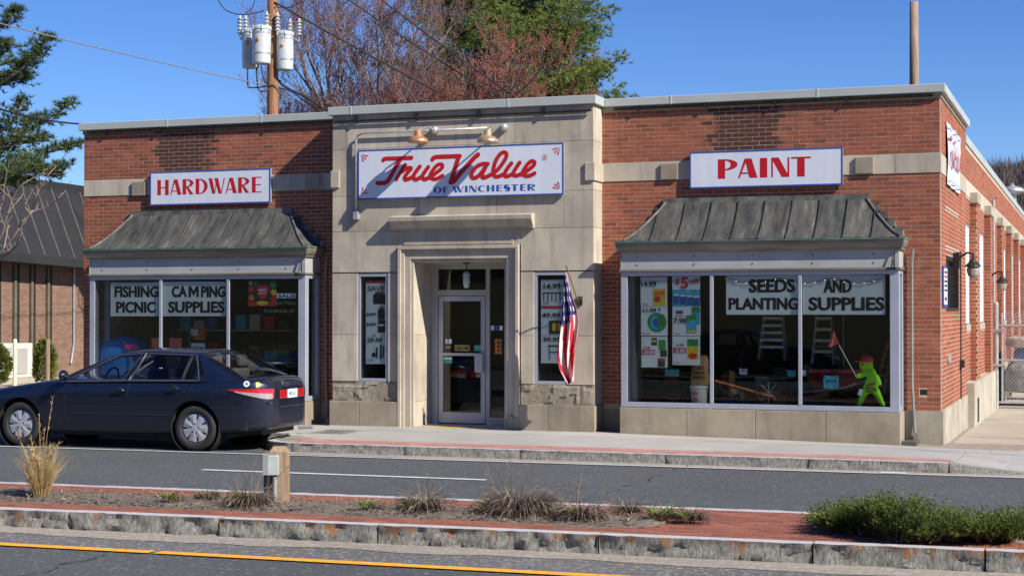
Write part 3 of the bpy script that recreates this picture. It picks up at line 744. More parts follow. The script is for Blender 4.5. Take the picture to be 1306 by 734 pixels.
# stone base at the corner and beside the bays
mb = MB(); mb.box(-0.50, 0.03, -0.03, 0.30, -0.1, 0.515); mb.build('base_stone', B['concrete'], store)
for q_ in ((XL-0.02, -13.86, -0.03, 0.3, -0.1, 0.30), (-9.86, XCL, -0.02, 0.3, -0.1, 0.44), (XCR, -4.6, -0.02, 0.3, -0.1, 0.44)): mb = MB(); mb.box(*q_); mb.build('base_stone', B['stone_dk'], store)
mb = MB(); mb.box(-0.295, -0.195, -0.0008, 0.05, 0.735, 0.815); mb.build('broken_brick_gap', B['dark'], store)
for q_ in ((0.76, 3.19, 2.862, 2.878), (0.76, 3.19, 3.442, 3.458)): mb = MB(); mb.box(0.0, 0.0012, *q_); mb.build('recess_shade_strip', B['dark'], store)  # thin dark strips paint in the shade of the recess lines
# side wall, front section (full height) and the lower rear section with piers
SY = 4.648
sholes = [(0.82, 3.12, 1.93, 2.76), (0.75, 3.2, 2.86, 2.88), (0.75, 3.2, 3.44, 3.46), (3.16, 3.2, 0.52, 2.86)]
ws = mortar_wall('brick_wall', 0.30, SY, 0.0, WZT, [(0.82, 3.12, 1.93, 2.76), (-1, 10, ZB0, ZB1)], sd, 0, -0.3, store)
lay(ws, brick_rects(0.045, SY, 0.52, WZT, sholes + [(-1, 10, ZB0, ZB1)], 0.1), sd)
LOWT = 4.80; YEND = 44.0
piers = []; 
for px_ in (1238.4, 1256.5, 1272.5, 1284.0, 1293.6): piers.append(at(px_, 450, 'X', 0.0).y)
piers += [piers[-1]+4.2*(i+1) for i in range(5)]
wins = [(SY+0.14, piers[0]-0.06)] + [(piers[i+1]-1.55, piers[i+1]-0.10) for i in range(len(piers)-1)]
WZ0, WZ1 = 1.70, 3.45
wh = [(a, b, WZ0-0.12, WZ1) for i, (a, b) in enumerate(wins) if i != 2]
bs = [(SY-1, YEND, ZB0, ZB1)]
wsr = mortar_wall('brick_wall', SY, YEND, 0.0, LOWT, wh+bs, sd, -0.012, -0.30, store)
sdl = lambda u, o, z: (o-0.012, u, z)
lay(wsr, brick_rects(SY, YEND, 0.72, LOWT-0.10, wh+bs, 0.05), sdl)
for (a, b) in [q for i, q in enumerate(wins) if i != 2]:
    mb = MB(); mb.box(-0.06, -0.03, a+0.04, b-0.04, WZ0+0.02, WZ1-0.04); o = mb.build('window_panel', B['opal'], store)
    m2 = MB(); 
    for (p, q) in ((a, a+0.05), (b-0.05, b)): m2.box(-0.16, -0.018, p, q, WZ0, WZ1)
    m2.box(-0.16, -0.018, a+0.05, b-0.05, WZ1-0.05, WZ1); m2.build('window_frame', B['alum'], o)
    m2 = MB(); m2.box(-0.2, 0.005, a, b, WZ0-0.12, WZ0); m2.build('window_sill', B['concrete'], o)
for i, y in enumerate(piers):
    pw = 0.85 if i < 2 else 0.8
    mb = MB(); mb.box(-0.06, 0.10, y, y+pw, 0.0, 3.86); pr = mb.build('brick_pier', B['mortar'], store)
    lay(pr, brick_rects(y-0.0, y+pw, 0.72, 3.82, []), lambda u, o, z: (o+0.10, u, z))
    lay(pr, brick_rects(-0.055, 0.10, 0.72, 3.82, [], bl=0.2), lambda u, o, z, y=y: (u, y-o, z))
    m2 = MB(); m2.box(-0.06, 0.13, y-0.03, y+pw+0.03, 3.83, 4.02); bevel(m2.build('pier_cap', B['concrete'], pr), 0.01)
# individual bricks nearest the camera, the rest of each wall as one mesh
cand.sort(key=lambda c: c[0])
rest = {}; cache = {}
def in_view(m): 
    d = m-CAM; dd = d.dot(_F); return abs(d.dot(_R)/dd*FPX) < 655 and dd > 0
cnt = 0
for (dist, wall, p, q) in cand:
    x0, x1 = sorted((p[0], q[0])); y0, y1 = sorted((p[1], q[1])); z0, z1 = sorted((p[2], q[2]))
    if cnt < 300 and wall in (wr, ws):
        cnt += 1; key = (round(x1-x0, 3), round(y1-y0, 3), round(z1-z0, 3))
        me = cache.get(key)
        if me is None:
            b_ = MB(); b_.box(0, x1-x0, 0, y1-y0, 0, z1-z0); me = bpy.data.meshes.new('brick'); me.from_pydata(b_.v, [], b_.f); me.materials.append(B['brick']); cache[key] = me
        o = bpy.data.objects.new('brick', me); COL.objects.link(o); o.parent = wall; o.location = Vector((x0, y0, z0)) - origin(wall)
    else: rest.setdefault(wall.name, (wall, MB()))[1].box(x0, x1, y0, y1, z0, z1)
for nm, (wall, b_) in rest.items(): tag(b_.build('brickwork', B['brick'], wall), kind='stuff')
# concrete base of the side wall
for i in range(2):
    mb = MB(); a = 0.31+(SY-0.31)*i/2; mb.box(-0.02, 0.03, a+0.003, a+(SY-0.31)/2-0.003, -0.3, 0.515); mb.build('base_stone', B['concrete'], store)
mb = MB(); mb.box(-0.05, 0.135, SY+0.0, piers[1]+1.2, -0.4, 0.705); mb.box(-0.05, 0.02, piers[1]+1.2, YEND, -0.6, 0.70)
for y in piers[2:]: mb.box(0.02, 0.135, y-0.05, y+0.9, -0.6, 0.705)
o = mb.build('base_wall', B['concrete'], store)
mb = MB(); mb.box(0.12, 0.139, 5.35, 5.75, 0.0, 0.42); mb.build('vent_slot', B['blackmet'], store)
# vent opening with its dark louvre panel, recessed slots
mb = MB(); mb.box(-0.10, -0.08, 0.84, 3.10, 1.95, 2.74); v_ = mb.build('service_hatch', M('smoky hatch glass', (0.02, 0.022, 0.03), 0.15, 0, 0.6, 2, coat=0.6), store)
mb = MB()
for (a, b, c, d) in ((0.82, 0.88, 1.93, 2.76), (3.06, 3.12, 1.93, 2.76), (0.88, 3.06, 2.70, 2.76), (0.88, 3.06, 1.93, 1.98)): mb.box(-0.09, 0.004, a, b, c, d)
mb.build('hatch_frame', B['blackmet'], v_)
mb = MB(); mb.box(0.0, 0.03, 0.9, 1.35, 1.18, 1.28) ; mb.build('louvre', B['galv'], store)
mb = MB(); mb.tube([(0.02, 3.3, 0.52), (0.02, 3.3, 2.9)], 0.012, 6); mb.box(0.0, 0.07, 3.22, 3.42, 1.02, 1.14); mb.build('spigot_pipe', B['blackmet'], store)
mb = MB(); yy = at(1267, 400, 'X', 0.02).y; mb.tube([(0.03, yy, 0.6), (0.03, yy, 4.3), (0.10, yy, 4.34)], 0.03, 8); mb.build('vent_pipe', B['galv'], store)

# belt course stones
def stone_row(name, u0, u1, z0, z1, joints, to3, t0, t1, parent, mt, g_=0.003):
    js = [u0] + [j for j in joints if u0+0.05 < j < u1-0.05] + [u1]
    for a, b in zip(js[:-1], js[1:]):
        mb = MB(); p = to3(a+g_, t0, z0+g_); q = to3(b-g_, t1, z1-g_); mb.box(p[0], q[0], p[1], q[1], p[2], q[2]); bevel(mb.build(name, mt, parent), 0.003, 1)
stone_row('belt_stone', XL, XCL, ZB0, ZB1, [XL+1.25*i for i in range(1, 4)], fr, 0.012, -0.3, store, B['stone'])
stone_row('belt_stone', XCR, 0.012, ZB0, ZB1, [XCR+1.1*i for i in range(1, 5)], fr, 0.012, -0.3, store, B['stone'])
stone_row('belt_stone', 0.30, SY, ZB0, ZB1, [1.6, 3.1], sd, 0.012, -0.3, store, B['stone'])
stone_row('belt_stone', SY, YEND, ZB0, ZB1, [SY+3*i for i in range(1, 13)], sd, -0.003, -0.3, store, B['stone'])
# square lamp blocks left standing on the belt
for px_, py_, out in ((172.5, 240, 0.0), (395, 231, 0.0), (851, 218, 0.0), (1101, 210, 0.0)):
    c = at(px_, py_, 'Y', -0.14); mb = MB(); mb.box(c.x-0.13, c.x+0.13, -0.045, -0.014, c.z-0.12, c.z+0.12); bevel(mb.build('projecting_block', B['stone_dk'], store), 0.006)
# parapet: stone strip and metal coping
def coping(poly, z, parent, out=0.06, flip=1):
    for (a, b, nx, ny, e0, e1) in poly: pass
segs = [('fr', XL-0.06, XCL, 0.0), ('fr', XCR, 0.06, 0.0), ('fr', XCL-0.05, XCR+0.05, PC)]
for q_ in ((XL-0.02, XCL, -0.02, 0.3), (XCR, 0.02, -0.02, 0.3), (-0.3, 0.018, 0.3, SY+0.02)): mb = MB(); mb.box(*q_, WZT, 5.052); mb.build('parapet_stone', B['stone_dk'], store)
mb = MB(); mb.box(XL-0.07, XCL-0.06, -0.075, 0.34, 5.05, TOP); mb.box(XCR+0.06, 0.075, -0.075, 0.34, 5.05, TOP); mb.box(-0.34, 0.072, 0.34, SY+0.07, 5.05, TOP); mb.box(XL-0.07, XL+0.34, 0.34, 30, 5.05, TOP)
for x in (XL+1.7, XL+3.5, XCR+1.1, XCR+3.3): mb.box(x-0.02, x+0.02, -0.079, 0.3, 5.046, TOP+0.004)
bevel(mb.build('coping', B['coping'], store), 0.008)
mb = MB(); mb.box(XCL-0.055, XCR+0.055, -PC-0.065, 0.34, 5.053, TOP+0.012)
for x in (XCL+0.35, XCR-1.35): mb.box(x-0.02, x+0.02, -PC-0.069, 0.3, 5.05, TOP+0.016)
bevel(mb.build('coping', B['coping'], store), 0.008)
mb = MB(); mb.box(-0.40, 0.012, SY+0.07, YEND, LOWT, LOWT+0.14); mb.build('coping', B['coping'], store)
mb = MB(); mb.box(-0.36, -0.04, SY, YEND, LOWT-0.10, LOWT); mb.build('parapet_stone', B['stone_dk'], store)
# rail of conduit clipped below the coping
for (a, b, y, z) in ((XCL+0.05, XCR-0.02, -PC-0.04, 4.955), (XL+0.1, XCL, -0.045, 5.01), (XCR+0.2, -0.1, -0.045, 5.01)):
    mb = MB(); mb.tube([(a, y, z), (b, y, z)], 0.016, 6)
    n = int((b-a)/1.05)
    for i in range(n): mb.box(a+0.35+i*1.05, a+0.39+i*1.05, y-0.02, y+0.06, z-0.03, z+0.07)
    mb.build('roof_edge_cable', B['blackmet'], store)
# shell: other walls, roof, floor, inside
mb = MB(); mb.box(XL, XL+0.3, 0.3, YEND, -0.3, 5.05); mb.box(XL+0.3, -0.3, YEND-0.3, YEND, -0.3, 4.9); mb.build('rear_walls', B['mortar'], store)
mb = MB(); mb.box(XL+0.3, -0.36, 0.3, YEND-0.3, 4.35, 4.5); mb.box(-0.36, -0.3, 0.3, YEND-0.3, 4.0, 4.4); mb.build('roof', B['roofgrey'], store)
mb = MB(); mb.box(XL+0.3, -0.3, -0.5, 8, 0.02, 0.10); mb.build('shop_floor', B['infloor'], store)
mb = MB(); mb.box(XL+0.3, -0.3, 6.5, 6.6, 0.1, 3.3); mb.box(XL+0.3, -0.3, 0.25, 6.5, 3.2, 3.3)
mb.box(-9.3, -9.2, 0.3, 4.5, 0.1, 3.2); mb.box(-5.3, -5.2, 0.3, 4.5, 0.1, 3.2); mb.build('interior_wall', B['inwall'], store)

# ------------------------------------------------------------ limestone entrance front
oL, oR, oT = -7.993, -6.433, 2.694               # door opening
sL, sR, sT = -8.24, -6.222, 2.95                 # moulded surround
nwL = [at(455.5, 349.5, 'Y', -PC), at(495, 484.5, 'Y', -PC)]; nwR = [at(680.5, 347, 'Y', -PC), None]
nl = (nwL[0].x, nwL[1].x, 0.82, 2.53); nwid = nl[1]-nl[0]; nr = (nwR[0].x, nwR[0].x+nwid, 0.82, 2.53)
rows = [(0.51, 0.82), (0.82, 1.56), (1.56, 2.547), (2.547, 3.197), (3.197, 3.76), (3.76, 4.51), (4.51, 5.052)]
colj = [XCL, -9.12, -8.30, -7.65, -6.75, -6.05, -5.27, XCR]
holes = [nl, nr, (sL, sR, -1, sT)]
sf = MB()
for (a,b,c,d) in subtract([(XCL+0.01, XCR-0.01, 0, 5.0)], [nl, nr, (oL-0.052, oR+0.052, -1, oT+0.052)]): sf.box(a, b, -PC+0.06, 0.0, c, d)
sfo = sf.build('stone_front', B['mortar'], store)
for ri, (z0, z1) in enumerate(rows):
    js = {0: [XCL, -8.25, -6.2, -5.25, XCR], 1: [XCL, -8.25, -6.2, XCR], 2: [XCL, -8.25, -6.2, XCR], 3: [XCL, -8.25, -7.27, -6.2, XCR], 4: [XCL, -9.15, -7.9, -6.6, -5.5, XCR], 5: [XCL, -8.9, -7.3, -5.75, XCR], 6: [XCL, -9.15, -8.25, -7.27, -6.3, -5.25, XCR]}[ri]
    for a, b in zip(js[:-1], js[1:]):
        g_ = 0.0028
        for (p, q, c, d) in subtract([(a+g_, b-g_, z0+g_, z1-g_)], holes):
            if q-p < 0.03 or d-c < 0.03: continue
            mt = B['stone']; y0 = -PC
            mb = MB()
            if ri == 0:
                mt = B['stone_sp']; y0 = -PC+0.012
                n = max(3, int((q-p)/0.05)); m_ = 7; G = []
                for i in range(n+1):
                    r_ = []
                    for j in range(m_+1):
                        x = lerp(p, q, i/n); z = lerp(c, d, j/m_); e = min(i, n-i, j, m_-j); nz = noise.noise(Vector((x*3, z*4, 3)))
                        r_.append(Vector((x, y0 - (0 if e == 0 else 0.012*nz + (0.012 if nz < 0.05 else -0.018) + 0.01*noise.noise(Vector((x*16, z*16, 1)))), z)))
                    G.append(r_)
                mb.grid(G); mb.box(p, q, y0+0.004, -PC+0.07, c, d)
            else: mb.box(p, q, y0, -PC+0.07, c, d)
            mb.build('stone_block', mt, sfo)
for (x, xx) in ((XCL, XCL+0.045), (XCR-0.045, XCR)):       # side returns of the front
    for ri, (z0, z1) in enumerate(rows):
        mb = MB(); mb.box(x+ (0.003 if x == XCL else 0), xx, -PC+0.072, 0.0, z0+0.003, z1-0.003); mb.build('stone_block', B['stone'], sfo)
for (a, b) in ((XCL-0.03, -8.9), (-8.9, sL), (sR, -5.75), (-5.75, XCR+0.03)):
    mb = MB(); mb.box(a+0.003, b-0.003, -PC-0.05, 0.0, -0.1, 0.507); bevel(mb.build('plinth_stone', B['stone_dk'], sfo), 0.006)
for px_ in (430, 750.5):
    pass
for (a, b, y0_, y1_) in ((XCL-0.022, XCL+0.13, -PC-0.03, -PC), (XCR-0.13, XCR+0.025, -PC-0.03, -0.01)):
    mb = MB(); mb.box(a, b, y0_, y1_, 3.90, 4.17); bevel(mb.build('projecting_block', B['stone'], sfo), 0.006)
# moulded surround in steps, reveal and soffit
def frame_ring(x0, x1, zt, zb, wd, y0, y1, name, mt, parent):
    mb = MB(); mb.box(x0, x0+wd, y0, y1, zb, zt-wd); mb.box(x1-wd, x1, y0, y1, zb, zt-wd); mb.box(x0, x1, y0, y1, zt-wd, zt); return bevel(mb.build(name, mt, parent), 0.006, 2)
frame_ring(sL, sR, sT, 0.1, 0.055, -PC-0.055, -PC+0.05, 'surround_moulding', B['stone'], sfo)
frame_ring(sL+0.055, sR-0.055, sT-0.055, 0.1, 0.05, -PC-0.030, -PC+0.05, 'surround_moulding', B['stone'], sfo)
frame_ring(sL+0.105, sR-0.105, sT-0.105, 0.1, 0.10, -PC-0.005, -PC+0.05, 'surround_moulding', B['stone'], sfo)
frame_ring(sL+0.205, sR-0.205, sT-0.205, 0.1, 0.045, -PC+0.018, -PC+0.05, 'surround_moulding', B['stone'], sfo)
DY = 0.36
for ri, (z0, z1) in enumerate([(0.1, 0.51), (0.51, 1.56), (1.56, 2.694)]):
    mb = MB(); mb.box(oL-0.05, oL, -PC+0.052, DY, z0+0.002, z1-0.002); mb.build('reveal_stone', B['stone'], sfo)
    mb = MB(); mb.box(oR, oR+0.05, -PC+0.052, DY, z0+0.002, z1-0.002); mb.build('reveal_stone', B['stone'], sfo)
mb = MB(); mb.box(oL-0.05, oR+0.05, -PC+0.052, DY, oT, oT+0.05); mb.build('soffit_stone', B['stone'], sfo)
mb = MB(); mb.box(oL, oR, -PC-0.05, 0.6, 0.0, 0.122); mb.build('threshold', B['walk'], sfo)
mb = MB(); mb.box(oL+0.05, oL+1.1, -PC+0.03, -PC+0.10, 0.12, 0.127); mb.build('threshold_stripe', B['yellow'], sfo)
# broken corner at the foot of the right jamb
mb = MB()
for i in range(14):
    a = random.uniform(0, 0.16); mb.box(oR+a, oR+a+random.uniform(0.03,0.08), -PC-0.055-random.uniform(0,0.02), -PC, 0.1, 0.1+random.uniform(0.05, 0.24))
mb.build('chipped_jamb_foot', B['stone_sp'], sfo)
# hood over the door
mb = MB(); hx0, hx1 = -8.34, -5.975
prof = [(0.0, 3.20), (0.07, 3.20), (0.075, 3.23), (0.10, 3.26), (0.14, 3.32), (0.16, 3.34), (0.165, 3.40), (0.0, 3.43)]
mb.prism([(hx0+0.0, -PC-o+0.0, z) for o, z in prof], (hx1-hx0, 0, 0)); mb.build('entrance_hood', B['stone'], sfo)
mb = MB(); mb.box(sL+0.1, sR-0.1, -PC-0.02, -PC, sT+0.02, 3.20); mb.build('frieze_stone', B['stone'], sfo)

# ------------------------------------------------------------ generic window frames
def pane(parent, x0, x1, z0, z1, y, name='pane', side=None):
    mb = MB()
    if side is None: mb.box(x0, x1, y, y+0.006, z0, z1)
    else: mb.box(side, side+0.006, x0, x1, z0, z1)
    return mb.build(name, B['glass'], parent)
# narrow windows
for (x0, x1, z0, z1) in (nl, nr):
    wn = MB(); yy = -PC+0.015; f_ = 0.05
    wn.box(x0, x0+f_, yy, yy+0.10, z0, z1); wn.box(x1-f_, x1, yy, yy+0.10, z0, z1); wn.box(x0+f_, x1-f_, yy, yy+0.10, z1-f_, z1); wn.box(x0+f_, x1-f_, yy, yy+0.10, z0, z0+f_)
    wf = wn.build('narrow_window', B['alum'], store); pane(wf, x0+f_, x1-f_, z0+f_, z1-f_, yy+0.02)
    mb = MB()
    for a in (x0, x1-0.01): mb.box(a, a+0.01, yy+0.10, 0.35, z0, z1)
    mb.box(x0, x1, yy+0.10, 0.35, z0-0.01, z0); mb.box(x0, x1, yy+0.10, 0.35, z1, z1+0.01); mb.build('window_reveal', B['alum2'], wf)
# entrance doors
ent = MB(); y0 = DY-0.06; y1 = DY+0.0
dl, dr_ = oL+0.0, oR
P3 = [at(px_, 450, 'Y', y0).x for px_ in (553, 558.5, 619.5, 624.5, 643)]
xd0, xd1, xs0 = P3[1], P3[2], P3[3]
zt_ = at(600, 343, 'Y', y0).z; zh0 = at(600, 373.5, 'Y', y0).z; zh1 = at(600, 379, 'Y', y0).z; zb_ = 0.122
ent.box(oL+0.001, xd0, y0, y1, zb_, oT); ent.box(xd1, xs0, y0, y1, zb_, zt_); ent.box(oR-0.05, oR, y0, y1, zb_, zt_)
ent.box(xd0, oR, y0, y1, zt_, oT); ent.box(xd0, xd1, y0, y1, zh0-0.04, zh0+0.05); ent.box(xs0, oR-0.05, y0, y1, zb_, zb_+0.12)
eo = ent.build('entrance_frame', B['alum2'], store)
pane(eo, xd0, xd1, zh0+0.05, zt_, y0+0.03, 'transom_pane'); pane(eo, xs0, oR-0.05, zb_+0.12, zt_, y0+0.03, 'side_pane')
mb = MB(); g0, g1 = xd0+0.012, xd1-0.012; zl1 = zh0-0.05; st = 0.075
yd0 = y0+0.005; zmid = at(590, 451.5, 'Y', y0).z
mb.box(g0, g0+st, yd0, y1-0.005, zb_+0.02, zl1); mb.box(g1-st, g1, yd0, y1-0.005, zb_+0.02, zl1); mb.box(g0+st, g1-st, yd0, y1-0.005, zl1-0.08, zl1)
mb.box(g0+st, g1-st, yd0, y1-0.005, zb_+0.02, zb_+0.19); do = mb.build('door', B['alum'], eo)
pane(do, g0+st, g1-st, zb_+0.19, zl1-0.08, yd0+0.02, 'door_pane')
mb = MB(); mb.box(g0+0.03, g1-0.06, yd0-0.05, yd0-0.02, zmid-0.022, zmid+0.022); mb.box(g0+0.05, g0+0.08, yd0-0.03, yd0, zmid-0.02, zmid+0.02); mb.box(g1-0.09, g1-0.06, yd0-0.03, yd0, zmid-0.02, zmid+0.02); mb.build('push_bar', B['galv'], do)
mb = MB(); mb.box(g1-0.16, g1-0.02, yd0-0.06, yd0-0.005, zmid-0.28, zmid+0.02); bevel(mb.build('handle', B['alum'], do), 0.01)
# stickers, hours card on the door glass
mb = MB(); yg = yd0+0.0165
def dec(mb, px0, py0, px1, py1, y, mi=0):
    a = at(px0, py0, 'Y', y); b = at(px1, py1, 'Y', y); mb.quad((a.x, y, b.z), (b.x, y, b.z), (b.x, y, a.z), (a.x, y, a.z), mi); return a, b
dec(mb, 580, 439.5, 599, 447.5, yg, 0); dec(mb, 605, 440, 614, 447.5, yg, 1); dec(mb, 562, 455, 576.5, 458, yg, 2); dec(mb, 562, 458, 576.5, 463, yg, 1); dec(mb, 568, 432, 571, 438, yg, 3); dec(mb, 572, 432, 576, 438, yg, 3); dec(mb, 568, 441, 575, 444, yg, 0)
a = at(581, 441, 'Y', yg-0.001); b = at(598, 446, 'Y', yg-0.001); put_text(mb, 'WELCOME', a.x+0.01, b.x-0.01, b.z+0.01, a.z-0.01, yg-0.0015, 4)
mb.build('door_sticker', [B['straw'], M('teal sticker', (0.05, 0.42, 0.36), 0.6), B['paper'], B['paper'], B['ink']], do)
mb = MB(); ys = y0+0.026
for i in range(3): dec(mb, 626+i*5.5, 415, 630+i*5.5, 421, ys, 0 if i != 1 else 1)
for r_ in range(4):
    for c_ in range(2): dec(mb, 631+c_*5, 432+r_*5, 635+c_*5, 436+r_*5, ys, 2 if c_ == 0 else 3)
mb.build('side_sticker', [B['paper'], B['pblue'], B['porange'], B['straw']], eo)
# pendant lamp in the porch
pl = at(595, 352, 'Y', -0.10); mb = MB(); mb.lathe((pl.x, -0.1, oT-0.02), [(0.06,0),(0.06,0.02)], 12); mb.tube([(pl.x,-0.1,oT-0.02),(pl.x,-0.1,oT-0.14)], 0.008, 6)
lt = thing('porch_lantern', (pl.x, -0.1, oT-0.42), 'small glass jar lantern hanging from the porch ceiling above the door', 'lamp')
mb.build('lamp_stem', B['blackmet'], lt)
mb = MB(); mb.lathe((pl.x,-0.1,oT-0.20), [(0.02,0.06),(0.055,0.03),(0.06,0.0),(0.055,-0.01)], 14); mb.build('lamp_cap', B['galv'], lt)
mb = MB(); mb.lathe((pl.x,-0.1,oT-0.21), [(0.05,0.0),(0.056,-0.08),(0.045,-0.17),(0.02,-0.19)], 14); mb.build('lamp_glass', M('frosted jar', (0.5, 0.52, 0.5), 0.3), lt, smooth=True)

# ------------------------------------------------------------ shop window bays with copper roofs
BY = -0.55
def bay(x0, x1, mull, t0, t1, seams_n, zbot, ztop=2.52, zbase=(0.06, 0.06), basej=()):
    bt = MB(); f_ = 0.10; 
    # front frame: sill, head, posts
    bt.box(x0, x1, BY, BY+0.12, zbot, zbot+0.075); bt.box(x0, x1, BY, BY+0.12, ztop-0.06, ztop)
    bt.box(x0, x0+f_, BY+0.001, BY+0.12, zbot+0.075, ztop-0.06); bt.box(x1-0.13, x1, BY+0.001, BY+0.12, zbot+0.075, ztop-0.06)
    for m in mull: bt.box(m-0.027, m+0.027, BY-0.004, BY+0.03, zbot+0.075, ztop-0.06)
    for s in (x0, x1-0.1):
        bt.box(s+0.002, s+0.098, BY+0.12, -0.02, zbot, zbot+0.075); bt.box(s+0.002, s+0.098, BY+0.12, -0.02, ztop-0.06, ztop); bt.box(s+0.002, s+0.098, -0.12, -0.02, zbot+0.075, ztop-0.06)
    bf = bt.build('bay_window', B['alum'], store); bevel(bf, 0.006, 2)
    xs = [x0+f_] + list(mull) + [x1-0.13]
    for i in range(len(xs)-1):
        a = xs[i] + (0.027 if i else 0); b = xs[i+1]-(0.027 if i < len(xs)-2 else 0); pane(bf, a, b, zbot+0.075, ztop-0.06, BY+0.016)
    pane(bf, BY+0.12, -0.12, zbot+0.075, ztop-0.06, 0, 'side_pane', side=x0+0.05); pane(bf, BY+0.12, -0.12, zbot+0.075, ztop-0.06, 0, 'side_pane', side=x1-0.056)
    # stone base
    js = [x0-0.015]+list(basej)+[x1+0.015]
    for a, b in zip(js[:-1], js[1:]):
        mb = MB(); mb.box(a+0.003, b-0.003, BY-0.02, -0.03, 0.0, zbot-0.006); bevel(mb.build('base_stone', B['stone_dk'], bf), 0.006)
    mb = MB(); mb.box(x1-0.03, x1+0.012, BY-0.018, BY+0.0, zbot-0.3, zbot-0.01)
    # fascia panel above the glass and gutter
    gx0, gx1 = x0-0.005, x1+0.09; GY = BY-0.11
    mb = MB(); mb.box(x0+0.01, x1-0.06, BY+0.0, BY+0.06, ztop+0.03, 2.80); fo = mb.build('fascia_panel', B['alum2'], bf)
    for q_ in ((x1-0.056, x1+0.0), (x0, x0+0.006)): mb = MB(); mb.box(*q_, BY-0.01, -0.02, ztop+0.03, 2.80); mb.build('fascia_end', B['alum2'], bf)
    mb = MB(); mb.box(x0-0.02, x1+0.02, BY-0.035, -0.02, ztop+0.003, ztop+0.035); mb.build('drip_moulding', B['gutter'], bf)
    mb = MB(); n = 5
    for i in range(n): 
        x = lerp(x0+0.25, x1-0.35, i/(n-1))
        for z in (2.62, 2.74): mb.lathe((x, BY-0.001, z), [(0.012,0),(0.008,0.008)], 6, (0,-1,0))
    mb.build('fascia_bolt', B['blackmet'], fo)
    pr = [(0.0, 2.80), (0.04, 2.80), (0.05, 2.83), (0.075, 2.85), (0.10, 2.90), (0.11, 2.945), (0.0, 2.945)]   # out from BY
    mb = MB()
    A = [[Vector((x, BY-o, z)) for o, z in pr] for x in (x0, x1)]
    # front run with mitred returns
    P = []
    for o, z in pr: P.append([Vector((x0-o*0.55, -0.03, z)), Vector((x0-o*0.55, BY-o, z)), Vector((x1+o*0.75, BY-o, z)), Vector((x1+o*0.75, -0.03, z))])
    mb.grid(P); mb.build('gutter', B['gutter'], bf)
    mb = MB(); mb.box(x0-0.07, x1+0.09, GY-0.012, -0.02, 2.946, 2.975); mb.build('gutter_edge', B['patina'], bf)
    # hipped sheet roof; front is slightly bell-curved
    ZT = 3.555; ZB = 2.975; nx = 28; ny = 8; mb = MB(); P = []
    e0, e1 = x0+0.08, x1+0.03
    for j in range(ny+1):
        v = j/ny; zz = ZB+(ZT-ZB)*(v**1.3); y = lerp(GY-0.01, -0.05, v); a = lerp(e0, t0, v); b = lerp(e1, t1, v)
        P.append([Vector((lerp(a, b, i/nx), y+0.012*noise.noise(Vector((i*0.35, j*0.5, x0))), zz + 0.006*noise.noise(Vector((i*0.5, j*0.6, x0+4))))) for i in range(nx+1)])
    mb.grid(P)
    for s, ee, tt in ((0, e0, t0), (nx, e1, t1)):
        Q = []
        for j in range(ny+1): Q.append([P[j][s], Vector((lerp(ee, tt, j/ny), -0.02, P[j][s].z))])
        mb.grid(Q)
    ro = mb.build('copper_roof', B['copperroof'], bf, recalc=True)
    # seams: each a standing rib
    sp = (e1-e0)/seams_n
    for k in range(1, seams_n):
        x = e0+sp*k; mb = MB(); pts = []
        for j in range(ny+1):
            v = j/ny; a = lerp(e0, t0, v); b = lerp(e1, t1, v)
            if a-0.01 <= x <= b+0.01: pts.append(Vector((x, lerp(GY-0.01, -0.05, v)-0.012, ZB+(ZT-ZB)*(v**1.3)+0.012)))
            elif pts == [] or True:
                pass
        if len(pts) < 2: continue
        mb.tube(pts, 0.009, 5); mb.build('roof_seam', B['seamdk'], ro)
    for s in (0, nx):
        mb = MB(); mb.tube([P[j][s]+Vector((0, -0.005, 0.01)) for j in range(ny+1)], 0.016, 6); mb.build('hip_seam', B['flash'], ro)
    # stepped lead flashing let into the brick
    mb = MB(); mb.box(t0-0.04, t1+0.04, -0.055, -0.004, ZT-0.03, ZT+0.075)
    for i in range(1, 5):
        for tt, bb, sg in ((t0, e0, -1), (t1, e1, 1)):
            xa = lerp(tt, bb, i/5.0)+sg*0.07; z1 = ZT+0.05-(ZT-ZB)*i/5.0; xin = lerp(tt, bb, (i-1)/5.0)+sg*0.04
            mb.box(min(xa, xin), max(xa, xin), -0.022, -0.004, z1-0.13, z1+0.01)
    mb.build('step_flashing', B['flash'], ro)
    return bf
mullR = [at(907.5, 430, 'Y', BY).x, at(1020.3, 430, 'Y', BY).x]
mullL = [at(204.7, 400, 'Y', BY).x, at(290.7, 400, 'Y', BY).x]
bjR = [at(x, 545, 'Y', BY-0.02).x for x in (875.6, 963, 1053)]
bayR = bay(-4.58, -0.52, mullR, -4.02, -1.03, 10, 0.51, 2.515, basej=bjR)
bayL = bay(-13.9, -9.83, mullL, -13.39, -10.37, 10, 0.49, 2.515, basej=[-12.6, -11.2])
for x in (-0.40, -9.72):
    mb = MB(); mb.tube([(x+0.02, -0.06, 2.82), (x, -0.05, 2.6), (x, -0.05, 0.9), (x+0.03, -0.06, 0.35), (x+0.05, -0.08, 0.12)], 0.022, 8); mb.box(x+0.02, x+0.09, -0.11, -0.05, 0.06, 0.20)
    mb.build('drain_pipe', B['greywire'], store)
mb = MB(); mb.tube([(-0.62, BY-0.02, 2.74), (-0.60, BY-0.05, 2.66), (-0.62, BY-0.06, 2.55), (-0.60, BY-0.02, 2.52)], 0.01, 5); mb.box(-0.68, -0.55, BY-0.05, BY-0.02, 2.53, 2.55); mb.build('hook', B['blackmet'], bayR)
mb = MB(); mb.tube([(-9.93, BY-0.02, 2.74), (-9.90, BY-0.06, 2.62), (-9.95, BY-0.07, 2.52)], 0.012, 5); mb.box(-10.0, -9.88, BY-0.07, BY-0.02, 2.50, 2.53); mb.build('hook', B['blackmet'], bayL)

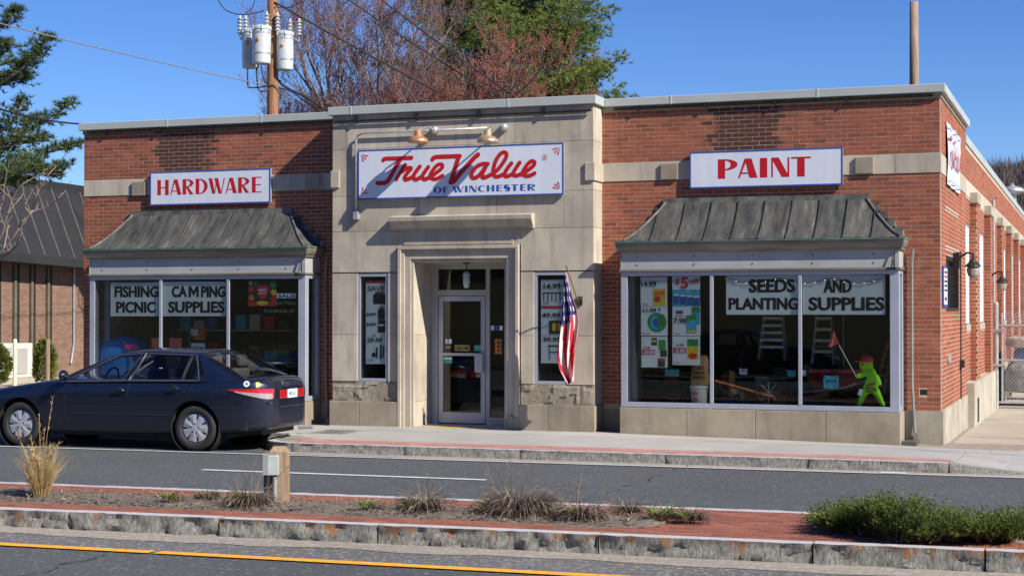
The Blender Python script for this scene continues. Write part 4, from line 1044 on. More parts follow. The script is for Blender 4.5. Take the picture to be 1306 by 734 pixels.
# ------------------------------------------------------------ signs
def cabinet(name, label, px0, py0, px1, py1, yf, depth, group=None):
    a = at(px0, py0, 'Y', yf); b = at(px1, py1, 'Y', yf); x0, x1, z1, z0 = a.x, b.x, a.z, b.z
    t = thing(name, ((x0+x1)/2, yf+depth, z0), label, 'sign')
    mb = MB(); mb.box(x0, x1, yf, yf+depth, z0, z1); e = 0.022
    c = mb.build('cabinet', B['galv'], t); bevel(c, 0.006)
    mb = MB(); mb.box(x0, x1, yf-0.006, yf-0.0005, z0, z0+e); mb.box(x0, x1, yf-0.006, yf-0.0005, z1-e, z1); mb.box(x0, x0+e, yf-0.006, yf-0.0005, z0+e, z1-e); mb.box(x1-e, x1, yf-0.006, yf-0.0005, z0+e, z1-e)
    mb.build('border', B['blue'], t)
    mb = MB(); mb.box(x0+e, x1-e, yf-0.003, yf-0.0005, z0+e, z1-e); mb.build('face', B['white'], t)
    for xx in (lerp(x0, x1, 0.1), lerp(x0, x1, 0.9)):
        mb = MB(); mb.box(xx-0.03, xx+0.03, yf+depth, 0.0 if yf > -0.4 else -PC, lerp(z0, z1, 0.4), lerp(z0, z1, 0.6)); mb.build('bracket', B['blackmet'], t)
    return t, x0, x1, z0, z1
t, x0, x1, z0, z1 = cabinet('hardware_sign', 'white box sign with blue rim and red letters HARDWARE above the left shop window', 191.5, 219.5, 345, 258.3, -0.075, 0.05)
yl = -0.075-0.0042
def word(t, s, spans, zb, zt, yl, tk, th, mt, name='lettering'):
    for ch_, (a, b) in zip(s, spans): mb = MB(); put_glyph(mb, ch_, a, zb, zt-zb, b-a, yl, tk, th); mb.build('letter', mt, t)
hp = [(121,232),(247,357),(368,476),(496,614),(622,783),(790,900),(912,1022),(1047,1142)]
X_ = lambda v: at(185+v/7.682, 237, 'Y', yl).x
ztop = at(201.5, 229.5, 'Y', yl).z; zbot = at(201.5, 249.0, 'Y', yl).z
word(t, 'HARDWARE', [(X_(a), X_(b)) for a, b in hp], zbot, ztop, yl, 0.27, 0.06, B['red'])
t, x0, x1, z0, z1 = cabinet('paint_sign', 'white box sign with blue rim and red letters PAINT above the right shop window', 879.5, 194, 1075, 235.5, -0.075, 0.05)
yl = -0.075-0.0042
pp = [(238,370),(372,502),(518,566),(594,714),(726,858)]
X_ = lambda v: at(870+v/5.224, 213, 'Y', yl).x
ztop = at(916, 203.3, 'Y', yl).z; zbot = at(916, 228.0, 'Y', yl).z
PG = [(X_(a), X_(b)) for a, b in pp]
word(t, 'PAINT', PG, zbot, ztop, yl, 0.38, 0.07, B['red'])
YS = -PC-0.055
t, x0, x1, z0, z1 = cabinet('store_name_sign', 'long white box sign with red script True Value OF WINCHESTER over the door', 456.5, 191.5, 719, 248, YS, 0.04)
yl = YS-0.0045
def c1(x, y): p = at(440+x/8.156, 170+y/8.156, 'Y', yl); return (p.x, p.z)
def c2(x, y): p = at(580+x/8.156, 170+y/8.156, 'Y', yl); return (p.x, p.z)
mb = MB(); W_ = 0.074
def st(f, pts, k=1.0, layer=[0]):
    brush(mb, [f(*p) for p in pts], W_*k, yl-0.0005*(layer[0] % 6)); layer[0] += 1
st(c1, [(398,280),(410,268),(440,264),(520,262),(600,259),(692,255)], 0.92)
st(c1, [(575,270),(540,330),(490,420),(455,480),(425,512),(385,517),(338,517)], 0.98)
mb.build('script_letter', B['red'], t); mb = MB()
st(c1, [(628,328),(600,370),(562,430),(535,478)], 0.86)
st(c1, [(600,395),(640,365),(690,362),(660,400),(625,450),(625,478),(650,478),(700,455)], 0.86)
st(c1, [(780,345),(745,390),(715,440),(718,470),(745,478),(800,450)], 0.86)
st(c1, [(868,350),(835,395),(808,440),(812,468),(838,476),(885,455)], 0.86)
st(c1, [(880,462),(950,410),(1005,365),(1012,330),(985,322),(945,345),(905,400),(885,445),(905,470),(950,475),(1015,440)], 0.84)
mb.build('script_letter', B['red'], t); mb = MB()
st(c1, [(910,272),(925,255),(960,246),(1060,242),(1195,237)], 0.95)
st(c1, [(1185,240),(1165,300),(1135,400),(1105,490),(1098,510)], 1.0)
st(c1, [(1098,510),(1130,500),(1180,440),(1240,370),(1300,305),(1350,250),(1385,222)], 1.0)
mb.build('script_letter', B['red'], t); mb = MB()
st(c2, [(345,318),(290,318),(230,345),(190,395),(172,435),(190,462),(230,455),(275,415),(325,340)], 0.86)
st(c2, [(330,335),(300,395),(285,435),(300,460),(345,445),(385,425)], 0.86)
st(c2, [(380,430),(440,385),(500,310),(535,245),(535,208),(505,198),(465,225),(425,290),(405,360),(400,410),(415,445),(455,448),(520,420)], 0.86)
st(c2, [(590,312),(555,355),(525,405),(520,440),(545,448),(600,425)], 0.86)
st(c2, [(675,305),(645,350),(615,400),(612,432),(640,440),(690,425)], 0.86)
st(c2, [(690,430),(760,385),(820,335),(830,300),(800,290),(760,320),(720,380),(708,418),(735,440),(780,440),(832,415)], 0.84)
mb.build('script_letter', B['red'], t)
of = [('O',(920,1006)),('F',(1020,1078))]
for ch_, (a, b) in of:
    zb, zt = c1(960, 622)[1], c1(960, 557)[1]; mb = MB(); put_glyph(mb, ch_, c1(a, 590)[0], zb, zt-zb, c1(b, 590)[0]-c1(a, 590)[0], yl, 0.42, 0.09); mb.build('letter', B['blue'], t)
wl_ = [('W',(-25,95)),('I',(107,133)),('N',(152,226)),('C',(240,318)),('H',(333,412)),('E',(432,497)),('S',(511,580)),('T',(586,662)),('E',(680,740)),('R',(757,838))]
zb = c2(120, 612)[1]; zt = c2(120, 546)[1]
for ch_, (a, b) in wl_: mb = MB(); put_glyph(mb, ch_, c2(a, 570)[0], zb, zt-zb, c2(b, 570)[0]-c2(a, 570)[0], yl, 0.42, 0.09); mb.build('letter', B['blue'], t)
mb = MB(); c = c2(935, 252); r_ = 0.045
O_ = arc(c[0], c[1], r_, r_, 0, 360, 24); I_ = arc(c[0], c[1], r_-0.006, r_-0.006, 0, 360, 24)
for i in range(24): mb.poly([(O_[i][0], yl, O_[i][1]), (O_[i+1][0], yl, O_[i+1][1]), (I_[i+1][0], yl, I_[i+1][1]), (I_[i][0], yl, I_[i][1])])
put_text(mb, 'R', c[0]-0.016, c[0]+0.02, c[1]-0.025, c[1]+0.025, yl); mb.build('registered_mark', B['red'], t)
mb = MB()       # three-ray corner marks
for (cx, cz, sx, sz) in ((x0+0.10, z1-0.16, 1, 1), (x0+0.10, z0+0.07, 1, -1), (x1-0.10, z1-0.16, -1, 1), (x1-0.10, z0+0.07, -1, -1)):
    zc = cz+0.05
    for i, a in enumerate((18, 45, 72)):
        ang = R(a); L = 0.125; d = Vector((-math.cos(ang)*sx, math.sin(ang)*sz)); n_ = Vector((-d.y, d.x))*0.014
        d = Vector((math.cos(ang)*sx, -math.sin(ang)*sz)); n_ = Vector((-d.y, d.x))*0.013; s = Vector((cx-sx*.045, zc+sz*.045)) + d*0.03*i*0; e = s + d*L
        s = s + d*0.02
        mb.poly([(s.x-n_.x*0.1, yl-.0003*i, s.y-n_.y*0.1), (s.x+n_.x*0.1, yl-.0003*i, s.y+n_.y*0.1), (e.x+n_.x, yl-.0003*i, e.y+n_.y), (e.x-n_.x, yl-.0003*i, e.y-n_.y)])
mb.build('corner_mark', B['red'], t)
# side wall banner, buckled white sheet
bx = MB(); ya, yb = 0.80, 3.15; za, zb = 3.80, 4.74; P = []
for i in range(25):
    y = lerp(ya, yb, i/24); sc = 0.035*noise.noise(Vector((y*3, 1, 0)))
    P.append([Vector((0.030+0.010*math.sin(y*7+z_*0.6)+0.012*noise.noise(Vector((y*4, z_, 0))), y, lerp(za+0.02, zb+sc, z_/8)-0.02)) for z_ in range(9)])
bx.grid(P); sb = thing('side_banner', (0.03, 2.1, za), 'buckled white sheet with red script fixed high on the side wall by the corner', 'banner')
bx.build('sheet', B['white'], sb, smooth=True)
mb = MB()
def sidebrush(pts, wd, xo):
    P = cr([Vector(p) for p in pts]); 
    for i in range(len(P)-1):
        d = (P[i+1]-P[i]).normalized(); n_ = Vector((-d.y, d.x))*wd/2
        mb.poly([(xo, P[i].x-n_.x, P[i].y-n_.y), (xo, P[i+1].x-n_.x, P[i+1].y-n_.y), (xo, P[i+1].x+n_.x, P[i+1].y+n_.y), (xo, P[i].x+n_.x, P[i].y+n_.y)])
def s2(x, z): return (lerp(ya+0.15, yb-0.15, x), lerp(4.05, 4.55, z))
for pts in ([(0.0,.9),(0.05,.95),(.22,.95)], [(.16,.92),(.1,.4),(.02,.08)], [(.2,.6),(.16,.15)], [(.2,.5),(.27,.6),(.25,.2),(.3,.15),(.34,.6),(.33,.2),(.38,.2),(.42,.55),(.38,.5),(.38,.2),(.44,.2)],
            [(.42,.9),(.48,.97),(.56,.95),(.54,.3),(.53,.05),(.6,.5),(.66,.9)], [(.70,.6),(.63,.5),(.62,.2),(.68,.3),(.70,.6),(.69,.2),(.74,.3),(.8,.9),(.76,.7),(.75,.2),(.8,.2),(.83,.6),(.82,.2),(.87,.3),(.88,.6),(.88,.2),(.92,.3),(.97,.6),(.93,.5),(.93,.2),(.99,.25)]):
    sidebrush([s2(*p) for p in pts], 0.05, 0.056)
mb.build('script_lettering', M('faded red ink', (0.5, 0.16, 0.17), 0.6), sb)
mb = MB()
for z_ in (za+0.06, zb-0.08): mb.poly([(0.056, ya+0.05, z_), (0.056, yb-0.05, z_), (0.056, yb-0.05, z_+0.02), (0.056, ya+0.05, z_+0.02)])
mb.build('border', M('faded blue ink', (0.2, 0.3, 0.6), 0.6), sb)
# small notice by the hatch
nt_ = thing('wall_notice', (0.02, 0.32, 1.95), 'narrow white notice board with an arrow on the brick corner below the hatch window', 'sign')
a = at(1200, 338, 'X', 0.02); b = at(1204.5, 388, 'X', 0.02)
mb = MB(); mb.box(0.008, 0.03, 0.12, 0.72, 2.0, 2.58); mb.build('board', B['blue'], nt_)
mb = MB(); mb.box(0.030, 0.032, 0.15, 0.69, 2.03, 2.55); mb.build('face', B['white'], nt_)
mb = MB(); 
for i in range(5): mb.box(0.032, 0.034, 0.22, 0.62, 2.22+i*0.065, 2.25+i*0.065, 0 if i != 3 else 1)
mb.box(0.032, 0.034, 0.25, 0.45, 2.09, 2.13); mb.poly([(0.034, 0.45, 2.06), (0.034, 0.58, 2.11), (0.034, 0.45, 2.16)]); mb.build('lettering', [B['ink'], B['red']], nt_)

# ------------------------------------------------------------ lamps over the name sign, conduit
YC = -PC-0.05
cp = [at(454, 272, 'Y', YC), at(453.5, 200, 'Y', YC), at(453, 176, 'Y', YC), at(456, 171, 'Y', YC), at(463, 169.5, 'Y', YC), at(530, 167, 'Y', YC), at(612, 164.5, 'Y', YC), at(626, 164, 'Y', YC)]
zc = cp[5].z
pts = [(cp[0].x, YC, cp[0].z), (cp[0].x, YC, zc-0.12), (cp[0].x+0.03, YC, zc-0.04), (cp[0].x+0.12, YC, zc), (cp[6].x+0.12, YC, zc)]
cond = thing('sign_conduit', (cp[0].x, YC, cp[0].z), 'galvanised conduit running up and along the stone above the name sign', 'conduit')
mb = MB(); mb.tube(pts, 0.017, 8); mb.build('pipe', B['galv'], cond, smooth=True)
mb = MB(); mb.box(cp[0].x-0.045, cp[0].x+0.045, YC-0.03, -PC, cp[0].z-0.10, cp[0].z+0.03); bevel(mb.build('outlet_box', B['galv'], cond), 0.008)
lampx = []
for (px_, nm, mt) in ((533, 'left', 'copper'), (622, 'right', 'brass')):
    yl_ = -PC-0.36; p = at(px_, 176, 'Y', yl_); q = Vector((p.x+0.14, YC, zc))
    t = thing('sign_lamp', (p.x, yl_, p.z-0.08), ('copper coloured' if nm == 'left' else 'paler brass coloured') + ' dome lamp on an arm above the name sign, ' + ('over the word True' if nm == 'left' else 'over the word Value'), 'lamp', 'dome lamps above the name sign')
    mb = MB(); mb.lathe((p.x, yl_, p.z-0.07), [(0.165,0.0),(0.17,0.008),(0.155,0.045),(0.115,0.085),(0.068,0.105),(0.06,0.11),(0.055,0.185),(0.03,0.20),(0.0,0.205)], 24)
    mb.build('lamp_shade', B[mt], t, smooth=True)
    mb = MB(); mb.lathe((q.x, -PC, zc), [(0.065,0.0),(0.065,0.05),(0.05,0.09),(0.02,0.10)], 14, (0,-1,0)); mb.build('junction_box', B['galv'], t, smooth=True)
    mb = MB(); mb.tube([(q.x, -PC-0.08, zc), (q.x, -PC-0.25, zc+0.03), (p.x+0.02, yl_+0.06, p.z+0.14), (p.x, yl_, p.z+0.10)], 0.014, 7); mb.build('arm', B['galv'], t)
    mb = MB(); mb.lathe((p.x, yl_, p.z-0.05), [(0.03,0.05),(0.045,0.0),(0.03,-0.02)], 10); mb.build('bulb', B['plastic'], t)
# wall lanterns on the side
for (px_, py_, xo, lab) in ((1241, 340, 0, 'black gooseneck lantern on the side wall, the one nearer the street'), (1278, 360, 0, 'black gooseneck lantern on the side wall, the farther one beyond the fence post')):
    p = at(px_, py_, 'X', 0.30); t = thing('wall_lantern', (0.1, p.y, p.z-0.3), lab, 'lamp', 'lanterns on the side wall')
    mb = MB(); mb.box(0.0, 0.10, p.y-0.04, p.y+0.04, p.z-0.02, p.z+0.22); mb.tube([(0.08,p.y,p.z+0.1),(0.12,p.y,p.z+0.16),(0.22,p.y,p.z+0.22),(0.30,p.y,p.z+0.20),(0.30,p.y,p.z+0.12)], 0.018, 7); mb.build('bracket', B['blackmet'], t)
    mb = MB(); mb.lathe((0.30,p.y,p.z), [(0.125,0.0),(0.12,0.02),(0.07,0.07),(0.035,0.12),(0.0,0.14)], 12); mb.build('hood', B['blackmet'], t)
    mb = MB(); mb.lathe((0.30,p.y,p.z), [(0.085,-0.0),(0.10,-0.05),(0.08,-0.13),(0.04,-0.17)], 10); mb.build('lamp_glass', M('grey lantern glass', (0.32, 0.30, 0.27), 0.3), t)

# ------------------------------------------------------------ flag on its bracket by the right narrow window
fl = thing('flag', (-5.75, -0.5, 1.9), 'stars and stripes flag hanging limp from a pole on the stone right of the door', 'flag')
FY = -PC-0.42
tip = at(723, 341, 'Y', FY-0.12); brk = at(738, 386, 'Y', -PC-0.05)
mb = MB(); mb.tube([brk, tip], 0.011, 8); mb.lathe(tip, [(0.012,0),(0.022,0.015),(0.022,0.03),(0.01,0.045)], 8, (tip-brk)); mb.build('pole', B['post'], fl)
mb = MB(); c = at(739, 382, 'Y', -PC-0.03); mb.box(c.x-0.04, c.x+0.04, -PC-0.03, -PC, c.z-0.08, c.z+0.05); mb.lathe(c, [(0.035,0),(0.045,0.03),(0.02,0.07)], 10, (0,-1,0.3)); mb.build('bracket', B['blackmet'], fl)
Lp = [(722.5,347),(721,360),(719,378),(717,398),(714,415),(712,432),(711.5,450),(711,462),(714,470),(722,483),(727,489)]
Rp = [(724.5,347),(727,360),(730.5,378),(736.5,396),(739,410),(737,430),(734,448),(733.5,462),(733,476),(732,486),(728,490)]
nu, nv = 52, 60; me = bpy.data.meshes.new('cloth'); V_ = []; Fc = []; Mi = []
def prof_(a, t):
    k = t*(len(a)-1); i = min(int(k), len(a)-2); f_ = k-i; return (lerp(a[i][0], a[i+1][0], f_), lerp(a[i][1], a[i+1][1], f_))
for j in range(nv+1):
    t_ = j/nv; l = prof_(Lp, t_); r_ = prof_(Rp, t_)
    for i in range(nu+1):
        s = i/nu; amp = 0.02+0.07*min(1, t_*2.2)
        y = FY + amp*math.sin(s*15+t_*2.0) + 0.03*math.sin(s*6+1+t_*4) - 0.12*(1-t_)*0.8
        xpx = lerp(l[0], r_[0], s); ypx = lerp(l[1], r_[1], s)
        p = at(xpx, ypx, 'Y', FY); V_.append(Vector((p.x, y, p.z)))
for j in range(nv):
    for i in range(nu):
        Fc.append((j*(nu+1)+i, j*(nu+1)+i+1, (j+1)*(nu+1)+i+1, (j+1)*(nu+1)+i)); s = (i+0.5)/nu; t_ = (j+0.5)/nv
        s_ = s + 0.05*math.sin(t_*5); stripe = int(s_*11) % 2
        if t_ < 0.46-0.16*s and s < 0.86:
            star = ((i*2 + (j//2)*3) % 9 < 2) and (j % 4 < 2); Mi.append(2 if not star else 1)
        else: Mi.append(0 if stripe == 0 else 1)
b_ = MB(); b_.v = [tuple(v) for v in V_]; b_.f = Fc; b_.m = Mi
B['fred'] = M('flag red cloth', (0.62, 0.02, 0.04), 0.8, 0, 0.1, 5, trans=0.2); B['fwhite'] = M('flag white cloth', (0.78, 0.75, 0.76), 0.8, 0, 0.05, 5, trans=0.2); B['fblue'] = M('flag blue cloth', (0.03, 0.035, 0.16), 0.8, 0, 0.1, 5, trans=0.2)
b_.build('cloth', [B['fred'], B['fwhite'], B['fblue']], fl, smooth=True)

# ------------------------------------------------------------ paper banners and posters on the glass
YG = BY+0.04
def banner(lab, px0, py0, px1, py1, lines, yb=YG):
    t = thing('paper_banner', (0, 0, 0), lab, 'banner'); a = at(px0, py0, 'Y', yb); b = at(px1, py1, 'Y', yb); t.location = ((a.x+b.x)/2, yb, b.z)
    mb = MB(); n = 12; P = []
    for i in range(n+1):
        x = lerp(a.x, b.x, i/n); P.append([Vector((x, yb+0.001*math.sin(x*5+j), lerp(b.z, a.z+0.005*math.sin(x*3), j/4))) for j in range(5)])
    mb.grid(P); mb.build('sheet', B['bpaper'], t)
    mb = MB()
    for (s, x0_, y0_, x1_, y1_) in lines:
        p = at(x0_, y0_, 'Y', yb-0.0025); q = at(x1_, y1_, 'Y', yb-0.0025); put_text(mb, s, p.x, q.x-.010, q.z, p.z, yb-0.0025); put_text(mb, s, p.x+.010, q.x, q.z+.004, p.z-.004, yb-0.0030)
    mb.build('lettering', B['ink'], t); return t
banner('pale paper banner lettered FISHING over PICNIC at the left of the left window', 141, 360, 202.5, 403, [('FISHING', 146, 364.8, 202.3, 379), ('PICNIC', 148, 384.3, 198.5, 399)])
banner('pale paper banner lettered CAMPING over SUPPLIES in the middle of the left window', 208, 359.5, 288, 403, [('CA', 219, 364.5, 238.5, 379), ('M', 240.5, 364.8, 253.5, 378.7), ('PING', 256.5, 364.5, 287.5, 379), ('SUPPLIES', 214.5, 384.0, 286.6, 398.8)])
banner('pale paper banner lettered SEEDS over PLANTING in the right window', 926, 351.5, 1018, 401, [('SEEDS', 955, 355.8, 1014.5, 372.8), ('PLANTING', 929, 379.4, 1018.5, 395)])
banner('pale paper banner lettered AND over SUPPLIES in the right window', 1023.5, 351, 1129, 401, [('AND', 1050, 356, 1086.5, 373), ('SUPPLIES', 1031, 378.6, 1128.3, 396)])
def poster(lab, px0, py0, px1, py1, yb, bg_, items, cat='poster', grp=None):
    """items: (kind, fractional box x0,y0,x1,y1 from the top left, material, text)"""
    a = at(px0, py0, 'Y', yb); b = at(px1, py1, 'Y', yb); t = thing('poster', ((a.x+b.x)/2, yb, b.z), lab, cat, grp)
    mb = MB(); mb.box(a.x, b.x, yb, yb+0.002, b.z, a.z); mb.build('sheet', bg_, t)
    groups = {}
    for (kd, u0, v0, u1, v1, mt, *tx) in items:
        x0_, x1_ = lerp(a.x, b.x, u0), lerp(a.x, b.x, u1); zt2, zb2 = lerp(a.z, b.z, v0), lerp(a.z, b.z, v1)
        m2 = groups.setdefault('price_text' if kd == 't' else 'picture', (MB(), [])); k = m2[0]
        if mt not in m2[1]: m2[1].append(mt)
        mi = m2[1].index(mt); yy = yb-0.0015-0.0006*len(k.f if len(k.f) < 12 else range(12))
        if kd == 't': put_text(k, tx[0], x0_, x1_, zb2, zt2, yb-0.0105, mi)
        elif kd == 'b': k.quad((x0_,yy,zb2),(x1_,yy,zb2),(x1_,yy,zt2),(x0_,yy,zt2), mi)
        elif kd == 'o': 
            cx, cz, rx, rz = (x0_+x1_)/2, (zt2+zb2)/2, (x1_-x0_)/2, (zt2-zb2)/2
            k.poly([(cx+rx*math.cos(q*math.pi/10), yy, cz+rz*math.sin(q*math.pi/10)) for q in range(20)], mi)
    for nm, (k, ms) in groups.items(): k.build(nm, [B[m_] for m_ in ms], t)
    return t
S_ = lambda v0: [('t', .06, v0, .35, v0+.035, 'greyink', 'Sale')]
W1 = B['paper']
poster('white sale sheet with 14.99 and a yellow package in the right window', 817, 351, 851, 390.5, YG, W1, [('b',0,0,1,.06,'pred'),('t',.03,.19,.60,.37,'ink','14.99'),('b',.47,.44,.93,.98,'pyellow'),('b',.5,.5,.9,.66,'porange'),('o',.5,.68,.75,.86,'pred'),('t',.04,.9,.3,.96,'pred','True')])
poster('white sale sheet with 11.99 and a coiled green hose in the right window', 817.5, 391, 851.5, 428, YG, W1, [('t',.08,.05,.58,.20,'ink','11.99'),('o',.64,.03,.75,.16,'pcyan'),('o',.24,.2,.96,.88,'pgreen'),('o',.34,.28,.86,.8,'pcyan'),('b',.60,.26,.88,.75,'pgreen'),('o',.44,.42,.66,.66,'pblue'),('t',.04,.90,.32,.96,'pred','True')])
poster('white sale sheet with a red 20.00 band and small product bottles', 818, 429, 851.5, 468.5, YG, W1, [('b',.38,.04,.6,.28,'pdark'),('b',.66,.1,.92,.42,'pgreen'),('b',.72,.43,.97,.65,'pdark'),('b',.63,.7,.9,.98,'pdark'),('b',.03,.42,.52,.58,'pred'),('t',.06,.44,.49,.56,'paper','-20.00'),('t',.1,.33,.35,.40,'ink','79.99'),('b',.68,.72,.86,.8,'pred'),('b',.4,.1,.58,.18,'pyellow')])
poster('teal sale sheet with a big red 5 off over paint cans', 857.5, 352, 893, 390, YG, B['pcyan'], [('b',0,0,1,.45,'paper'),('t',.3,.04,.58,.42,'pred','5'),('t',.60,.08,.97,.26,'pred','off'),('t',.10,.08,.27,.30,'pred','$'),('b',0,.45,1,.62,'pcyan'),('b',.04,.60,.24,.92,'pblue'),('b',.28,.62,.48,.94,'pblue'),('b',.52,.64,.72,.96,'pblue'),('b',.75,.66,.97,.98,'pblue'),('b',.04,.6,.24,.66,'paper'),('b',.28,.62,.48,.68,'paper'),('b',.52,.64,.72,.7,'paper'),('b',.75,.66,.97,.72,'paper')])
poster('white sale sheet with 7.98 and two green blue bags', 857.5, 390.5, 893.5, 428, YG, W1, [('b',.12,.14,.38,.26,'greyink'),('t',.12,.29,.42,.36,'pred','Final Price'),('t',.05,.40,.50,.58,'ink','7.98'),('b',.68,.02,.98,.62,'pcyan'),('b',.68,.02,.98,.2,'pgreen'),('b',.50,.30,.86,.92,'pcyan'),('b',.50,.30,.86,.46,'pgreen'),('b',.52,.8,.84,.9,'pyellow'),('t',.05,.9,.28,.96,'pred','True')])
poster('white sale sheet with a red -2.00 band and a yellow green seed bag', 857.5, 428.5, 893, 465.5, YG, W1, [('t',.16,.27,.42,.34,'ink','5.99'),('b',.03,.40,.50,.58,'pred'),('t',.08,.42,.46,.56,'paper','-2.00'),('b',.54,.1,.93,.80,'pyellow'),('b',.54,.1,.93,.34,'pgreen'),('o',.58,.58,.9,.78,'pred'),('t',.05,.88,.28,.94,'pred','True')])
YN = -PC+0.055
poster('tall sale poster with 14.99, 49.99 and 99.99, right of the door', 690, 356.5, 719, 463, YN, W1, [('t',.12,.045,.88,.115,'ink','14.99'),('b',.08,.15,.9,.17,'greyink'),('b',.1,.17,.15,.26,'greyink'),('b',.28,.17,.33,.27,'greyink'),('b',.46,.17,.51,.26,'greyink'),('b',.64,.17,.69,.27,'greyink'),('b',.82,.17,.87,.25,'greyink'),('b',0,.315,1,.345,'pred'),('t',.04,.40,.86,.455,'ink','49.99'),('b',.36,.49,1,.65,'pdark'),('b',.5,.52,.66,.61,'pyellow'),('b',.74,.52,.9,.61,'porange'),('b',0,.664,1,.668,'greyink'),('t',.1,.69,.86,.745,'ink','99.99'),('b',.36,.80,.40,.96,'greyink'),('b',.74,.80,.78,.96,'greyink'),('b',.3,.785,.9,.8,'ink'),('b',.40,.86,.74,.875,'greyink'),('b',.1,.28,.35,.29,'pred')])
poster('tall sale poster with two 499 grills, left of the door', 466.7, 358, 493.2, 464, YN, W1, [('b',.0,.0,.95,.03,'pred'),('t',.1,.06,.9,.12,'greyink','SAVE'),('b',.35,.16,.95,.28,'ink'),('b',.45,.13,.85,.16,'greyink'),('t',.04,.385,.50,.425,'ink','$499'),('b',.58,.34,.9,.46,'ink'),('b',.66,.31,.84,.345,'greyink'),('t',.04,.505,.50,.545,'ink','$499'),('b',.58,.48,.95,.62,'ink'),('b',.6,.45,.9,.48,'greyink'),('b',.62,.52,.9,.545,'paper'),('t',.3,.65,.5,.675,'ink','3 PC'),('t',.08,.685,.78,.74,'ink','29.99'),('b',.68,.77,.78,.94,'greyink'),('b',.5,.80,.57,.93,'ink'),('o',.30,.86,.48,.92,'ink'),('b',.82,.78,.88,.92,'ink'),('t',.06,.94,.34,.965,'pred','True')])
poster('red and green floral poster with a pink heart in the left window', 316.6, 357.7, 353, 390.5, YG, B['pdark'], [('b',0,.82,1,.98,'pred'),('o',.30,.18,.56,.58,'pred'),('o',.46,.18,.72,.58,'pred'),('o',.36,.30,.66,.72,'pred'),('t',.37,.32,.65,.42,'paper','HEART'),('t',.38,.45,.64,.54,'paper','OF IT'),('o',.02,.02,.16,.18,'pyellow'),('o',.02,.22,.2,.44,'pred'),('o',.02,.55,.22,.78,'porange'),('o',.78,.05,.98,.28,'pgreen'),('o',.8,.34,1,.58,'pyellow'),('o',.8,.6,1,.84,'pred'),('o',.3,.78,.7,.96,'pyellow'),('b',.24,.02,.3,.2,'pgreen')])
mb = MB()
for s, x0_, y0_, x1_, y1_ in (('low Prices', 352, 383, 377, 388.5), ('hundreds of', 337, 393, 376, 398.5)):
    p = at(x0_, y0_, 'Y', YG-0.016); q = at(x1_, y1_, 'Y', YG-0.016); put_text(mb, s, p.x, q.x, q.z, p.z, YG-0.016)
o = mb.build('window_lettering', M('faint white vinyl', (0.16, 0.17, 0.16), 0.7)); tag(o, 'faint grey vinyl words hundreds of on the right hand pane of the left window', 'lettering')
mb = MB(); a = at(353, 374, 'Y', YG); b = at(377, 380, 'Y', YG); mb.box(a.x, b.x, YG, YG+0.01, b.z, a.z); put_text(mb, 'SALE', a.x+.03, b.x-.03, b.z+.01, a.z-.01, YG-0.003, 1); tag(mb.build('poster', [B['bpaper'], B['pblue']]), 'narrow pale strip poster beside the floral heart poster', 'poster')
# string of little bulbs along the right window
mb = MB(); pts = []
for i in range(33):
    x = lerp(926, 1127, i/32); s = (x-926)/(201/3.0); sag = 7*math.sin(math.pi*(s % 1.0)); pts.append(at(x, 353.5+sag, 'Y', YG-0.02))
mb.tube(pts, 0.004, 4); 
for p in pts[::2]: mb.lathe(p, [(0.004,0),(0.011,-0.012),(0.004,-0.03)], 6, mi=1)
tag(mb.build('string_lights', [B['blackmet'], B['galv']]), 'thin string of small bulbs draped across the seed banners in the right window', 'string lights')

# ------------------------------------------------------------ things inside the windows
FL = 0.56                                        # window display floor height
mb = MB(); mb.box(-4.45, -0.65, BY+0.13, 0.32, 0.0, FL-0.01); mb.box(-13.78, -9.95, BY+0.13, 0.32, 0.0, FL-0.03); mb.build('display_floor', B['infloor'], store)
mb = MB(); mb.box(-5.1, -0.5, 0.9, 0.92, 2.55, 3.2); mb.box(-14, -9.5, 0.9, 0.92, 2.55, 3.2); mb.build('window_valance', B['inwall'], store)
# crossing child shaped caution figure
gy = -0.28
def gp(x, y, dy=0.0): p = at(x, y, 'Y', gy+dy); return Vector((p.x, gy+dy, p.z))
fig = thing('caution_figure', (gp(1108, 519).x, gy, FL), 'lime green plastic figure in a red cap holding an orange pennant in the window', 'figure')
def skinfig(name, nodes, edges, mat, parent, sub=2):
    """one continuous limb surface grown along a skeleton"""
    me = bpy.data.meshes.new(name); org = origin(parent)
    me.from_pydata([tuple(Vector(n[0])-org) for n in nodes], edges, []); me.materials.append(mat)
    o = bpy.data.objects.new(name, me); COL.objects.link(o); o.parent = parent
    sk = o.modifiers.new('skin', 'SKIN'); 
    for i, n in enumerate(nodes):
        v = me.skin_vertices[0].data[i]; v.radius = (n[1], n[2] if len(n) > 2 else n[1]); v.use_root = (i == 0)
    s = o.modifiers.new('sub', 'SUBSURF'); s.levels = sub; s.render_levels = sub
    dg = bpy.context.evaluated_depsgraph_get(); nm = bpy.data.meshes.new_from_object(o.evaluated_get(dg)); o.modifiers.clear(); o.data = nm
    for p in nm.polygons: p.use_smooth = True
    return o
nodes = [(gp(1110,489), .085,.075), (gp(1111,479), .085,.07), (gp(1110,471), .075,.06), (gp(1106,464), .038,.038),
         (gp(1097,479,-.08), .048,.045), (gp(1091,479.5,-.12), .045,.04),
         (gp(1119,483,.06), .045), (gp(1122,492,.06), .04),
         (gp(1103,499,-.03), .062,.06), (gp(1098.5,508,-.04), .048,.046), (gp(1097,515,-.04), .040,.04), (gp(1093,518,-.05), .045,.03),
         (gp(1118,500,.05), .06,.058), (gp(1122,508,.07), .048,.046), (gp(1125,515,.09), .040,.04), (gp(1128,518,.09), .045,.03)]
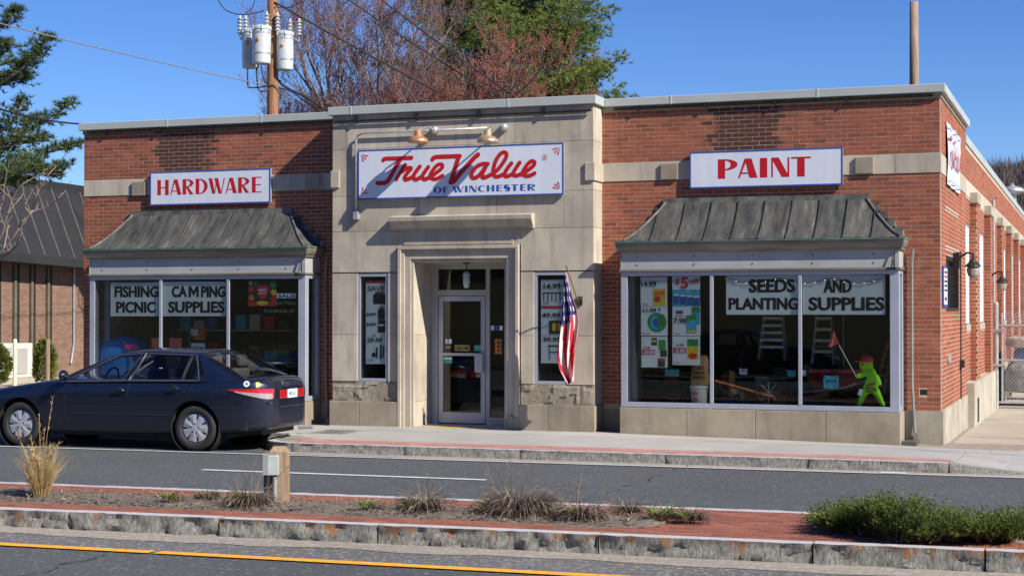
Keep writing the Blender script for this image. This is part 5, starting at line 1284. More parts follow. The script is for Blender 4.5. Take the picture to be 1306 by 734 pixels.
body = skinfig('body', nodes, [(0,1),(1,2),(2,3),(2,4),(4,5),(2,6),(6,7),(0,8),(8,9),(9,10),(10,11),(0,12),(12,13),(13,14),(14,15)], B['lime'], fig)
mb = MB(); hc = gp(1104.5, 465); 
mb.lathe(hc+Vector((0,0,-0.10)), [(0.03,0.0),(0.07,0.02),(0.092,0.06),(0.098,0.10),(0.092,0.145),(0.06,0.19),(0.0,0.205)], 18); hd = mb.build('head', B['lime'], fig, smooth=True)
mb = MB(); mb.lathe(hc+Vector((-0.035,-0.088,0.005)), [(0.014,0),(0.012,0.008)], 10, (0,-1,0)); mb.build('eye', B['ink'], hd)
mb = MB(); mb.lathe(hc+Vector((0.005,0,0.045)), [(0.105,0.0),(0.10,0.03),(0.075,0.07),(0.03,0.09),(0.0,0.093)], 18)
mb.lathe(hc+Vector((-0.075,-0.03,0.045)), [(0.095,0.0),(0.09,0.012),(0.0,0.014)], 16); mb.build('cap', B['capred'], fig, smooth=True)
mb = MB(); a = gp(1092, 480, -.13); b = gp(1070, 440, -.13); mb.tube([a+(a-b)*0.03, b], 0.007, 6); mb.build('flagstaff', B['galv'], fig)
mb = MB(); A_ = gp(1063.5, 421.5, -.13); B_ = gp(1071, 438, -.135); C_ = gp(1055.5, 443, -.11); n = 8; P = []
for i in range(n+1):
    l = A_.lerp(C_, i/n); r_ = A_.lerp(B_, i/n); P.append([l.lerp(r_, j/6)+Vector((0, 0.02*math.sin(j*1.4+i*0.4)*i/n, 0)) for j in range(7)])
mb.grid(P); mb.build('pennant', B['pennant'], fig)
mb = MB(); y_ = gy-0.115; p = gp(1104.5, 500, -.115); q = gp(1117, 493.5, -.115); put_text(mb, 'SLOW', p.x, q.x+0.03, p.z, q.z, y_); 
mb.build('lettering', B['ink'], fig)
mb = MB(); a = gp(1105,491.5,-.112); b = gp(1117,488.5,-.112); mb.poly([(a.x,a.y,a.z-.012),(b.x,b.y,b.z-.012),(b.x,b.y,b.z+.012),(a.x,a.y,a.z+.012)]); mb.build('belt', B['pred'], fig)
mb = MB(); c = gp(1097.5,500,-.13); mb.poly([(c.x-.045,c.y,c.z-.03),(c.x+.015,c.y,c.z-.05),(c.x+.045,c.y,c.z+.035),(c.x-.012,c.y,c.z+.055)]); mb.build('price_tag', B['paper'], fig)
# card hanging beside it
def card(lab, px0, py0, px1, py1, y, mt, txt=None, cat='price card', curl=0.02, rod=False):
    a = at(px0, py0, 'Y', y); b = at(px1, py1, 'Y', y); t = thing('price_card', ((a.x+b.x)/2, y, b.z), lab, cat); mb = MB(); P = []
    for i in range(9):
        s = i/8; P.append([Vector((lerp(a.x,b.x,s), y+curl*math.sin(math.pi*s), lerp(b.z,a.z,j)-curl*0.6*math.sin(math.pi*s))) for j in (0, 1)])
    mb.grid(P); mb.build('card', mt, t)
    if txt: m2 = MB(); put_text(m2, txt, lerp(a.x,b.x,.18), lerp(a.x,b.x,.82), lerp(b.z,a.z,.42), lerp(b.z,a.z,.62), y-0.006); m2.build('lettering', B['ink'], t)
    if rod: m2 = MB(); m2.tube([((a.x+b.x)/2+0.25, y, FL-0.1), ((a.x+b.x)/2+0.25, y, 2.3)], 0.004, 4); m2.build('hanging_string', B['galv'], t)
    return t
card('bright blue curled price card hanging left of the green figure', 1050.5, 478, 1070, 495, -0.3, B['pcyan'], '$99.99')
card('small pale blue card low in the middle pane of the right window', 943, 469, 953, 476.5, 0.1, B['bpaper'], '99')
card('teal card against the right mullion of the right window', 1004, 471, 1015, 479, 0.1, B['pcyan'], 'TAG')
card('tiny cream card just right of the mullion near the teal card', 1022, 471, 1028, 478.5, 0.1, B['paper'])
card('white label lying on the red barrow rim in the right window', 1063, 471.5, 1076, 476, 0.0, B['paper'])
card('cyan card under the posters at the left of the right window', 848, 470, 866, 479, 0.0, B['pcyan'])
mb = MB(); p = at(1075.5, 400, 'Y', -0.3); mb.tube([(p.x, -0.3, 1.15), (p.x, -0.3, 2.9)], 0.003, 4); tag(mb.build('string', B['galv']), 'thin pale string hanging in front of the banner lettered AND', 'string')
# step ladders
def ladder(px0, px1, py0, py1, y, lab, hgt=None, steps=6):
    a = at(px0, py1, 'Y', y); b = at(px1, py0, 'Y', y); w_ = b.x-a.x; z0 = a.z; z1 = b.z
    t = thing('step_ladder', ((a.x+b.x)/2, y, z0), lab, 'ladder', 'aluminium ladders in the seed window')
    cx = (a.x+b.x)/2
    def L(x, z): k = (z-z0)/(z1-z0); return (cx + x*(1-0.32*k), y+0.14*k, z)
    for s in (-1, 1):
        mb = MB(); mb.tube([L(s*w_/2, z0), L(s*w_/2, z1)], 0.024, 4); mb.build('rail', B['galv'], t)
        mb = MB(); mb.tube([(cx+s*w_/2-0.08, y+0.75, z0), (cx+s*w_/2*0.68, y+0.2, z1)], 0.018, 4); mb.build('rear_rail', B['galv'], t)
    for i in range(steps):
        z = lerp(z0+0.2, z1-0.06, i/(steps-1)); p = L(-w_/2, z); q = L(w_/2, z); mb = MB(); mb.box(p[0], q[0], p[1]-0.045, p[1]+0.045, z-0.03, z+0.012); mb.build('step', B['galv'], t)
    for i in range(2):
        z = lerp(z0+0.35, z1-0.5, i); mb = MB(); mb.tube([(cx-w_/2-0.0, y+0.6-0.3*i, z), (cx+w_/2*0.9, y+0.6-0.3*i, z)], 0.012, 4); mb.build('rear_brace', B['galv'], t)
    return t
ladder(967, 1001, 400, 458, 0.9, 'aluminium step ladder standing behind the PLANTING banner, seen in the middle pane', steps=5)
ladder(1036, 1063, 400, 464, 0.9, 'aluminium step ladder behind the SUPPLIES banner, left of the orange pennant', steps=4)
t = thing('orange_ladder', (at(1120, 480, 'Y', 0.6).x, 0.6, FL), 'orange fibreglass ladder leaning at the right end of the right window', 'ladder')
a = at(1113, 490, 'Y', 0.5); b = at(1131, 435, 'Y', 0.5)
for dx in (0, 0.14):
    mb = MB(); mb.tube([(a.x+dx, 0.5, a.z-.2), (b.x+dx*0.6, 0.65, b.z)], 0.022, 4); mb.build('rail', B['porange'], t)
for i in range(5):
    p = Vector((a.x,0.5,a.z-.1)).lerp(Vector((b.x,0.65,b.z)), i/5+.1); mb = MB(); mb.tube([p, p+Vector((0.13,0,0))], 0.014, 4); mb.build('rung', B['galv'], t)
# barrow and mower handle
t = thing('wheelbarrow', (at(1062, 500, 'Y', 0.35).x, 0.35, FL), 'dark red barrow tray behind the blue price card in the right window', 'wheelbarrow')
c = at(1070, 472, 'Y', 0.3); mb = MB()
tray = [[Vector((c.x+sx*k, 0.3+sy*k*0.6, c.z+dz)) for sx, sy in ((-.40,-.5),(0,-.55),(.36,-.45),(.40,.3),(0,.4),(-.4,.35))] for k, dz in ((1,0.02),(0.98,-0.02),(.62,-.24))]
mb.grid(tray, close=True); mb.poly(list(reversed(tray[2]))); mb.build('tray', M('dark red enamel', (0.18, 0.012, 0.03), 0.3), t)
mb = MB(); mb.lathe((c.x-.55, 0.25, FL+.17), [(0.17,-.04),(0.19,0),(0.17,.04)], 18, (0,1,0)); mb.build('wheel', B['tyre'], t)
for s in (-.2, .2): 
    mb = MB(); mb.tube([(c.x-.55, 0.25+s*.3, FL+.17), (c.x+.1, 0.3+s, c.z-.25), (c.x+.75, 0.3+s, c.z-.02)], 0.018, 6); mb.build('handle', B['greypole'], t)
t = thing('lawn_mower', (at(925, 500, 'Y', 0.3).x, 0.3, FL), 'dark push mower with a tall black handle in the middle pane of the right window', 'mower')
a = at(918, 490, 'Y', 0.3); b = at(943, 444, 'Y', 0.3); mb = MB(); mb.tube([(a.x, 0.3, FL+.1), (a.x-.02, 0.5, b.z), (b.x, 0.5, b.z), (b.x, 0.3, FL+.1)], 0.014, 6); mb.build('handle', B['blackmet'], t)
mb = MB(); mb.lathe(((a.x+b.x)/2, 0.1, FL+.10), [(.28,0),(.30,.05),(.26,.12),(.12,.15),(.12,.26),(.05,.28)], 16); mb.build('deck', B['blackmet'], t)
for s in (-1, 1): mb = MB(); mb.lathe(((a.x+b.x)/2+.26*s, -0.05, FL+.09), [(.09,-.025),(.1,0),(.09,.025)], 14, (1,0,0)); mb.build('wheel', B['tyre'], t)
t = thing('wire_wheel', (at(981, 505, 'Y', -0.1).x, -0.1, FL), 'spoked grey wheel standing low in the middle pane of the right window', 'wheel')
c = at(980, 503, 'Y', -0.1); mb = MB()
mb.tube([(c.x+.17*math.cos(k*math.pi/12), -.1, FL+.18+.17*math.sin(k*math.pi/12)) for k in range(25)], 0.016, 6); mb.build('tyre', B['tyre'], t)
for k in range(8): mb = MB(); mb.tube([(c.x, -.1, FL+.18), (c.x+.16*math.cos(k*math.pi/4), -.1, FL+.18+.16*math.sin(k*math.pi/4))], 0.007, 4); mb.build('spoke', B['galv'], t)
mb = MB(); a = at(912, 485, 'Y', -0.3); b = at(987, 506, 'Y', -0.3); mb.tube([(a.x, -0.3, a.z), (b.x, -0.3, b.z)], 0.017, 6); tag(mb.build('line_reflection', B['porange']), 'painted orange reflection of the road line in the middle pane of the right window', 'tool')  # orange bar stands in for the yellow road line mirrored in the glass
for i, (lab, px0, px1, pz, mt) in enumerate((('row of dark boxed stock on the floor at the left of the right window', 822, 875, 492, 'pdark'), ('low dark shelf of stock behind the mower', 915, 1010, 486, 'blackmet'), ('low dark shelf of stock behind the red barrow', 1026, 1125, 488, 'blackmet'))):
    a = at(px0, pz, 'Y', 1.6); b = at(px1, 515, 'Y', 1.6); t = thing('stock_shelf', ((a.x+b.x)/2, 1.7, 0.1), lab, 'shelf')
    for z in (0.35, 0.75, a.z): mb = MB(); mb.box(a.x, b.x, 1.5, 1.95, z-0.03, z); mb.build('shelf', B[mt], t)
    for x in (a.x, b.x-.04): mb = MB(); mb.box(x, x+.04, 1.5, 1.95, 0.1, a.z-.031); mb.build('upright', B['blackmet'], t)
    for k in range(int((b.x-a.x)/0.28)):
        h_ = random.uniform(.15,.32); x = a.x+.06+k*.28
        for z in (0.35, 0.75): mb = MB(); mb.box(x, x+.22, 1.52, 1.8, z+.001, z+h_); mb.build('box', B[random.choice(['pdark','pgreen','pblue','infloor','porange','sack','acgrey'])], t)
# sack and bucket
c = at(893, 490, 'Y', -0.25); t = thing('paper_sack', (c.x, -0.22, c.z), 'crumpled brown paper sack standing on the white bucket in the right window', 'sack')
a = at(882, 490, 'Y', -0.22); b = at(904, 453, 'Y', -0.22); mb = MB(); P = []
for j in range(13):
    v = j/12; row = []
    for k in range(20):
        th = 2*math.pi*k/20; rx = (b.x-a.x)/2*(0.97+0.05*math.sin(v*9)) * (1-0.28*max(0, v-0.8)*5*0.6); ry = 0.09*(1-0.7*max(0, v-0.75)*4*0.8)
        q = Vector((math.copysign(abs(math.cos(th))**0.6, math.cos(th))*rx, math.copysign(abs(math.sin(th))**0.6, math.sin(th))*ry, 0)); nn = 1+0.08*noise.noise(Vector((q.x*9, q.y*9, v*7)))
        row.append(Vector(((a.x+b.x)/2+q.x*nn, -0.22+q.y*nn, lerp(a.z, b.z, v)+0.02*noise.noise(Vector((th, v*3, 1))))))
    P.append(row)
mb.grid(P, close=True); mb.poly(P[12]); mb.build('bag', B['sack'], t, smooth=True)
mb = MB(); 
for i, s in enumerate(('ICE MELT', 'PREMIUM', 'GRADE')): put_text(mb, s, a.x+.04, b.x-.04, lerp(a.z,b.z,.52-.16*i), lerp(a.z,b.z,.62-.16*i), -0.335)
mb.build('lettering', B['ink'], t)
a = at(880.5, 515.5, 'Y', -0.22); b = at(902.5, 491, 'Y', -0.22); cx = (a.x+b.x)/2; rr = (b.x-a.x)/2
t = thing('bucket', (cx, -0.22, FL), 'white plastic bucket with a red label under the brown sack in the right window', 'bucket')
mb = MB(); mb.lathe((cx, -0.22, FL), [(rr*.86,0),(rr*.97,b.z-FL-.05),(rr*1.03,b.z-FL-.045),(rr*1.03,b.z-FL-.01),(rr*.95,b.z-FL)], 24); mb.build('pail', B['plastic'], t, smooth=False)
mb = MB(); put_text(mb, 'LABEL', cx-rr*.55, cx+rr*.2, FL+.14, FL+.18, -0.22-rr*.985); mb.quad((cx-rr*.5, -0.22-rr*.97, FL+.07), (cx+rr*.1, -0.22-rr*.99, FL+.07), (cx+rr*.1, -0.22-rr*.99, FL+.09), (cx-rr*.5, -0.22-rr*.97, FL+.09)); mb.build('label', B['pred'], t)
# left window: hamper, tags, dome tent, table, chair, plant
def tagp(lab, box, mt, y=-0.05, txt=None): return card(lab, *box, y, mt, txt, 'price tag', 0.005)
tagp('salmon pink card beside the mullion at the left of the left window', (193, 430.5, 203, 443), B['pennant'])
tagp('salmon pink card in the middle pane of the left window', (216, 430.5, 231.5, 443.5), B['pennant'])
tagp('white lettered card below the orange hamper', (243.5, 437, 261.5, 450), B['paper'], -0.05, 'SALE')
tagp('bright pink card lying on the blue dome at the left of the left window', (159, 438.5, 175.5, 445), M('hot pink card', (0.8, 0.06, 0.25), 0.6), -0.32)
t = thing('orange_hamper', (at(254, 430, 'Y', 0.4).x, 0.4, FL), 'orange basket standing high behind the white card in the middle pane of the left window', 'basket')
a = at(245, 433, 'Y', 0.4); b = at(263.5, 417, 'Y', 0.4); mb = MB(); cx = (a.x+b.x)/2; r_ = (b.x-a.x)/2
mb.lathe((cx, 0.4, a.z), [(r_*.7,0),(r_*.95,b.z-a.z-.03),(r_*1.05,b.z-a.z),(r_*.95,b.z-a.z)], 20); mb.build('basket', B['porange'], t)
mb = MB(); mb.box(cx-.07, cx+.07, 0.4-r_-.02, 0.4-r_-.01, a.z+.08, b.z-.03); mb.build('label', B['paper'], t)
mb = MB(); mb.tube([(cx, .45, FL), (cx, .45, a.z)], .03, 6); mb.tube([(cx-.25, .45, FL), (cx+.25, .45, FL)], .02, 6); mb.build('stand', B['blackmet'], t)
c = at(160, 448, 'Y', 0.1); t = thing('play_dome', (c.x, 0.1, FL), 'blue domed play tub top showing above the car roof in the left window', 'toy')
mb = MB(); mb.lathe((c.x, 0.1, FL), [(.40,0),(.45,.5),(.42,.72),(.30,.86),(.12,.93),(0,.94)], 24); mb.build('dome', M('bright blue plastic', (0.03, 0.26, 0.75), .4), t, smooth=True)
c = at(345, 462, 'Y', 0.1); t = thing('white_table', (c.x, 0.1, FL), 'small round white pedestal table in the right pane of the left window', 'table')
z = at(345, 461, 'Y', 0.1).z; mb = MB(); mb.lathe((c.x, 0.1, z-.03), [(.30,0),(.32,.012),(.32,.025),(.30,.03)], 24); mb.build('tabletop', B['plastic'], t)
mb = MB(); mb.lathe((c.x, 0.1, FL), [(.18,0),(.07,.04),(.06,z-.05-FL),(.08,z-.03-FL)], 14); mb.build('pedestal', B['plastic'], t)
c = at(305, 452, 'Y', 0.5); t = thing('patio_chair', (c.x, 0.5, FL), 'black patio chair with a rounded back in the right pane of the left window', 'chair')
mb = MB(); z = at(305, 447, 'Y', 0.5).z; mb.tube([(c.x-.32,.5,FL+.35),(c.x-.34,.55,z-.08),(c.x-.22,.58,z),(c.x+.22,.58,z),(c.x+.34,.55,z-.08),(c.x+.32,.5,FL+.35)], .02, 6); mb.build('back_frame', B['blackmet'], t)
for i in range(6): mb = MB(); mb.tube([(c.x-.25+i*.1,.56,z-.01),(c.x-.25+i*.1,.5,FL+.4)], .01, 5); mb.build('slat', B['blackmet'], t)
mb = MB(); mb.box(c.x-.3, c.x+.3, -.02, .5, FL+.36, FL+.41); mb.build('seat', B['blackmet'], t)
for s in (-1, 1):
    for y_ in (0, .46): mb = MB(); mb.tube([(c.x+.28*s, y_, FL), (c.x+.26*s, y_, FL+.36)], .017, 5); mb.build('leg', B['blackmet'], t)
c = at(360, 460, 'Y', 0.3); t = thing('potted_plant', (c.x, 0.5, FL), 'leafy green display plant behind the white table in the left window', 'plant')
mb = MB(); z = at(358, 442, 'Y', .5).z
for i in range(420):
    p = Vector((c.x+random.gauss(0,.16), .5+random.gauss(0,.1), random.uniform(FL+.25, z))); a = Vector((random.uniform(-1,1), random.uniform(-1,1), random.uniform(-.5,1))).normalized()*.07; n_ = a.cross(Vector((.3,1,.2))).normalized()*.02
    mb.poly([p-a*.5, p+n_, p+a*.5, p-n_])
mb.build('foliage', B['leafg'], t); mb = MB(); mb.lathe((c.x,.5,FL), [(.12,0),(.16,.28),(.17,.3),(.14,.3)], 16); mb.build('pot', B['blackmet'], t)
card('dark arched card with pale lettering in front of the plant in the left window', 349, 446, 368, 462, 0.0, M('dark green card', (0.03, 0.09, 0.06), 0.6), 'OUT YOUR')
t = thing('display_rack', (at(228, 400, 'Y', 1.3).x, 1.3, 0.1), 'grey wire display rack with folded goods deep in the left window', 'shelf')
for z in (0.6, 1.1, 1.6): 
    mb = MB(); mb.box(-13.3, -11.0, 1.2, 1.6, z-.02, z); mb.build('shelf', B['acgrey'], t)
    for k in range(8): h_ = random.uniform(.12,.3); x = -13.25+k*.28; mb = MB(); mb.box(x, x+.2, 1.25, 1.5, z+.002, z+h_); mb.build('box', B[random.choice(['pdark','pblue','sack','pred','acgrey','pcyan'])], t)
for x in (-13.3, -11.04): mb = MB(); mb.box(x, x+.04, 1.6, 1.64, .1, 2.0); mb.build('upright', B['acgrey'], t)

# ============================================================ PARKED CAR
car = thing('parked_car', (0, 0, 0), 'dark blue four door saloon parked at the kerb in front of the left shop window', 'car')
WB = 2.81; HW = 0.90; CZ = 1.0
def tab(x, T):
    if x <= T[0][0]: return T[0][1]
    for (a, b), (c, d) in zip(T[:-1], T[1:]):
        if x <= c: return lerp(b, d, (x-a)/(c-a))
    return T[-1][1]
def sm(x, T):            # smooth interpolation
    i = 0
    if x <= T[0][0]: return T[0][1]
    if x >= T[-1][0]: return T[-1][1]
    while T[i+1][0] < x: i += 1
    t = (x-T[i][0])/(T[i+1][0]-T[i][0]); p = [T[max(i-1,0)][1], T[i][1], T[i+1][1], T[min(i+2,len(T)-1)][1]]
    return 0.5*((2*p[1])+(p[2]-p[0])*t+(2*p[0]-5*p[1]+4*p[2]-p[3])*t*t+(3*p[1]-p[0]-3*p[2]+p[3])*t**3)
XF, XR = -WB-0.98, 1.06
T_w = [(XF,.56),(XF+.06,.70),(XF+.2,.80),(XF+.5,.872),(-2.8,.895),(-1.2,.905),(0.1,.90),(.35,.885),(.6,.85),(.78,.79),(.90,.71),(.98,.61),(1.03,.51),(XR,.40)]
T_bot = [(XF,.26),(XF+.25,.20),(-2.6,.20),(-1.2,.20),(0.2,.22),(.6,.25),(1.0,.30),(XR,.36)]
T_sh = [(XF,.56),(XF+.1,.66),(XF+.5,.78),(-2.9,.845),(-2.2,.93),(-1.2,.955),(0,.97),(.55,.975),(.85,.955),(.99,.90),(XR,.84)]     # shoulder
T_top = [(XF,.57),(XF+.1,.70),(XF+.5,.83),(-2.9,.895),(-2.15,1.0),(-1.9,1.01),(-1.0,1.0),(0.3,1.02),(.62,1.035),(.88,1.03),(.99,.985),(XR,.89)]
st_x = [XF, XF+.03, XF+.08, XF+.16, XF+.28, XF+.42] + [XF+.42+ (XR-.5-(XF+.42))*i/30 for i in range(1, 30)] + [XR-.5, XR-.38, XR-.27, XR-.18, XR-.11, XR-.06, XR-.025, XR]
G = []
for x in st_x:
    w_ = sm(x, T_w); zb = sm(x, T_bot); zs = sm(x, T_sh); zt = sm(x, T_top)
    prof = [(0, zb), (w_*.86, zb), (w_*.935, zb+.035), (w_*.965, lerp(zb, zs, .16)), (w_*.995, lerp(zb, zs, .34)), (w_*1.0, lerp(zb, zs, .52)), (w_*.992, lerp(zb, zs, .70)), (w_*.975, lerp(zb, zs, .86)), (w_*.945, zs-.015), (w_*.90, lerp(zs, zt, .30)), (w_*.80, lerp(zs, zt, .55)), (w_*.45, lerp(zs, zt, .92)), (0, zt)]
    if x > .7:
        # tail: bumper stands out below, lid tucks in above
        k = (x-.7)/(XR-.7)
    G.append([Vector((x, -a, b)) for a, b in prof] + [Vector((x, a, b)) for a, b in reversed(prof[1:-1])])
mb = MB(); mb.grid(G, close=True); mb.poly(list(reversed(G[0]))); mb.poly(G[-1])
lower = mb.build('body', B['paint'], car, smooth=True, recalc=True)
def apply_mods(o):
    dg = bpy.context.evaluated_depsgraph_get(); nm = bpy.data.meshes.new_from_object(o.evaluated_get(dg)); o.modifiers.clear(); o.data = nm; return o
s_ = lower.modifiers.new('s', 'SUBSURF'); s_.levels = 1; s_.render_levels = 1
# wheel openings
cut = MB(); 
for x in (-WB, 0.0):
    for s in (-1, 1): cut.lathe((x, s*1.2, 0.325), [(0.375, 0.0), (0.375, 0.62)], 40, (0, -s, 0))
co = cut.build('cutter', B['black'], car, recalc=True)
bo = lower.modifiers.new('b', 'BOOLEAN'); bo.operation = 'DIFFERENCE'; bo.object = co; bo.solver = 'EXACT'
apply_mods(lower); bpy.data.objects.remove(co)
for p in lower.data.polygons: p.use_smooth = True
wn = lower.modifiers.new('ws', 'WEIGHTED_NORMAL'); wn.keep_sharp = True
try: lower.data.set_sharp_from_angle(angle=R(40))
except Exception: pass
for x in (-WB, 0.0):
    for s in (-1, 1): mb = MB(); mb.lathe((x, s*0.86, 0.325), [(0.372, 0.0), (0.372, 0.25), (0.0, 0.26)], 30, (0, -s, 0), 0, False); mb.build('wheel_well', B['dark'], car)
# greenhouse: column lines give each pillar; rows run from belt to roof rail
def belt_z(x): return sm(x, T_sh)-0.01
def wy(x, z, zb_, zr): return 0
cols = [(-2.27,-1.33), (-2.07,-1.27), (-1.135,-.95), (-1.01,-.87), (-.21,-.175), (-.185,-.15), (.06,-.13), (.76,.02)]
zroof_rail = [(-1.4,1.315),(-1.0,1.355),(-.6,1.365),(-.1,1.335),(.05,1.305)]
rws = [0, .06, .22, .4, .58, .76, .92, 1.0]
def gpoint(c, t, s=-1):
    xb, xt = cols[c]; zr = tab(xt, zroof_rail); zb_ = belt_z(xb)
    z = lerp(zb_, zr, t); bow = (0.05 if c == 0 else 0.03 if c == 1 else -0.05 if c == 7 else -.02 if c == 6 else 0)*math.sin(math.pi*t)
    x = lerp(xb, xt, t) - bow
    y = lerp(.865, .60, t**1.25) * (1 if c not in (0, 7) else (.965 if c == 0 else .93)) 
    if c == 0: y = lerp(.80, .575, t)
    if c == 7: y = lerp(.735, .56, t)
    return Vector((x, s*y, z))
shell = MB(); NC = len(cols)
glassz = [('front_window', 1, 2), ('rear_window', 3, 4), ('quarter_window', 5, 6)]
for s in (-1, 1):
    for c in range(NC-1):
        isg = c in (1, 3, 5)
        for r_ in range(len(rws)-1):
            if isg and 1 <= r_ <= 5: continue
            a, b, c_, d = gpoint(c, rws[r_], s), gpoint(c+1, rws[r_], s), gpoint(c+1, rws[r_+1], s), gpoint(c, rws[r_+1], s)
            shell.poly([a, b, c_, d] if s < 0 else [d, c_, b, a])
# roof between the rails
nR = 10; P = []
for c in range(NC):
    l = gpoint(c, 1, -1); r_ = gpoint(c, 1, 1); crown = .055 if 0 < c < 7 else .042
    P.append([l.lerp(r_, j/nR)+Vector((0,0,crown*(1-abs(2*j/nR-1)**2.2))) + Vector(((-.06 if c == 0 else .05 if c == 7 else 0)*(1-(2*j/nR-1)**2), 0, 0)) for j in range(nR+1)])
shell.grid(P)
gh = shell.build('roof_and_pillars', B['paint'], car, smooth=True, recalc=True, merge=True)
m_ = gh.modifiers.new('w', 'SOLIDIFY'); m_.thickness = 0.02; m_.offset = -1
def gl(name, P, parent=car):
    mb = MB(); mb.grid(P); return mb.build(name, B['carglass'], parent, smooth=True)
for s in (-1, 1):
    for nm, c0, c1_ in glassz:
        P = []
        for t in [.06, .25, .45, .65, .80, .92]: P.append([gpoint(c0, t, s).lerp(gpoint(c1_, t, s), j/4)*1.0 + Vector((0, -s*0.006, 0)) for j in range(5)])
        g_ = gl(nm, P)
        if s < 0:
            mb = MB(); ring = [gpoint(c0, t, s)+Vector((0,-.002,0)) for t in (.06,.25,.45,.65,.8,.92)] + [gpoint(c1_, t, s)+Vector((0,-.002,0)) for t in (.92,.8,.65,.45,.25,.06)]
            mb.tube(ring+[ring[0]], 0.007 if nm != 'x' else .01, 5); mb.build('window_rubber', B['black'], g_)
mb = MB(); ch_ = [gpoint(c, .035, -1)+Vector((0,-.006,0)) for c in (1,2,3,4,5,6)]; mb.tube(ch_, .009, 5)
mb.tube([gpoint(1, t, -1)+Vector((0,-.006,0)) for t in (.04,.25,.5,.75,.95)]+[gpoint(c, .955, -1)+Vector((0,-.006,0)) for c in (2,3,4,5)] + [gpoint(6, t, -1)+Vector((0.01,-.006,0)) for t in (.955,.7,.4,.04)], .007, 5); mb.build('window_trim', B['chrome'], car)
mb = MB(); mb.tube([gpoint(2, .05, -1).lerp(gpoint(3, .05, -1), .75)+Vector((0,-.004,0)), gpoint(2, .95, -1).lerp(gpoint(3, .95, -1), .75)+Vector((0,-.004,0))], .008, 4); mb.build('pillar_trim', B['greywire'], car)
for nm, c in (('windscreen', 0), ('rear_screen', 7)):
    P = []
    for t in (0, .2, .4, .6, .8, 1.0):
        l = gpoint(c, t, -1); r_ = gpoint(c, t, 1); bw = (-.16 if c == 0 else .15)*(1-t*.6); P.append([l.lerp(r_, j/8)+Vector((bw*(1-(2*j/8-1)**2), 0, (.03+.02*t)*(1-(2*j/8-1)**2))) for j in range(9)])
    g_ = gl(nm, P)
    mb = MB(); mb.tube([gpoint(c, t, -1) for t in (0,.25,.5,.75,1)], .012, 5); mb.build('screen_seal', B['black'], g_)
# inside: floor, seats, wheel, shelf
mb = MB(); mb.box(-2.3, .75, -.78, .78, .30, .42); mb.box(.25, .68, -.56, .56, .42, .93); mb.box(-2.2, -1.95, -.74, .74, .42, .88); mb.build('interior_trim', B['black'], car)
seatm = M('dark grey seat cloth', (0.05, 0.052, 0.055), .9)
for (x, y, nm) in ((-1.05, -.38, 'front_seat'), (-1.05, .38, 'front_seat'), (-.15, -.38, 'rear_seat'), (-.15, .38, 'rear_seat')):
    mb = MB(); mb.box(x-.45, x+.08, y-.24, y+.24, .42, .60); st_ = bevel(mb.build(nm, seatm, car), .05, 3)
    mb = MB(); mb.prism([(x, y-.24, .55), (x+.14, y-.24, .55), (x+.26, y-.21, 1.10), (x+.16, y-.21, 1.12)], (0, .46, 0)); bevel(mb.build('backrest', seatm, st_), .04, 3)
    mb = MB(); mb.box(x+.17, x+.27, y-.12, y+.12, 1.13, 1.30); bevel(mb.build('headrest', seatm, st_), .04, 3)
mb = MB(); mb.tube([(-1.62+.05*math.sin(k*math.pi/10), -.38+.18*math.cos(k*math.pi/10), .95+.17*math.sin(k*math.pi/10)) for k in range(21)], .014, 6); mb.build('steering_wheel', B['black'], car)
# wheels
def wheel(x, s):
    t_ = MB(); zc_ = 0.325; R_ = 0.318
    t_.lathe((x, s*.70, zc_), [(.20,0),(.27,-.005),(.305,.012),(R_,.04),(R_,.155),(.305,.185),(.275,.198),(.225,.196),(.205,.185),(.20,.12)], 48, (0,s,0))
    tyre = t_.build('tyre', B['tyre'], wobj, smooth=True)
def make_wheel(x, s, detail=True):
    global wobj
    e = bpy.data.objects.new('wheel', None)
    mb = MB(); zc_ = 0.318; R_ = 0.318; yo = s*.672
    mb.lathe((x, yo, zc_), [(.20,0),(.27,-.005),(.305,.012),(R_,.04),(R_,.155),(.305,.188),(.275,.198),(.232,.196),(.208,.182),(.20,.10)], 48, (0,s,0))
    tyre = mb.build('wheel', B['tyre'], car, smooth=True)
    if not detail: return
    hb = MB(); nA = 84; rad = [.0,.035,.055,.085,.12,.15,.172,.19,.203]
    def P_(r_, k):
        a = 2*math.pi*k/nA; c7 = math.cos(7*a); d = .178 + (.018*(1-r_/.2)) + .005*c7*min(1, r_/.08)*(1 if r_ < .19 else .2) - (.012 if r_ > .195 else 0)
        return Vector((x + r_*math.cos(a), yo + s*d, zc_ + r_*math.sin(a)))
    V2 = [[P_(r_, k) for k in range(nA)] for r_ in rad]
    vs = [p for q in V2 for p in q]; fs = []
    for i in range(len(rad)-1):
        for k in range(nA):
            a = 2*math.pi*(k+.5)/nA; c7 = math.cos(7*a)
            if 5 <= i <= 6 and c7 < -.74: continue
            if i == 4 and c7 < -.93: continue
            fs.append((i*nA+k, i*nA+(k+1)%nA, (i+1)*nA+(k+1)%nA, (i+1)*nA+k))
    hb.add(vs, fs); h_ = hb.build('wheel_cover', B['silver'], tyre, smooth=True)
    mb = MB(); mb.lathe((x, yo, zc_), [(.2,.12),(.0,.12)], 24, (0,s,0)); mb.build('hub_back', B['dark'], tyre)
    for k in range(5):
        a = 2*math.pi*k/5+.3; mb = MB(); mb.lathe((x+.062*math.cos(a), yo+s*.192, zc_+.062*math.sin(a)), [(.011,0),(.009,.006)], 8, (0,s,0)); mb.build('wheel_nut', B['dark'], tyre)
for x in (-WB, 0.0):
    make_wheel(x, -1); make_wheel(x, 1, False)
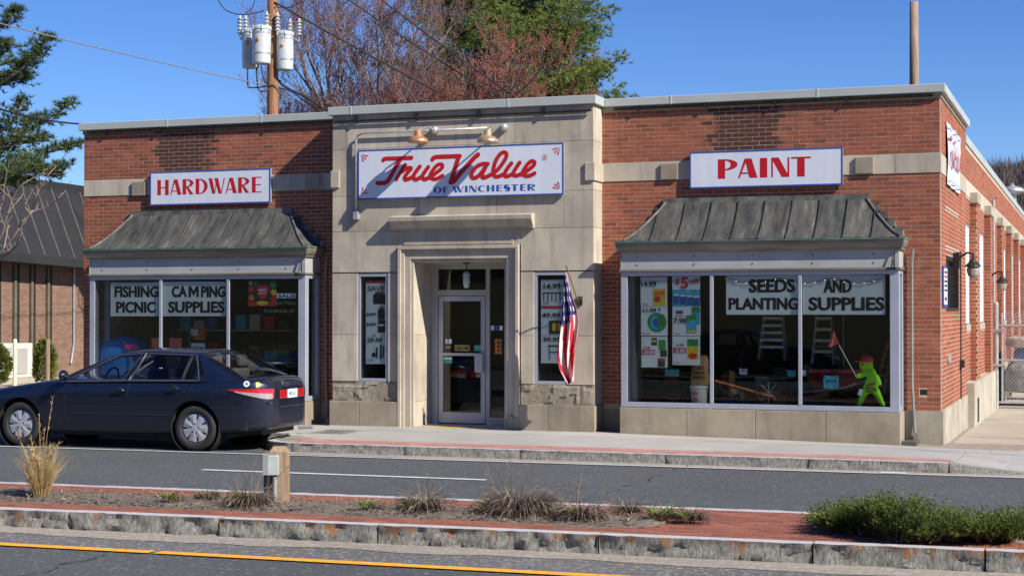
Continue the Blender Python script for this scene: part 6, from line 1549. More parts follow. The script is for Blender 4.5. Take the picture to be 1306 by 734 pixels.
# lamps, plates, stickers, handles, seams
def side_y(x, z):                # body surface near side
    w_ = sm(x, T_w); zb = sm(x, T_bot); zs = sm(x, T_sh); t = (z-zb)/(zs-zb)
    return -w_*tab(t, [(0,.90),(.16,.965),(.34,.995),(.52,1.0),(.70,.992),(.86,.975),(1.0,.945)])
def decal(pts, off, mats, name, mi=0, sgn=-1, n=10):
    """a panel that follows the body side; pts = top and bottom edges as functions of x"""
    mb = MB(); P = []
    for i in range(n+1):
        x, zt2, zb2 = pts(i/n); P.append([Vector((x, sgn*(-side_y(x, lerp(zb2, zt2, j/4))+off), lerp(zb2, zt2, j/4))) for j in range(5)])
    mb.grid(P); return mb.build(name, mats, car, smooth=True)
for sg in (-1, 1):
    tl = decal(lambda t: (lerp(.50, 1.03, t), lerp(.862, .865, t), lerp(.852, .725, min(1, t*1.15))), .007, B['lensred'], 'tail_light', sgn=sg, n=16)
    mb = MB(); P = []
    for i in range(13):
        t = i/12; x = lerp(.60, 1.02, t); zt2 = lerp(.835, .795, t); zb2 = lerp(.822, .722, min(1, t*1.1)); P.append([Vector((x, sg*(-side_y(x, lerp(zb2, zt2, j/3))+.010), lerp(zb2, zt2, j/3))) for j in range(4)])
    mb.grid(P); mb.build('clear_lens', B['lensclear'], tl, smooth=True)
    decal(lambda t: (lerp(XF+.08, XF+.55, t), lerp(.70, .80, t), lerp(.60, .74, t)), .008, B['lensclear'], 'headlight', sgn=sg)
# rear face pieces
xr = XR+.004
mb = MB(); mb.box(XR-.04, XR+.012, -.42, .42, .60, .63); bevel(mb.build('bumper_step', B['paint'], car), .01)
mb = MB(); mb.box(XR-.01, XR+.012, -.15, .15, .72, .84); pl_ = mb.build('number_plate', B['white'], car); 
mb = MB(); P = [(XR+.0125, -.12, .775), (XR+.0125, .12, .775), (XR+.0125, .12, .83), (XR+.0125, -.12, .83)]
vs, fs = text_tris('482 KLT'); mb.add([(XR+.0135, lerp(-.12, .12, a), lerp(.755, .805, b)) for a, b in vs], fs); mb.build('plate_number', B['pblue'], pl_)
for sg in (-1, 1):
    mb = MB(); mb.box(XR-.03, XR+.008, sg*.17, sg*.38, .72, .84); bevel(mb.build('tail_light', B['lensred'], car), .01)
def disc(x, y, z, r, mt, nm, lab=None, nrm=(1,-.25,.55)):
    mb = MB(); mb.lathe((x, y, z), [(r,0),(r,.004)], 20, nrm); o = mb.build(nm, mt, car)
    if lab: o['label'] = lab
    return o
def tailpt(y, k):                # point on the sloping tail lid
    pass
# door handles, mirror, panel gaps
for x in (-1.16, -.30):
    z = .815 if x < -1 else .85; y = side_y(x, z)
    mb = MB(); mb.tube([(x-.09, y-.006, z), (x-.07, y-.04, z+.004), (x+.06, y-.042, z+.006), (x+.085, y-.006, z+.006)], [.010,.014,.014,.010], 8); mb.build('door_handle', B['paint'], car, smooth=True)
    mb = MB(); mb.lathe((x-.01, y+.004, z), [(.055,0),(.05,.004)], 14, (0,-1,0)); mb.build('handle_recess', B['black'], car)
mb = MB(); P = []
for j in range(9):
    v = j/8; rr_ = math.sin(math.pi*min(max(v,.04),.96))**.55; P.append([Vector((-2.02+.07*math.cos(k*math.pi/8)*rr_ + .02*v, -(.90+.19*v), 1.03+.075*math.sin(k*math.pi/8)*rr_)) for k in range(16)])
mb.grid(P, close=True); mb.poly(P[0]); mb.poly(P[-1]); mb.tube([(-2.0,-.84,.98),(-2.0,-.93,1.0)], .025, 6); mb.build('wing_mirror', B['paint'], car, smooth=True, recalc=True)
def gap(pts, nm='panel_gap', r=.0045):
    mb = MB(); mb.tube([(x, side_y(x, z)-.0006, z) for x, z in pts], r, 4); mb.build(nm, B['dark'], car)
gap([(-2.03, .30),(-2.05, .45),(-2.06, .70),(-2.04, .93)])
gap([(-1.06, .26),(-1.06, .5),(-1.05, .8),(-1.03, .96)])
gap([(-.44, .26),(-.42, .36),(-.36,.46),(-.30,.58),(-.12,.76),(-.05,.85),(-.02,.96)])
gap([(-1.98,.26),(-1.2,.255),(-.44,.26)])
gap([(.33,.80),(.47,.80),(.48,.91),(.34,.905),(.33,.80)], r=.003)
gap([(.42,.64),(.7,.65),(.92,.655),(1.02,.66)], r=.003)
gap([(-2.02,.49),(-1.3,.487),(-1.07,.487)], 'side_moulding', .006); gap([(-1.04,.487),(-.5,.487),(-.38,.487)], 'side_moulding', .006)
mb = MB(); mb.tube([(.95, .45, .26), (1.17, .47, .27)], .028, 10); mb.build('exhaust', B['galv'], car)
mb = MB(); mb.box(-2.4, .4, -.66, .66, .17, .30); mb.box(.4, .85, -.5, .5, .22, .34); mb.build('underbody', B['black'], car)
# round stickers near the tail corner and a maker-less lid badge
for (x, z, mt, lab) in ((.74, .935, B['white'], 'round white sticker with a blue mark'), (.87, .92, B['pyellow'], 'round yellow sticker with a white centre')):
    y = side_y(x, z)+.01; o = disc(x, y, z, .042, mt, 'sticker', lab, (.35, -1, .35)); 
    mb = MB(); mb.lathe(Vector((x, y, z))+Vector((.35,-1,.35)).normalized()*.0045, [(.022,0),(.022,.001)], 14, (.35,-1,.35)); mb.build('sticker_centre', B['pblue'] if x < .80 else B['white'], o)
mb = MB(); mb.lathe((1.03, -.25, .93), [(.035,0),(.035,.006)], 14, (1,-.1,.3)); mb.build('lid_badge', B['chrome'], car)
mb = MB(); 
for i in range(3): mb.box(1.0, 1.018, -.60+i*.035, -.575+i*.035, .655, .685)
mb.build('trim_badge', B['chrome'], car)
cr_pos = at(244.3, 575.2, 'Z', 0.0)
car.location = (cr_pos.x, cr_pos.y+0.89, 0.0); car.rotation_euler = (0, 0, R(2.2))

# ============================================================ NEIGHBOURING BUILDING (left)
NX = -28.0
nb = thing('brown_brick_building', (NX-4, 18, -0.1), 'low tan brick building with a dark standing seam metal roof left of the store', 'building')
p0 = at(-30, 400, 'X', NX).y; p1 = at(118, 400, 'X', NX).y
ez = at(50, 330, 'X', NX).z
nw = MB(); nw.box(NX-8, NX-0.005, p0, p1+3, -0.3, 3.8); wall2 = nw.build('brick_wall', B['mortar'], nb)
slots = [(at(a_, 430, 'X', NX).y, at(b_, 430, 'X', NX).y) for a_, b_ in ((-8, 1), (15.5, 24.5), (37, 45), (58, 66))]
rb = MB()
for (a,b,c,d) in brick_rects(p0, p1+3, -0.1, 3.5, [(y, y2, -1, 4) for y, y2 in slots], ch=0.0667, bl=0.203): rb.box(NX, NX+0.006, a, b, c, d)
tag(rb.build('brickwork', B['brick2'], wall2), kind='stuff')
for y, y2 in slots:
    mb = MB(); mb.box(NX-.3, NX+.012, y+.004, y2-.004, -.1, 3.6); mb.build('window_slot', B['dark'], nb)
    mb = MB(); mb.box(NX+.012, NX+.07, y+.02, y+(y2-y)*.4, -.1, 3.6); mb.build('window_fin', B['tancol'], nb)
E1 = at(-30, 322, 'X', NX+.7); E2 = at(118, 338, 'X', NX+.7); T1 = at(-30, 226, 'X', NX-.2); T2 = at(118, 246.5, 'X', NX-.2)
ez = (E1.z+E2.z)/2
mb = MB(); mb.poly([(NX+.7, p0-2, E1.z+.12), (NX+.7, p1+3, E2.z+.02), (NX-.2, p1+3, T2.z-.05), (NX-.2, p0-2, T1.z)]); mb.poly([(NX+.7, p0-2, E1.z-.12), (NX+.7, p1+3, E2.z-.22), (NX+.7, p1+3, E2.z+.02), (NX+.7, p0-2, E1.z+.12)])
mb.poly([(NX+.7, p0-2, E1.z-.12), (NX+.7, p1+3, E2.z-.22), (NX-.1, p1+3, E2.z-.22), (NX-.1, p0-2, E1.z-.12)])
rf = mb.build('metal_roof', B['roofgrey'], nb)
for i in range(14):
    k = i/13*1.0; px_t = lerp(-40, 130, k); 
    yb = lerp(p0-1.5, p1+2.5, k); yt = yb - 0.0
    zb = lerp(E1.z+.12, E2.z+.02, (yb-(p0-2))/(p1+3-p0+2)); zt = lerp(T1.z, T2.z-.05, (yb-(p0-2))/(p1+3-p0+2))
    mb = MB(); mb.box(-.02, .02, -.03, .03, 0, 0); mb = MB(); mb.tube([(NX+.7, yb, zb+.02), (NX-.2, yt, zt+.02)], .03, 4); mb.build('roof_seam', B['seamdk'], rf)
mb = MB(); mb.poly([(NX-.17, p0-2, T1.z-.06), (NX-.17, p1+3, T2.z-.1), (NX-.17, p1+3, T2.z+.16), (NX-.17, p0-2, T1.z+.22)]); mb.poly([(NX-.17, p0-2, T1.z+.22), (NX-.17, p1+3, T2.z+.16), (NX-1.2, p1+3, T2.z+.16), (NX-1.2, p0-2, T1.z+.22)]); mb.build('ridge_cap', B['roofgrey'], rf)
c = at(94, 400, 'X', NX+.05); mb = MB(); mb.tube([(NX+.06, c.y, 3.3), (NX+.06, c.y, 3.1), (NX+.06, c.y, .9), (NX+.06, c.y-.15, .3)], .035, 7); mb.build('down_conduit', B['galv'], nb)
# air conditioner, posts, shrubs in front of it
a = at(3, 483, 'X', NX+1.6); b = at(42, 437, 'X', NX+1.6)
t = thing('air_conditioner', (NX+1.2, (a.y+b.y)/2, a.z), 'boxy white air conditioning unit on a pad by the tan brick wall', 'air conditioner')
mb = MB(); mb.box(NX+.7, NX+1.6, a.y, b.y, a.z, b.z); bevel(mb.build('casing', B['acgrey'], t), .03)
mb = MB(); ym = lerp(a.y, b.y, .15); 
for i in range(10): mb.box(NX+1.6, NX+1.615, lerp(a.y,b.y,.06), lerp(a.y,b.y,.30), lerp(a.z,b.z,.12+i*.08), lerp(a.z,b.z,.155+i*.08))
mb.box(NX+1.6, NX+1.62, lerp(a.y,b.y,.45), lerp(a.y,b.y,.80), lerp(a.z,b.z,.12), lerp(a.z,b.z,.85)); mb.build('service_panel', B['walk'], t)
mb = MB(); mb.box(NX+.6, NX+1.75, a.y-.2, b.y+.2, -.1, a.z); mb.build('pad', B['concrete'], t)
for px_, py0, py1, mt, lab in ((19, 432, 488, 'ivory', 'ivory painted steel bollard in front of the air conditioner'), (60.8, 432, 484, 'greypole', 'grey weathered post standing in front of the dark shrub')):
    c = deep(px_, py1, 42); q = deep(px_, py0, 42); mb = MB(); mb.lathe((c.x, c.y, c.z-.2), [(.055,0),(.055,q.z-c.z+.17),(.03,q.z-c.z+.2)], 12)
    tag(mb.build('bollard', B[mt]), lab, 'post')
def bush(name, lab, px_, py0, py1, wpx, d, mt='shrub', n=1500, cat='shrub'):
    c = deep(px_, py1, d); q = deep(px_, py0, d); t = thing(name, c, lab, cat); rx = wpx/2*d/FPX; h = q.z-c.z; mb = MB()
    for i in range(n):
        v = random.random()**.8; th = random.uniform(0, 6.283); rr = rx*(math.sin(math.pi*min(1, v*.82+.16))**.6)*random.uniform(.55, 1.05)*(1+.25*noise.noise(Vector((th*1.5, v*3, px_))))
        p = c+Vector((math.cos(th)*rr, math.sin(th)*rr, h*v)); a = Vector((math.cos(th)*.6, math.sin(th)*.6, random.uniform(.1, 1))).normalized()*random.uniform(.05,.12); n_ = a.cross(Vector((random.uniform(-1,1),random.uniform(-1,1),.3))).normalized()*.03
        mb.poly([p-a*.3, p+n_, p+a, p-n_])
    mb.build('foliage', B[mt], t)
    mb = MB()
    for i in range(5): mb.tube([c, c+Vector((random.uniform(-.3,.3)*rx, random.uniform(-.3,.3)*rx, h*.7))], .02, 5)
    mb.build('stem', B['barkgrey'], t)
bush('garden_shrub', 'yellow green shrub at the left edge, left of the air conditioner', -3, 440, 488, 32, 42)
bush('garden_shrub', 'dense yellow green upright shrub between the air conditioner and the tan brick wall', 57, 433, 486, 30, 42.6)

# ============================================================ POLES, TRANSFORMERS AND WIRES
PD = 46.0
pb = deep(348, 146, PD); pt = deep(346, -60, PD)
up = thing('utility_pole', (pb.x, pb.y, -0.3), 'brown wooden utility pole carrying three grey transformers behind the left roof', 'utility pole')
mb = MB(); mb.tube([(pb.x, pb.y, -.3), (pb.x, pb.y, 7), (pb.x-.03, pb.y, 16)], [.19, .165, .13], 14); mb.build('pole', B['pole'], up, smooth=True)
def dp(x, y, d=PD): return deep(x, y, d)
def can(cx, ytop, ybot, rpx, d, bush_px, lab):
    t_ = dp(cx, ytop, d); b_ = dp(cx, ybot, d); r_ = rpx*d/FPX; t = thing('pole_transformer', b_, lab, 'transformer', 'transformers on the utility pole')
    h = t_.z-b_.z; mb = MB(); mb.lathe(b_, [(r_*.93,0),(r_*.97,.03),(r_,h*.5),(r_,h-.10),(r_*1.06,h-.09),(r_*1.06,h-.03),(r_*.92,h),(r_*.3,h+.05)], 24); mb.build('tank', B['trafo'], t, smooth=False)
    mb = MB(); 
    for k in (.25, .8): mb.lathe(b_+Vector((0,0,h*k)), [(r_*1.02,0),(r_*1.02,.05)], 24)
    for k in range(6):
        a = k*1.05; mb.lathe(b_+Vector((math.cos(a)*r_*1.05, math.sin(a)*r_*1.05, h-.06)), [(.03,-.05),(.03,.05)], 6)
    mb.build('band', B['galv'], t)
    for (bx_, by_, hh) in bush_px:
        q = dp(bx_, by_, d-.05); mb = MB(); pr = []
        n = 5
        for i in range(n): z = hh*i/n; pr += [(.045, z), (.085, z+hh/n*.35), (.085, z+hh/n*.5), (.045, z+hh/n*.75)]
        mb.lathe(q-Vector((0,0,hh)), pr+[(.03, hh), (.02, hh+.05)], 10); mb.build('insulator', B['insul'], t)
        mb = MB(); mb.tube([q-Vector((0,0,hh)), q-Vector((0,0,hh+.15)), Vector((b_.x, b_.y, b_.z+h-.05))], .025, 5); mb.build('insulator_arm', B['galv'], t)
    mb = MB(); c = b_+Vector((r_*.1, -r_*.98, h*.62)); mb.lathe(c, [(.06,0),(.05,.05),(.02,.06)], 10, (-.1,-1,0)); mb.build('terminal', B['copper'], t)
    mb = MB(); mb.tube([b_+Vector((0,0,h*.6)), Vector((pb.x, pb.y, b_.z+h*.6))], .035, 6); mb.build('mounting_arm', B['galv'], t)
    return t
can(319.5, 38, 87, 11, PD+.35, [(306, 22, .5), (313.5, 22, .5)], 'farther grey transformer partly hidden at the left of the pole')
can(333.5, 34, 81.5, 12, PD-.35, [(340.5, 17, .5)], 'front grey transformer just left of the pole')
can(363.5, 41, 89.5, 10.8, PD-.1, [(370, 26, .5), (381.5, 26, .45), (354, 18, .5)], 'grey transformer right of the pole')
def wire(lab, pts, r=.012, mt='wire', sag=0):
    P = [dp(*p) for p in pts]; P = [Vector(v) for v in cr([P[0]]+P[1:], 8)] if len(P) > 2 else [P[0].lerp(P[1], k/16)-Vector((0,0,sag*4*(k/16)*(1-k/16))) for k in range(17)]
    mb = MB(); mb.tube(P, r, 5); tag(mb.build('overhead_wire', B[mt]), lab, 'wire')
wire('pale grey cable sagging from the upper left sky to the pole below the transformers', [(-20, 25, 34), (345, 109.5, 46)], .014, 'greywire', .05)
wire('black cable at the left running down to the corner of the store roof', [(-20, 133, 30), (123, 158.5, 40)], .022, sag=.1)
wire('black cable from the pole top running down right across the bare tree', [(350, 3, 45.9), (450, 59, 47), (560, 118, 48)], .03)
wire('uppermost thin black cable crossing the red tree and the pine', [(470, -12, 44), (560, 55, 45), (648, 118, 46)], .022)
wire('middle thin black cable crossing the bare and red trees', [(430, -10, 44), (530, 58, 45), (618, 113, 46)], .022)
wire('thin loop of wire left of the pole top', [(276, -4, 45.8), (288, 13, 45.8), (310, 19, 45.8), (337, 14, 45.9)], .016)
wire('short wire dropping from the top of the sky to the left transformers', [(326, -5, 45.8), (322, 10, 45.8), (313, 17, 45.8)], .014)
wire('thin wire curving right from the pole top', [(350, 9, 45.9), (372, 9, 45.8), (390, -3, 45.8)], .014)
wire('looped service cables hanging under the left transformers', [(316, 86, 45.6), (316, 108, 45.6), (322, 112, 45.6), (342, 110, 45.8)], .022)
wire('second looped service cable under the middle transformer', [(327, 86, 45.6), (329, 112, 45.6), (336, 117, 45.6), (344, 113, 45.8)], .022)
wire('third service cable close to the pole under the transformers', [(333, 84, 45.6), (336, 100, 45.6), (343, 109, 45.8)], .018)
wire('service cables running from the pole down right behind the roof', [(349, 90, 46.2), (360, 108, 46.5), (385, 122, 48), (420, 143, 50)], .03)
wire('lower service cable running from the pole down right behind the roof', [(350, 112, 46.2), (370, 116, 46.5), (395, 134, 48), (412, 146, 50)], .024)
g2 = thing('bare_pole', dp(1166, 112, 44), 'grey weathered pole with no wires rising behind the roof at the right', 'pole')
q0 = dp(1166, 112, 44); q1 = dp(1166, 2, 44); g2.location = (q0.x, q0.y, -.3)
mb = MB(); mb.tube([(q0.x, q0.y, -.3), (q0.x, q0.y, q0.z), (q0.x-.0, q0.y, q1.z)], [.15, .13, .115], 12); mb.build('pole', B['greypole'], g2, smooth=True)
c = deep(1291, 242, 46); t = thing('roof_vent', c, 'round shiny metal vent cap showing above the side roof line at the right', 'roof vent')
mb = MB(); mb.lathe(c-Vector((0,0,.9)), [(.12,0),(.12,.8),(.14,.86)], 12); mb.build('stack', B['galv'], t)
mb = MB(); mb.lathe(c-Vector((0,0,.06)), [(.12,-.08),(.34,-.02),(.36,.03),(.26,.12),(.08,.17),(.03,.25)], 20); mb.build('cap', B['galv'], t, smooth=True)

# ============================================================ TREES
def leafset(mb, p, d, n, ln, wd, spread=1.0):
    for i in range(n):
        a = (d*0.5 + Vector((random.gauss(0,1), random.gauss(0,1), random.gauss(0,.8)+.25))*spread).normalized()*ln*random.uniform(.6, 1.15)
        n_ = a.cross(Vector((random.uniform(-1,1), random.uniform(-1,1), random.uniform(-1,1)))).normalized()*wd
        mb.add([p+n_, p-n_, p+a], [(0,1,2)])
def bare_tree(lab, base, height, rad, seed, buds=.5, levels=5, zlow=0.42, cat='tree', grp=None, thin=1.0, budmat='bud', lean=(0,0), nb=(6,5,5,4,3)):
    random.seed(seed); t = thing('bare_tree', base, lab, cat, grp); tr = MB(); cw = MB(); bd = MB()
    top = base+Vector((lean[0], lean[1], height*.55)); pts = [base, base+Vector((.1,0,height*.25)), base.lerp(top, .8), top]
    tr.tube(pts, [height*.02, height*.016, height*.012, height*.009], 8)
    def grow(p, d, L, r_, lv):
        n = 3; P = [p]; dd = d.copy()
        for i in range(n):
            dd = (dd + Vector((random.gauss(0,.13), random.gauss(0,.13), .10+random.gauss(0,.05)))).normalized(); P.append(P[-1]+dd*L/n)
        (cw if lv < 4 else tr).tube(P, [r_, r_*.85, r_*.7, r_*.5], 3 if lv < 3 else 5, cap=False)
        if lv == 0:
            k = int(buds*6)
            for i in range(k):
                q = P[0].lerp(P[-1], random.random()); leafset(bd, q, dd, 2, .055, .016)
            return
        for i in range(nb[5-lv] if 5-lv < len(nb) else 3):
            k = random.uniform(.25, 1.0); j = min(int(k*n), n-1); q = P[j].lerp(P[j+1], k*n-j)
            a = random.uniform(0, 6.283); perp = dd.orthogonal().normalized(); side = (perp*math.cos(a)+dd.cross(perp)*math.sin(a)); nd = (dd*random.uniform(.7,1.1)+side*random.uniform(.45,.85)+Vector((0,0,.25))).normalized()
            grow(q, nd, L*random.uniform(.5,.72), max(r_*.52, .006*thin), lv-1)
    nmain = 9
    for i in range(nmain):
        a = 2*math.pi*i/nmain+random.uniform(-.3,.3); z = random.uniform(zlow, 1.0); q = base.lerp(top, z); up_ = random.uniform(.7, 1.6)
        d = Vector((math.cos(a), math.sin(a), up_)).normalized(); grow(q, d, rad*random.uniform(.55,.8), height*.006, levels)
    tr.build('trunk', B['barkgrey'], t); cw.build('crown', B['twig'], t)
    if bd.v: bd.build('buds', B[budmat], t)
    random.seed(seed+99); return t
def ground(px_, d, z=-.3): p = deep(px_, 395, d); return Vector((p.x, p.y, z))
TREES = True
if TREES:
    bare_tree('tall bare grey tree with reddish buds behind the left roof, right of the utility pole', ground(455, 58), 14.0, 6.4, 11, buds=.6, thin=.75, nb=(4,5,4,4,3))
    bare_tree('bare tree behind the roof between the utility pole and the tallest bare tree', ground(395, 62), 10.6, 4.8, 5, buds=.35, thin=.75, nb=(4,4,4,4,3))
    B['bud2'] = M('rusty red buds', (0.34, 0.07, 0.03), 0.8, 0, 0.4, 1.5, isl=0.4)
    bare_tree('rusty red budding tree in front of the big pine', ground(585, 56), 11.2, 5.4, 23, buds=.8, thin=.8, budmat='bud2', nb=(4,5,4,4,3))
    bare_tree('smaller rusty red budding tree close to the middle of the roof', ground(665, 57), 9.9, 4.0, 31, buds=.9, thin=.8, budmat='bud2', nb=(4,4,4,4,3))
    bare_tree('thin bare grey tree between the tall bare tree and the rusty red tree', ground(530, 60), 11.3, 4.4, 37, buds=.3, thin=.75, nb=(4,4,4,4,3))
def pine(lab, base, height, rad, seed, zmin=.25, dens=1.0, cat='pine tree', tuft=(.22,.014,20), whorls=26, per=6):
    random.seed(seed); t = thing('pine_tree', base, lab, cat); tr = MB(); cw = MB(); br = MB()
    tr.tube([base, base+Vector((.1,.1,height*.5)), base+Vector((0,0,height))], [height*.02, height*.013, .04], 9); tr.build('trunk', B['barkgrey'], t)
    for w_ in range(whorls):
        k = lerp(zmin, .98, w_/(whorls-1)); z = base.z+height*k
        env = rad*(1-k)**.62*1.12 + .35
        for i in range(per):
            a = random.uniform(0, 6.283); L = env*random.uniform(.55, 1.15)
            p0 = Vector((base.x, base.y, z+random.uniform(-.3,.3))); d = Vector((math.cos(a), math.sin(a), random.uniform(-.02,.35)))
            P = [p0+d*L*s+Vector((0,0,.16*L*s*s*random.uniform(.6,1.3))) for s in (0,.33,.66,1)]
            br.tube(P, [.05,.035,.022,.01], 4, cap=False)
            nt_ = int(L*11*dens)
            for j in range(nt_):
                s = random.uniform(.28, 1.02); m = min(int(s*3), 2); q = P[m].lerp(P[m+1], s*3-m); sp = L*.20*(1.15-s)+.10
                q = q+Vector((random.gauss(0,sp), random.gauss(0,sp), random.gauss(0,sp*.38)+.05)); leafset(cw, q, Vector((0,0,.7)), tuft[2], tuft[0], tuft[1], .9)
    br.build('branches', B['barkgrey'], t); cw.build('crown', B['needle'], t); random.seed(seed+99); return t
if TREES:
    pine('large dark green pine rising behind the middle of the store roof', ground(650, 66), 20.5, 5.7, 41, zmin=.40, dens=2.5, whorls=32, per=11)
    pine('lower green pine top showing just behind the roof right of the big pine', ground(728, 66), 11.9, 1.5, 43, zmin=.55, dens=1.3, whorls=12, per=6)
    pine('small pine tip peeking over the roof left of the PAINT sign', ground(787, 70), 11.9, .7, 47, zmin=.7, dens=1.2, whorls=6, per=5)
    # near pine at the left edge: explicit limbs sweeping right
    random.seed(5); lb = ground(-60, 44); t = thing('pine_tree', lb, 'dark pine at the left edge with long limbs reaching over the neighbouring metal roof', 'pine tree')
    mb = MB(); mb.tube([lb, lb+Vector((0,0,8)), lb+Vector((0,0,16))], [.35,.28,.12], 10); mb.build('trunk', B['barkgrey'], t)
    cw = MB(); br = MB()
    limbs = [((-60,60),(0,35),(22,12),1), ((-60,110),(20,88),(62,48),1.2), ((-60,80),(-10,75),(10,55),1.0), ((-60,140),(10,100),(55,66),1.0), ((-60,215),(30,170),(92,132),1.3), ((-60,235),(20,205),(104,185),1.5), ((-60,235),(30,215),(72,226),1.2), ((-60,190),(5,165),(30,128),1.1), ((-60,255),(0,232),(50,205),1.3), ((-60,20),(-20,0),(8,-14),1.1),((-60,215),(-5,190),(62,178),1.4),((-60,240),(5,225),(88,212),1.3),((-60,125),(-5,108),(38,98),1.2),((-60,250),(-5,238),(40,232),1.2),((-60,210),(0,196),(45,150),1.0)]
    for li, (A_, B_, C_, k) in enumerate(limbs):
        d = 43+random.uniform(-1.5,1.5); P = cr([deep(*A_, 44), deep(*B_, d), deep(*C_, d)], 8); br.tube(P, [lerp(.07,.015,i/(len(P)-1)) for i in range(len(P))], 5, cap=False)
        n = int(135*k)
        for j in range(n):
            s = random.uniform(.35,1.0); i = min(int(s*(len(P)-1)), len(P)-2); q = P[i].lerp(P[i+1], s*(len(P)-1)-i); sp = .27*(1.25-s)+.04
            q = q+Vector((random.gauss(0,sp), random.gauss(0,sp), random.gauss(0,sp*.45)+.06)); leafset(cw, q, Vector((0,0,.8)), 15, .17, .011, .7)
    br.build('branches', B['barkgrey'], t); cw.build('crown', B['needledk'], t)
    # bare young tree, nearer, entering from the left edge
    yt = ground(-25, 30, -.1); t = thing('young_tree', yt, 'bare pale young tree reaching in from the left edge in front of the metal roof', 'tree')
    mb = MB(); tw = MB()
    mb.tube([yt, deep(-22, 400, 30), deep(-15, 330, 30)], [.09,.07,.05], 8)
    def bs_(pts, r0, r1): P = cr([deep(x, y, 30+random.uniform(-.2,.2)) for x, y in pts], 6); tw.tube(P, [lerp(r0, r1, i/(len(P)-1)) for i in range(len(P))], 5); return P
    for pts in ([(-15,335),(5,318),(22,295),(38,272),(46,250),(52,236)], [(22,295),(30,280),(34,285)], [(38,272),(46,268),(62,264),(74,253),(85,242)], [(-15,335),(2,300),(10,272),(16,255),(24,238)], [(10,272),(18,262),(30,246),(28,234)],
                [(5,318),(10,290),(8,282)], [(-15,335),(6,322),(14,318),(18,320)], [(-15,300),(2,262),(6,236),(12,205)], [(46,250),(60,225),(72,212),(84,196)], [(16,255),(6,246),(0,248)], [(24,238),(50,224),(80,222)], [(-15,340),(8,325),(22,312),(28,296)], [(38,272),(32,262),(40,246)], [(52,236),(50,226),(56,222)]):
        P = bs_(pts, .015, .004)
        for j in range(0, len(P), 3):
            q = P[j]; tw.tube([q, q+Vector((random.uniform(-.12,.16), random.uniform(-.1,.1), random.uniform(-.02,.16)))], [.008,.004], 3, cap=False); leafset(tw, q, Vector((0,0,.3)), 2, .05, .012)
    mb.build('trunk', B['barkgrey'], t); tw.build('branches', M('pale twigs', (0.24, 0.185, 0.16), .85), t)

# far wooded hill
mb = MB(); P = []
for i in range(61):
    row = []
    for j in range(14):
        d = lerp(330, 620, j/13); x = lerp(-260, 420, i/60); c = CAM+Vector((0,1,0)).normalized()*0
        y = 300+d-330; z = 41*math.sin(min(1, j/8)*math.pi/2)*(1+.14*math.sin(x*.012+.6)+.05*math.sin(x*.04)) - .3
        row.append(Vector((x, y, max(-1, z + noise.noise(Vector((x*.01, y*.01, 0)))*6*(j > 0)))))
    P.append(row)
mb.grid(P); tag(mb.build('wooded_hill', M('leafless woodland floor', (0.07, 0.055, 0.045), .95, 0, .35, .02), smooth=True), kind='structure')
random.seed(77); wd = MB()
for i in range(2600):
    a = random.randrange(60); 
    x = random.uniform(-70, 25); jj = random.uniform(.2, 12.5); i0 = (x+260)/680*60; ia = int(i0); ja = int(jj)
    p = P[ia][ja].lerp(P[min(ia+1,60)][ja], i0-ia).lerp(P[ia][ja+1].lerp(P[min(ia+1,60)][ja+1], i0-ia), jj-ja)
    h = random.uniform(5, 10); 
    for k in range(9):
        b0 = p+Vector((random.uniform(-.3,.3),0,h*.2)); tp = p+Vector((random.gauss(0,1.7), random.gauss(0,1.2), h*random.uniform(.6,1.05))); s = Vector((random.uniform(.15,.5), random.uniform(-.2,.2), 0)); wd.add([b0-s*.4, b0+s*.4, tp], [(0,1,2)])
tag(wd.build('hillside_wood', M('bare hillside crowns', (0.095, 0.075, 0.072), .95, 0, .5, .08, isl=.5)), kind='stuff')

# ============================================================ FENCE AND YARD GOODS
fy = at(1270, 520, 'Z', -.1).y
fn = thing('chain_link_fence', (0.4, fy, -.1), 'grey chain link gate and fence beside the store side wall', 'fence')
fx = at(1270.5, 450, 'Y', fy).x; zt_ = at(1270, 388, 'Y', fy).z; zg = at(1270, 520, 'Y', fy).z
mb = MB(); mb.tube([(fx, fy, zg-.1), (fx, fy, zt_)], .05, 10); mb.lathe((fx, fy, zt_), [(.055,0),(.04,.04),(0,.06)], 10); mb.build('post', B['galv'], fn)
r1 = at(1290, 415, 'Y', fy).z; r2 = at(1290, 459, 'Y', fy).z; r3 = at(1290, 513, 'Y', fy).z
for z, n_ in ((r1, 'top_rail'), (r2, 'middle_rail'), (r3, 'bottom_rail')): mb = MB(); mb.tube([(fx+.05, fy, z), (fx+4.6, fy, z)], .024, 8); mb.build(n_, B['galv'], fn)
mb = MB(); mb.tube([(fx+.12, fy, r3), (fx+.12, fy, r1+.25)], .022, 8); mb.build('gate_stile', B['galv'], fn)
mb = MB(); st_ = .075; n = int(3.6/st_)
for i in range(-30, n+2):
    for sg in (1, -1):
        x0_ = fx+.12+i*st_; hh = r1+.28-r3; x1_ = x0_+sg*hh
        a = Vector((x0_ if sg > 0 else x0_+hh, fy+.01*sg, r3)); b = Vector((a.x+sg*hh, fy+.01*sg, r3+hh))
        if min(a.x, b.x) < fx+.1:      # clip to the frame
            d = b-a; k = (fx+.12-a.x)/d.x
            if d.x > 0: 
                if k > 1: continue
                a = a+d*max(0, k)
            else:
                if k < 0: continue
                b = a+d*min(1, k)
        mb.tube([a, b], .0035, 3, cap=False)
tag(mb.build('wire_mesh', B['galv'], fn), kind='stuff')
for z in (r2-.1, r1-.1): mb = MB(); mb.box(fx-.07, fx+.15, fy-.06, fy-.02, z-.03, z+.03); mb.build('hinge', B['galv'], fn)
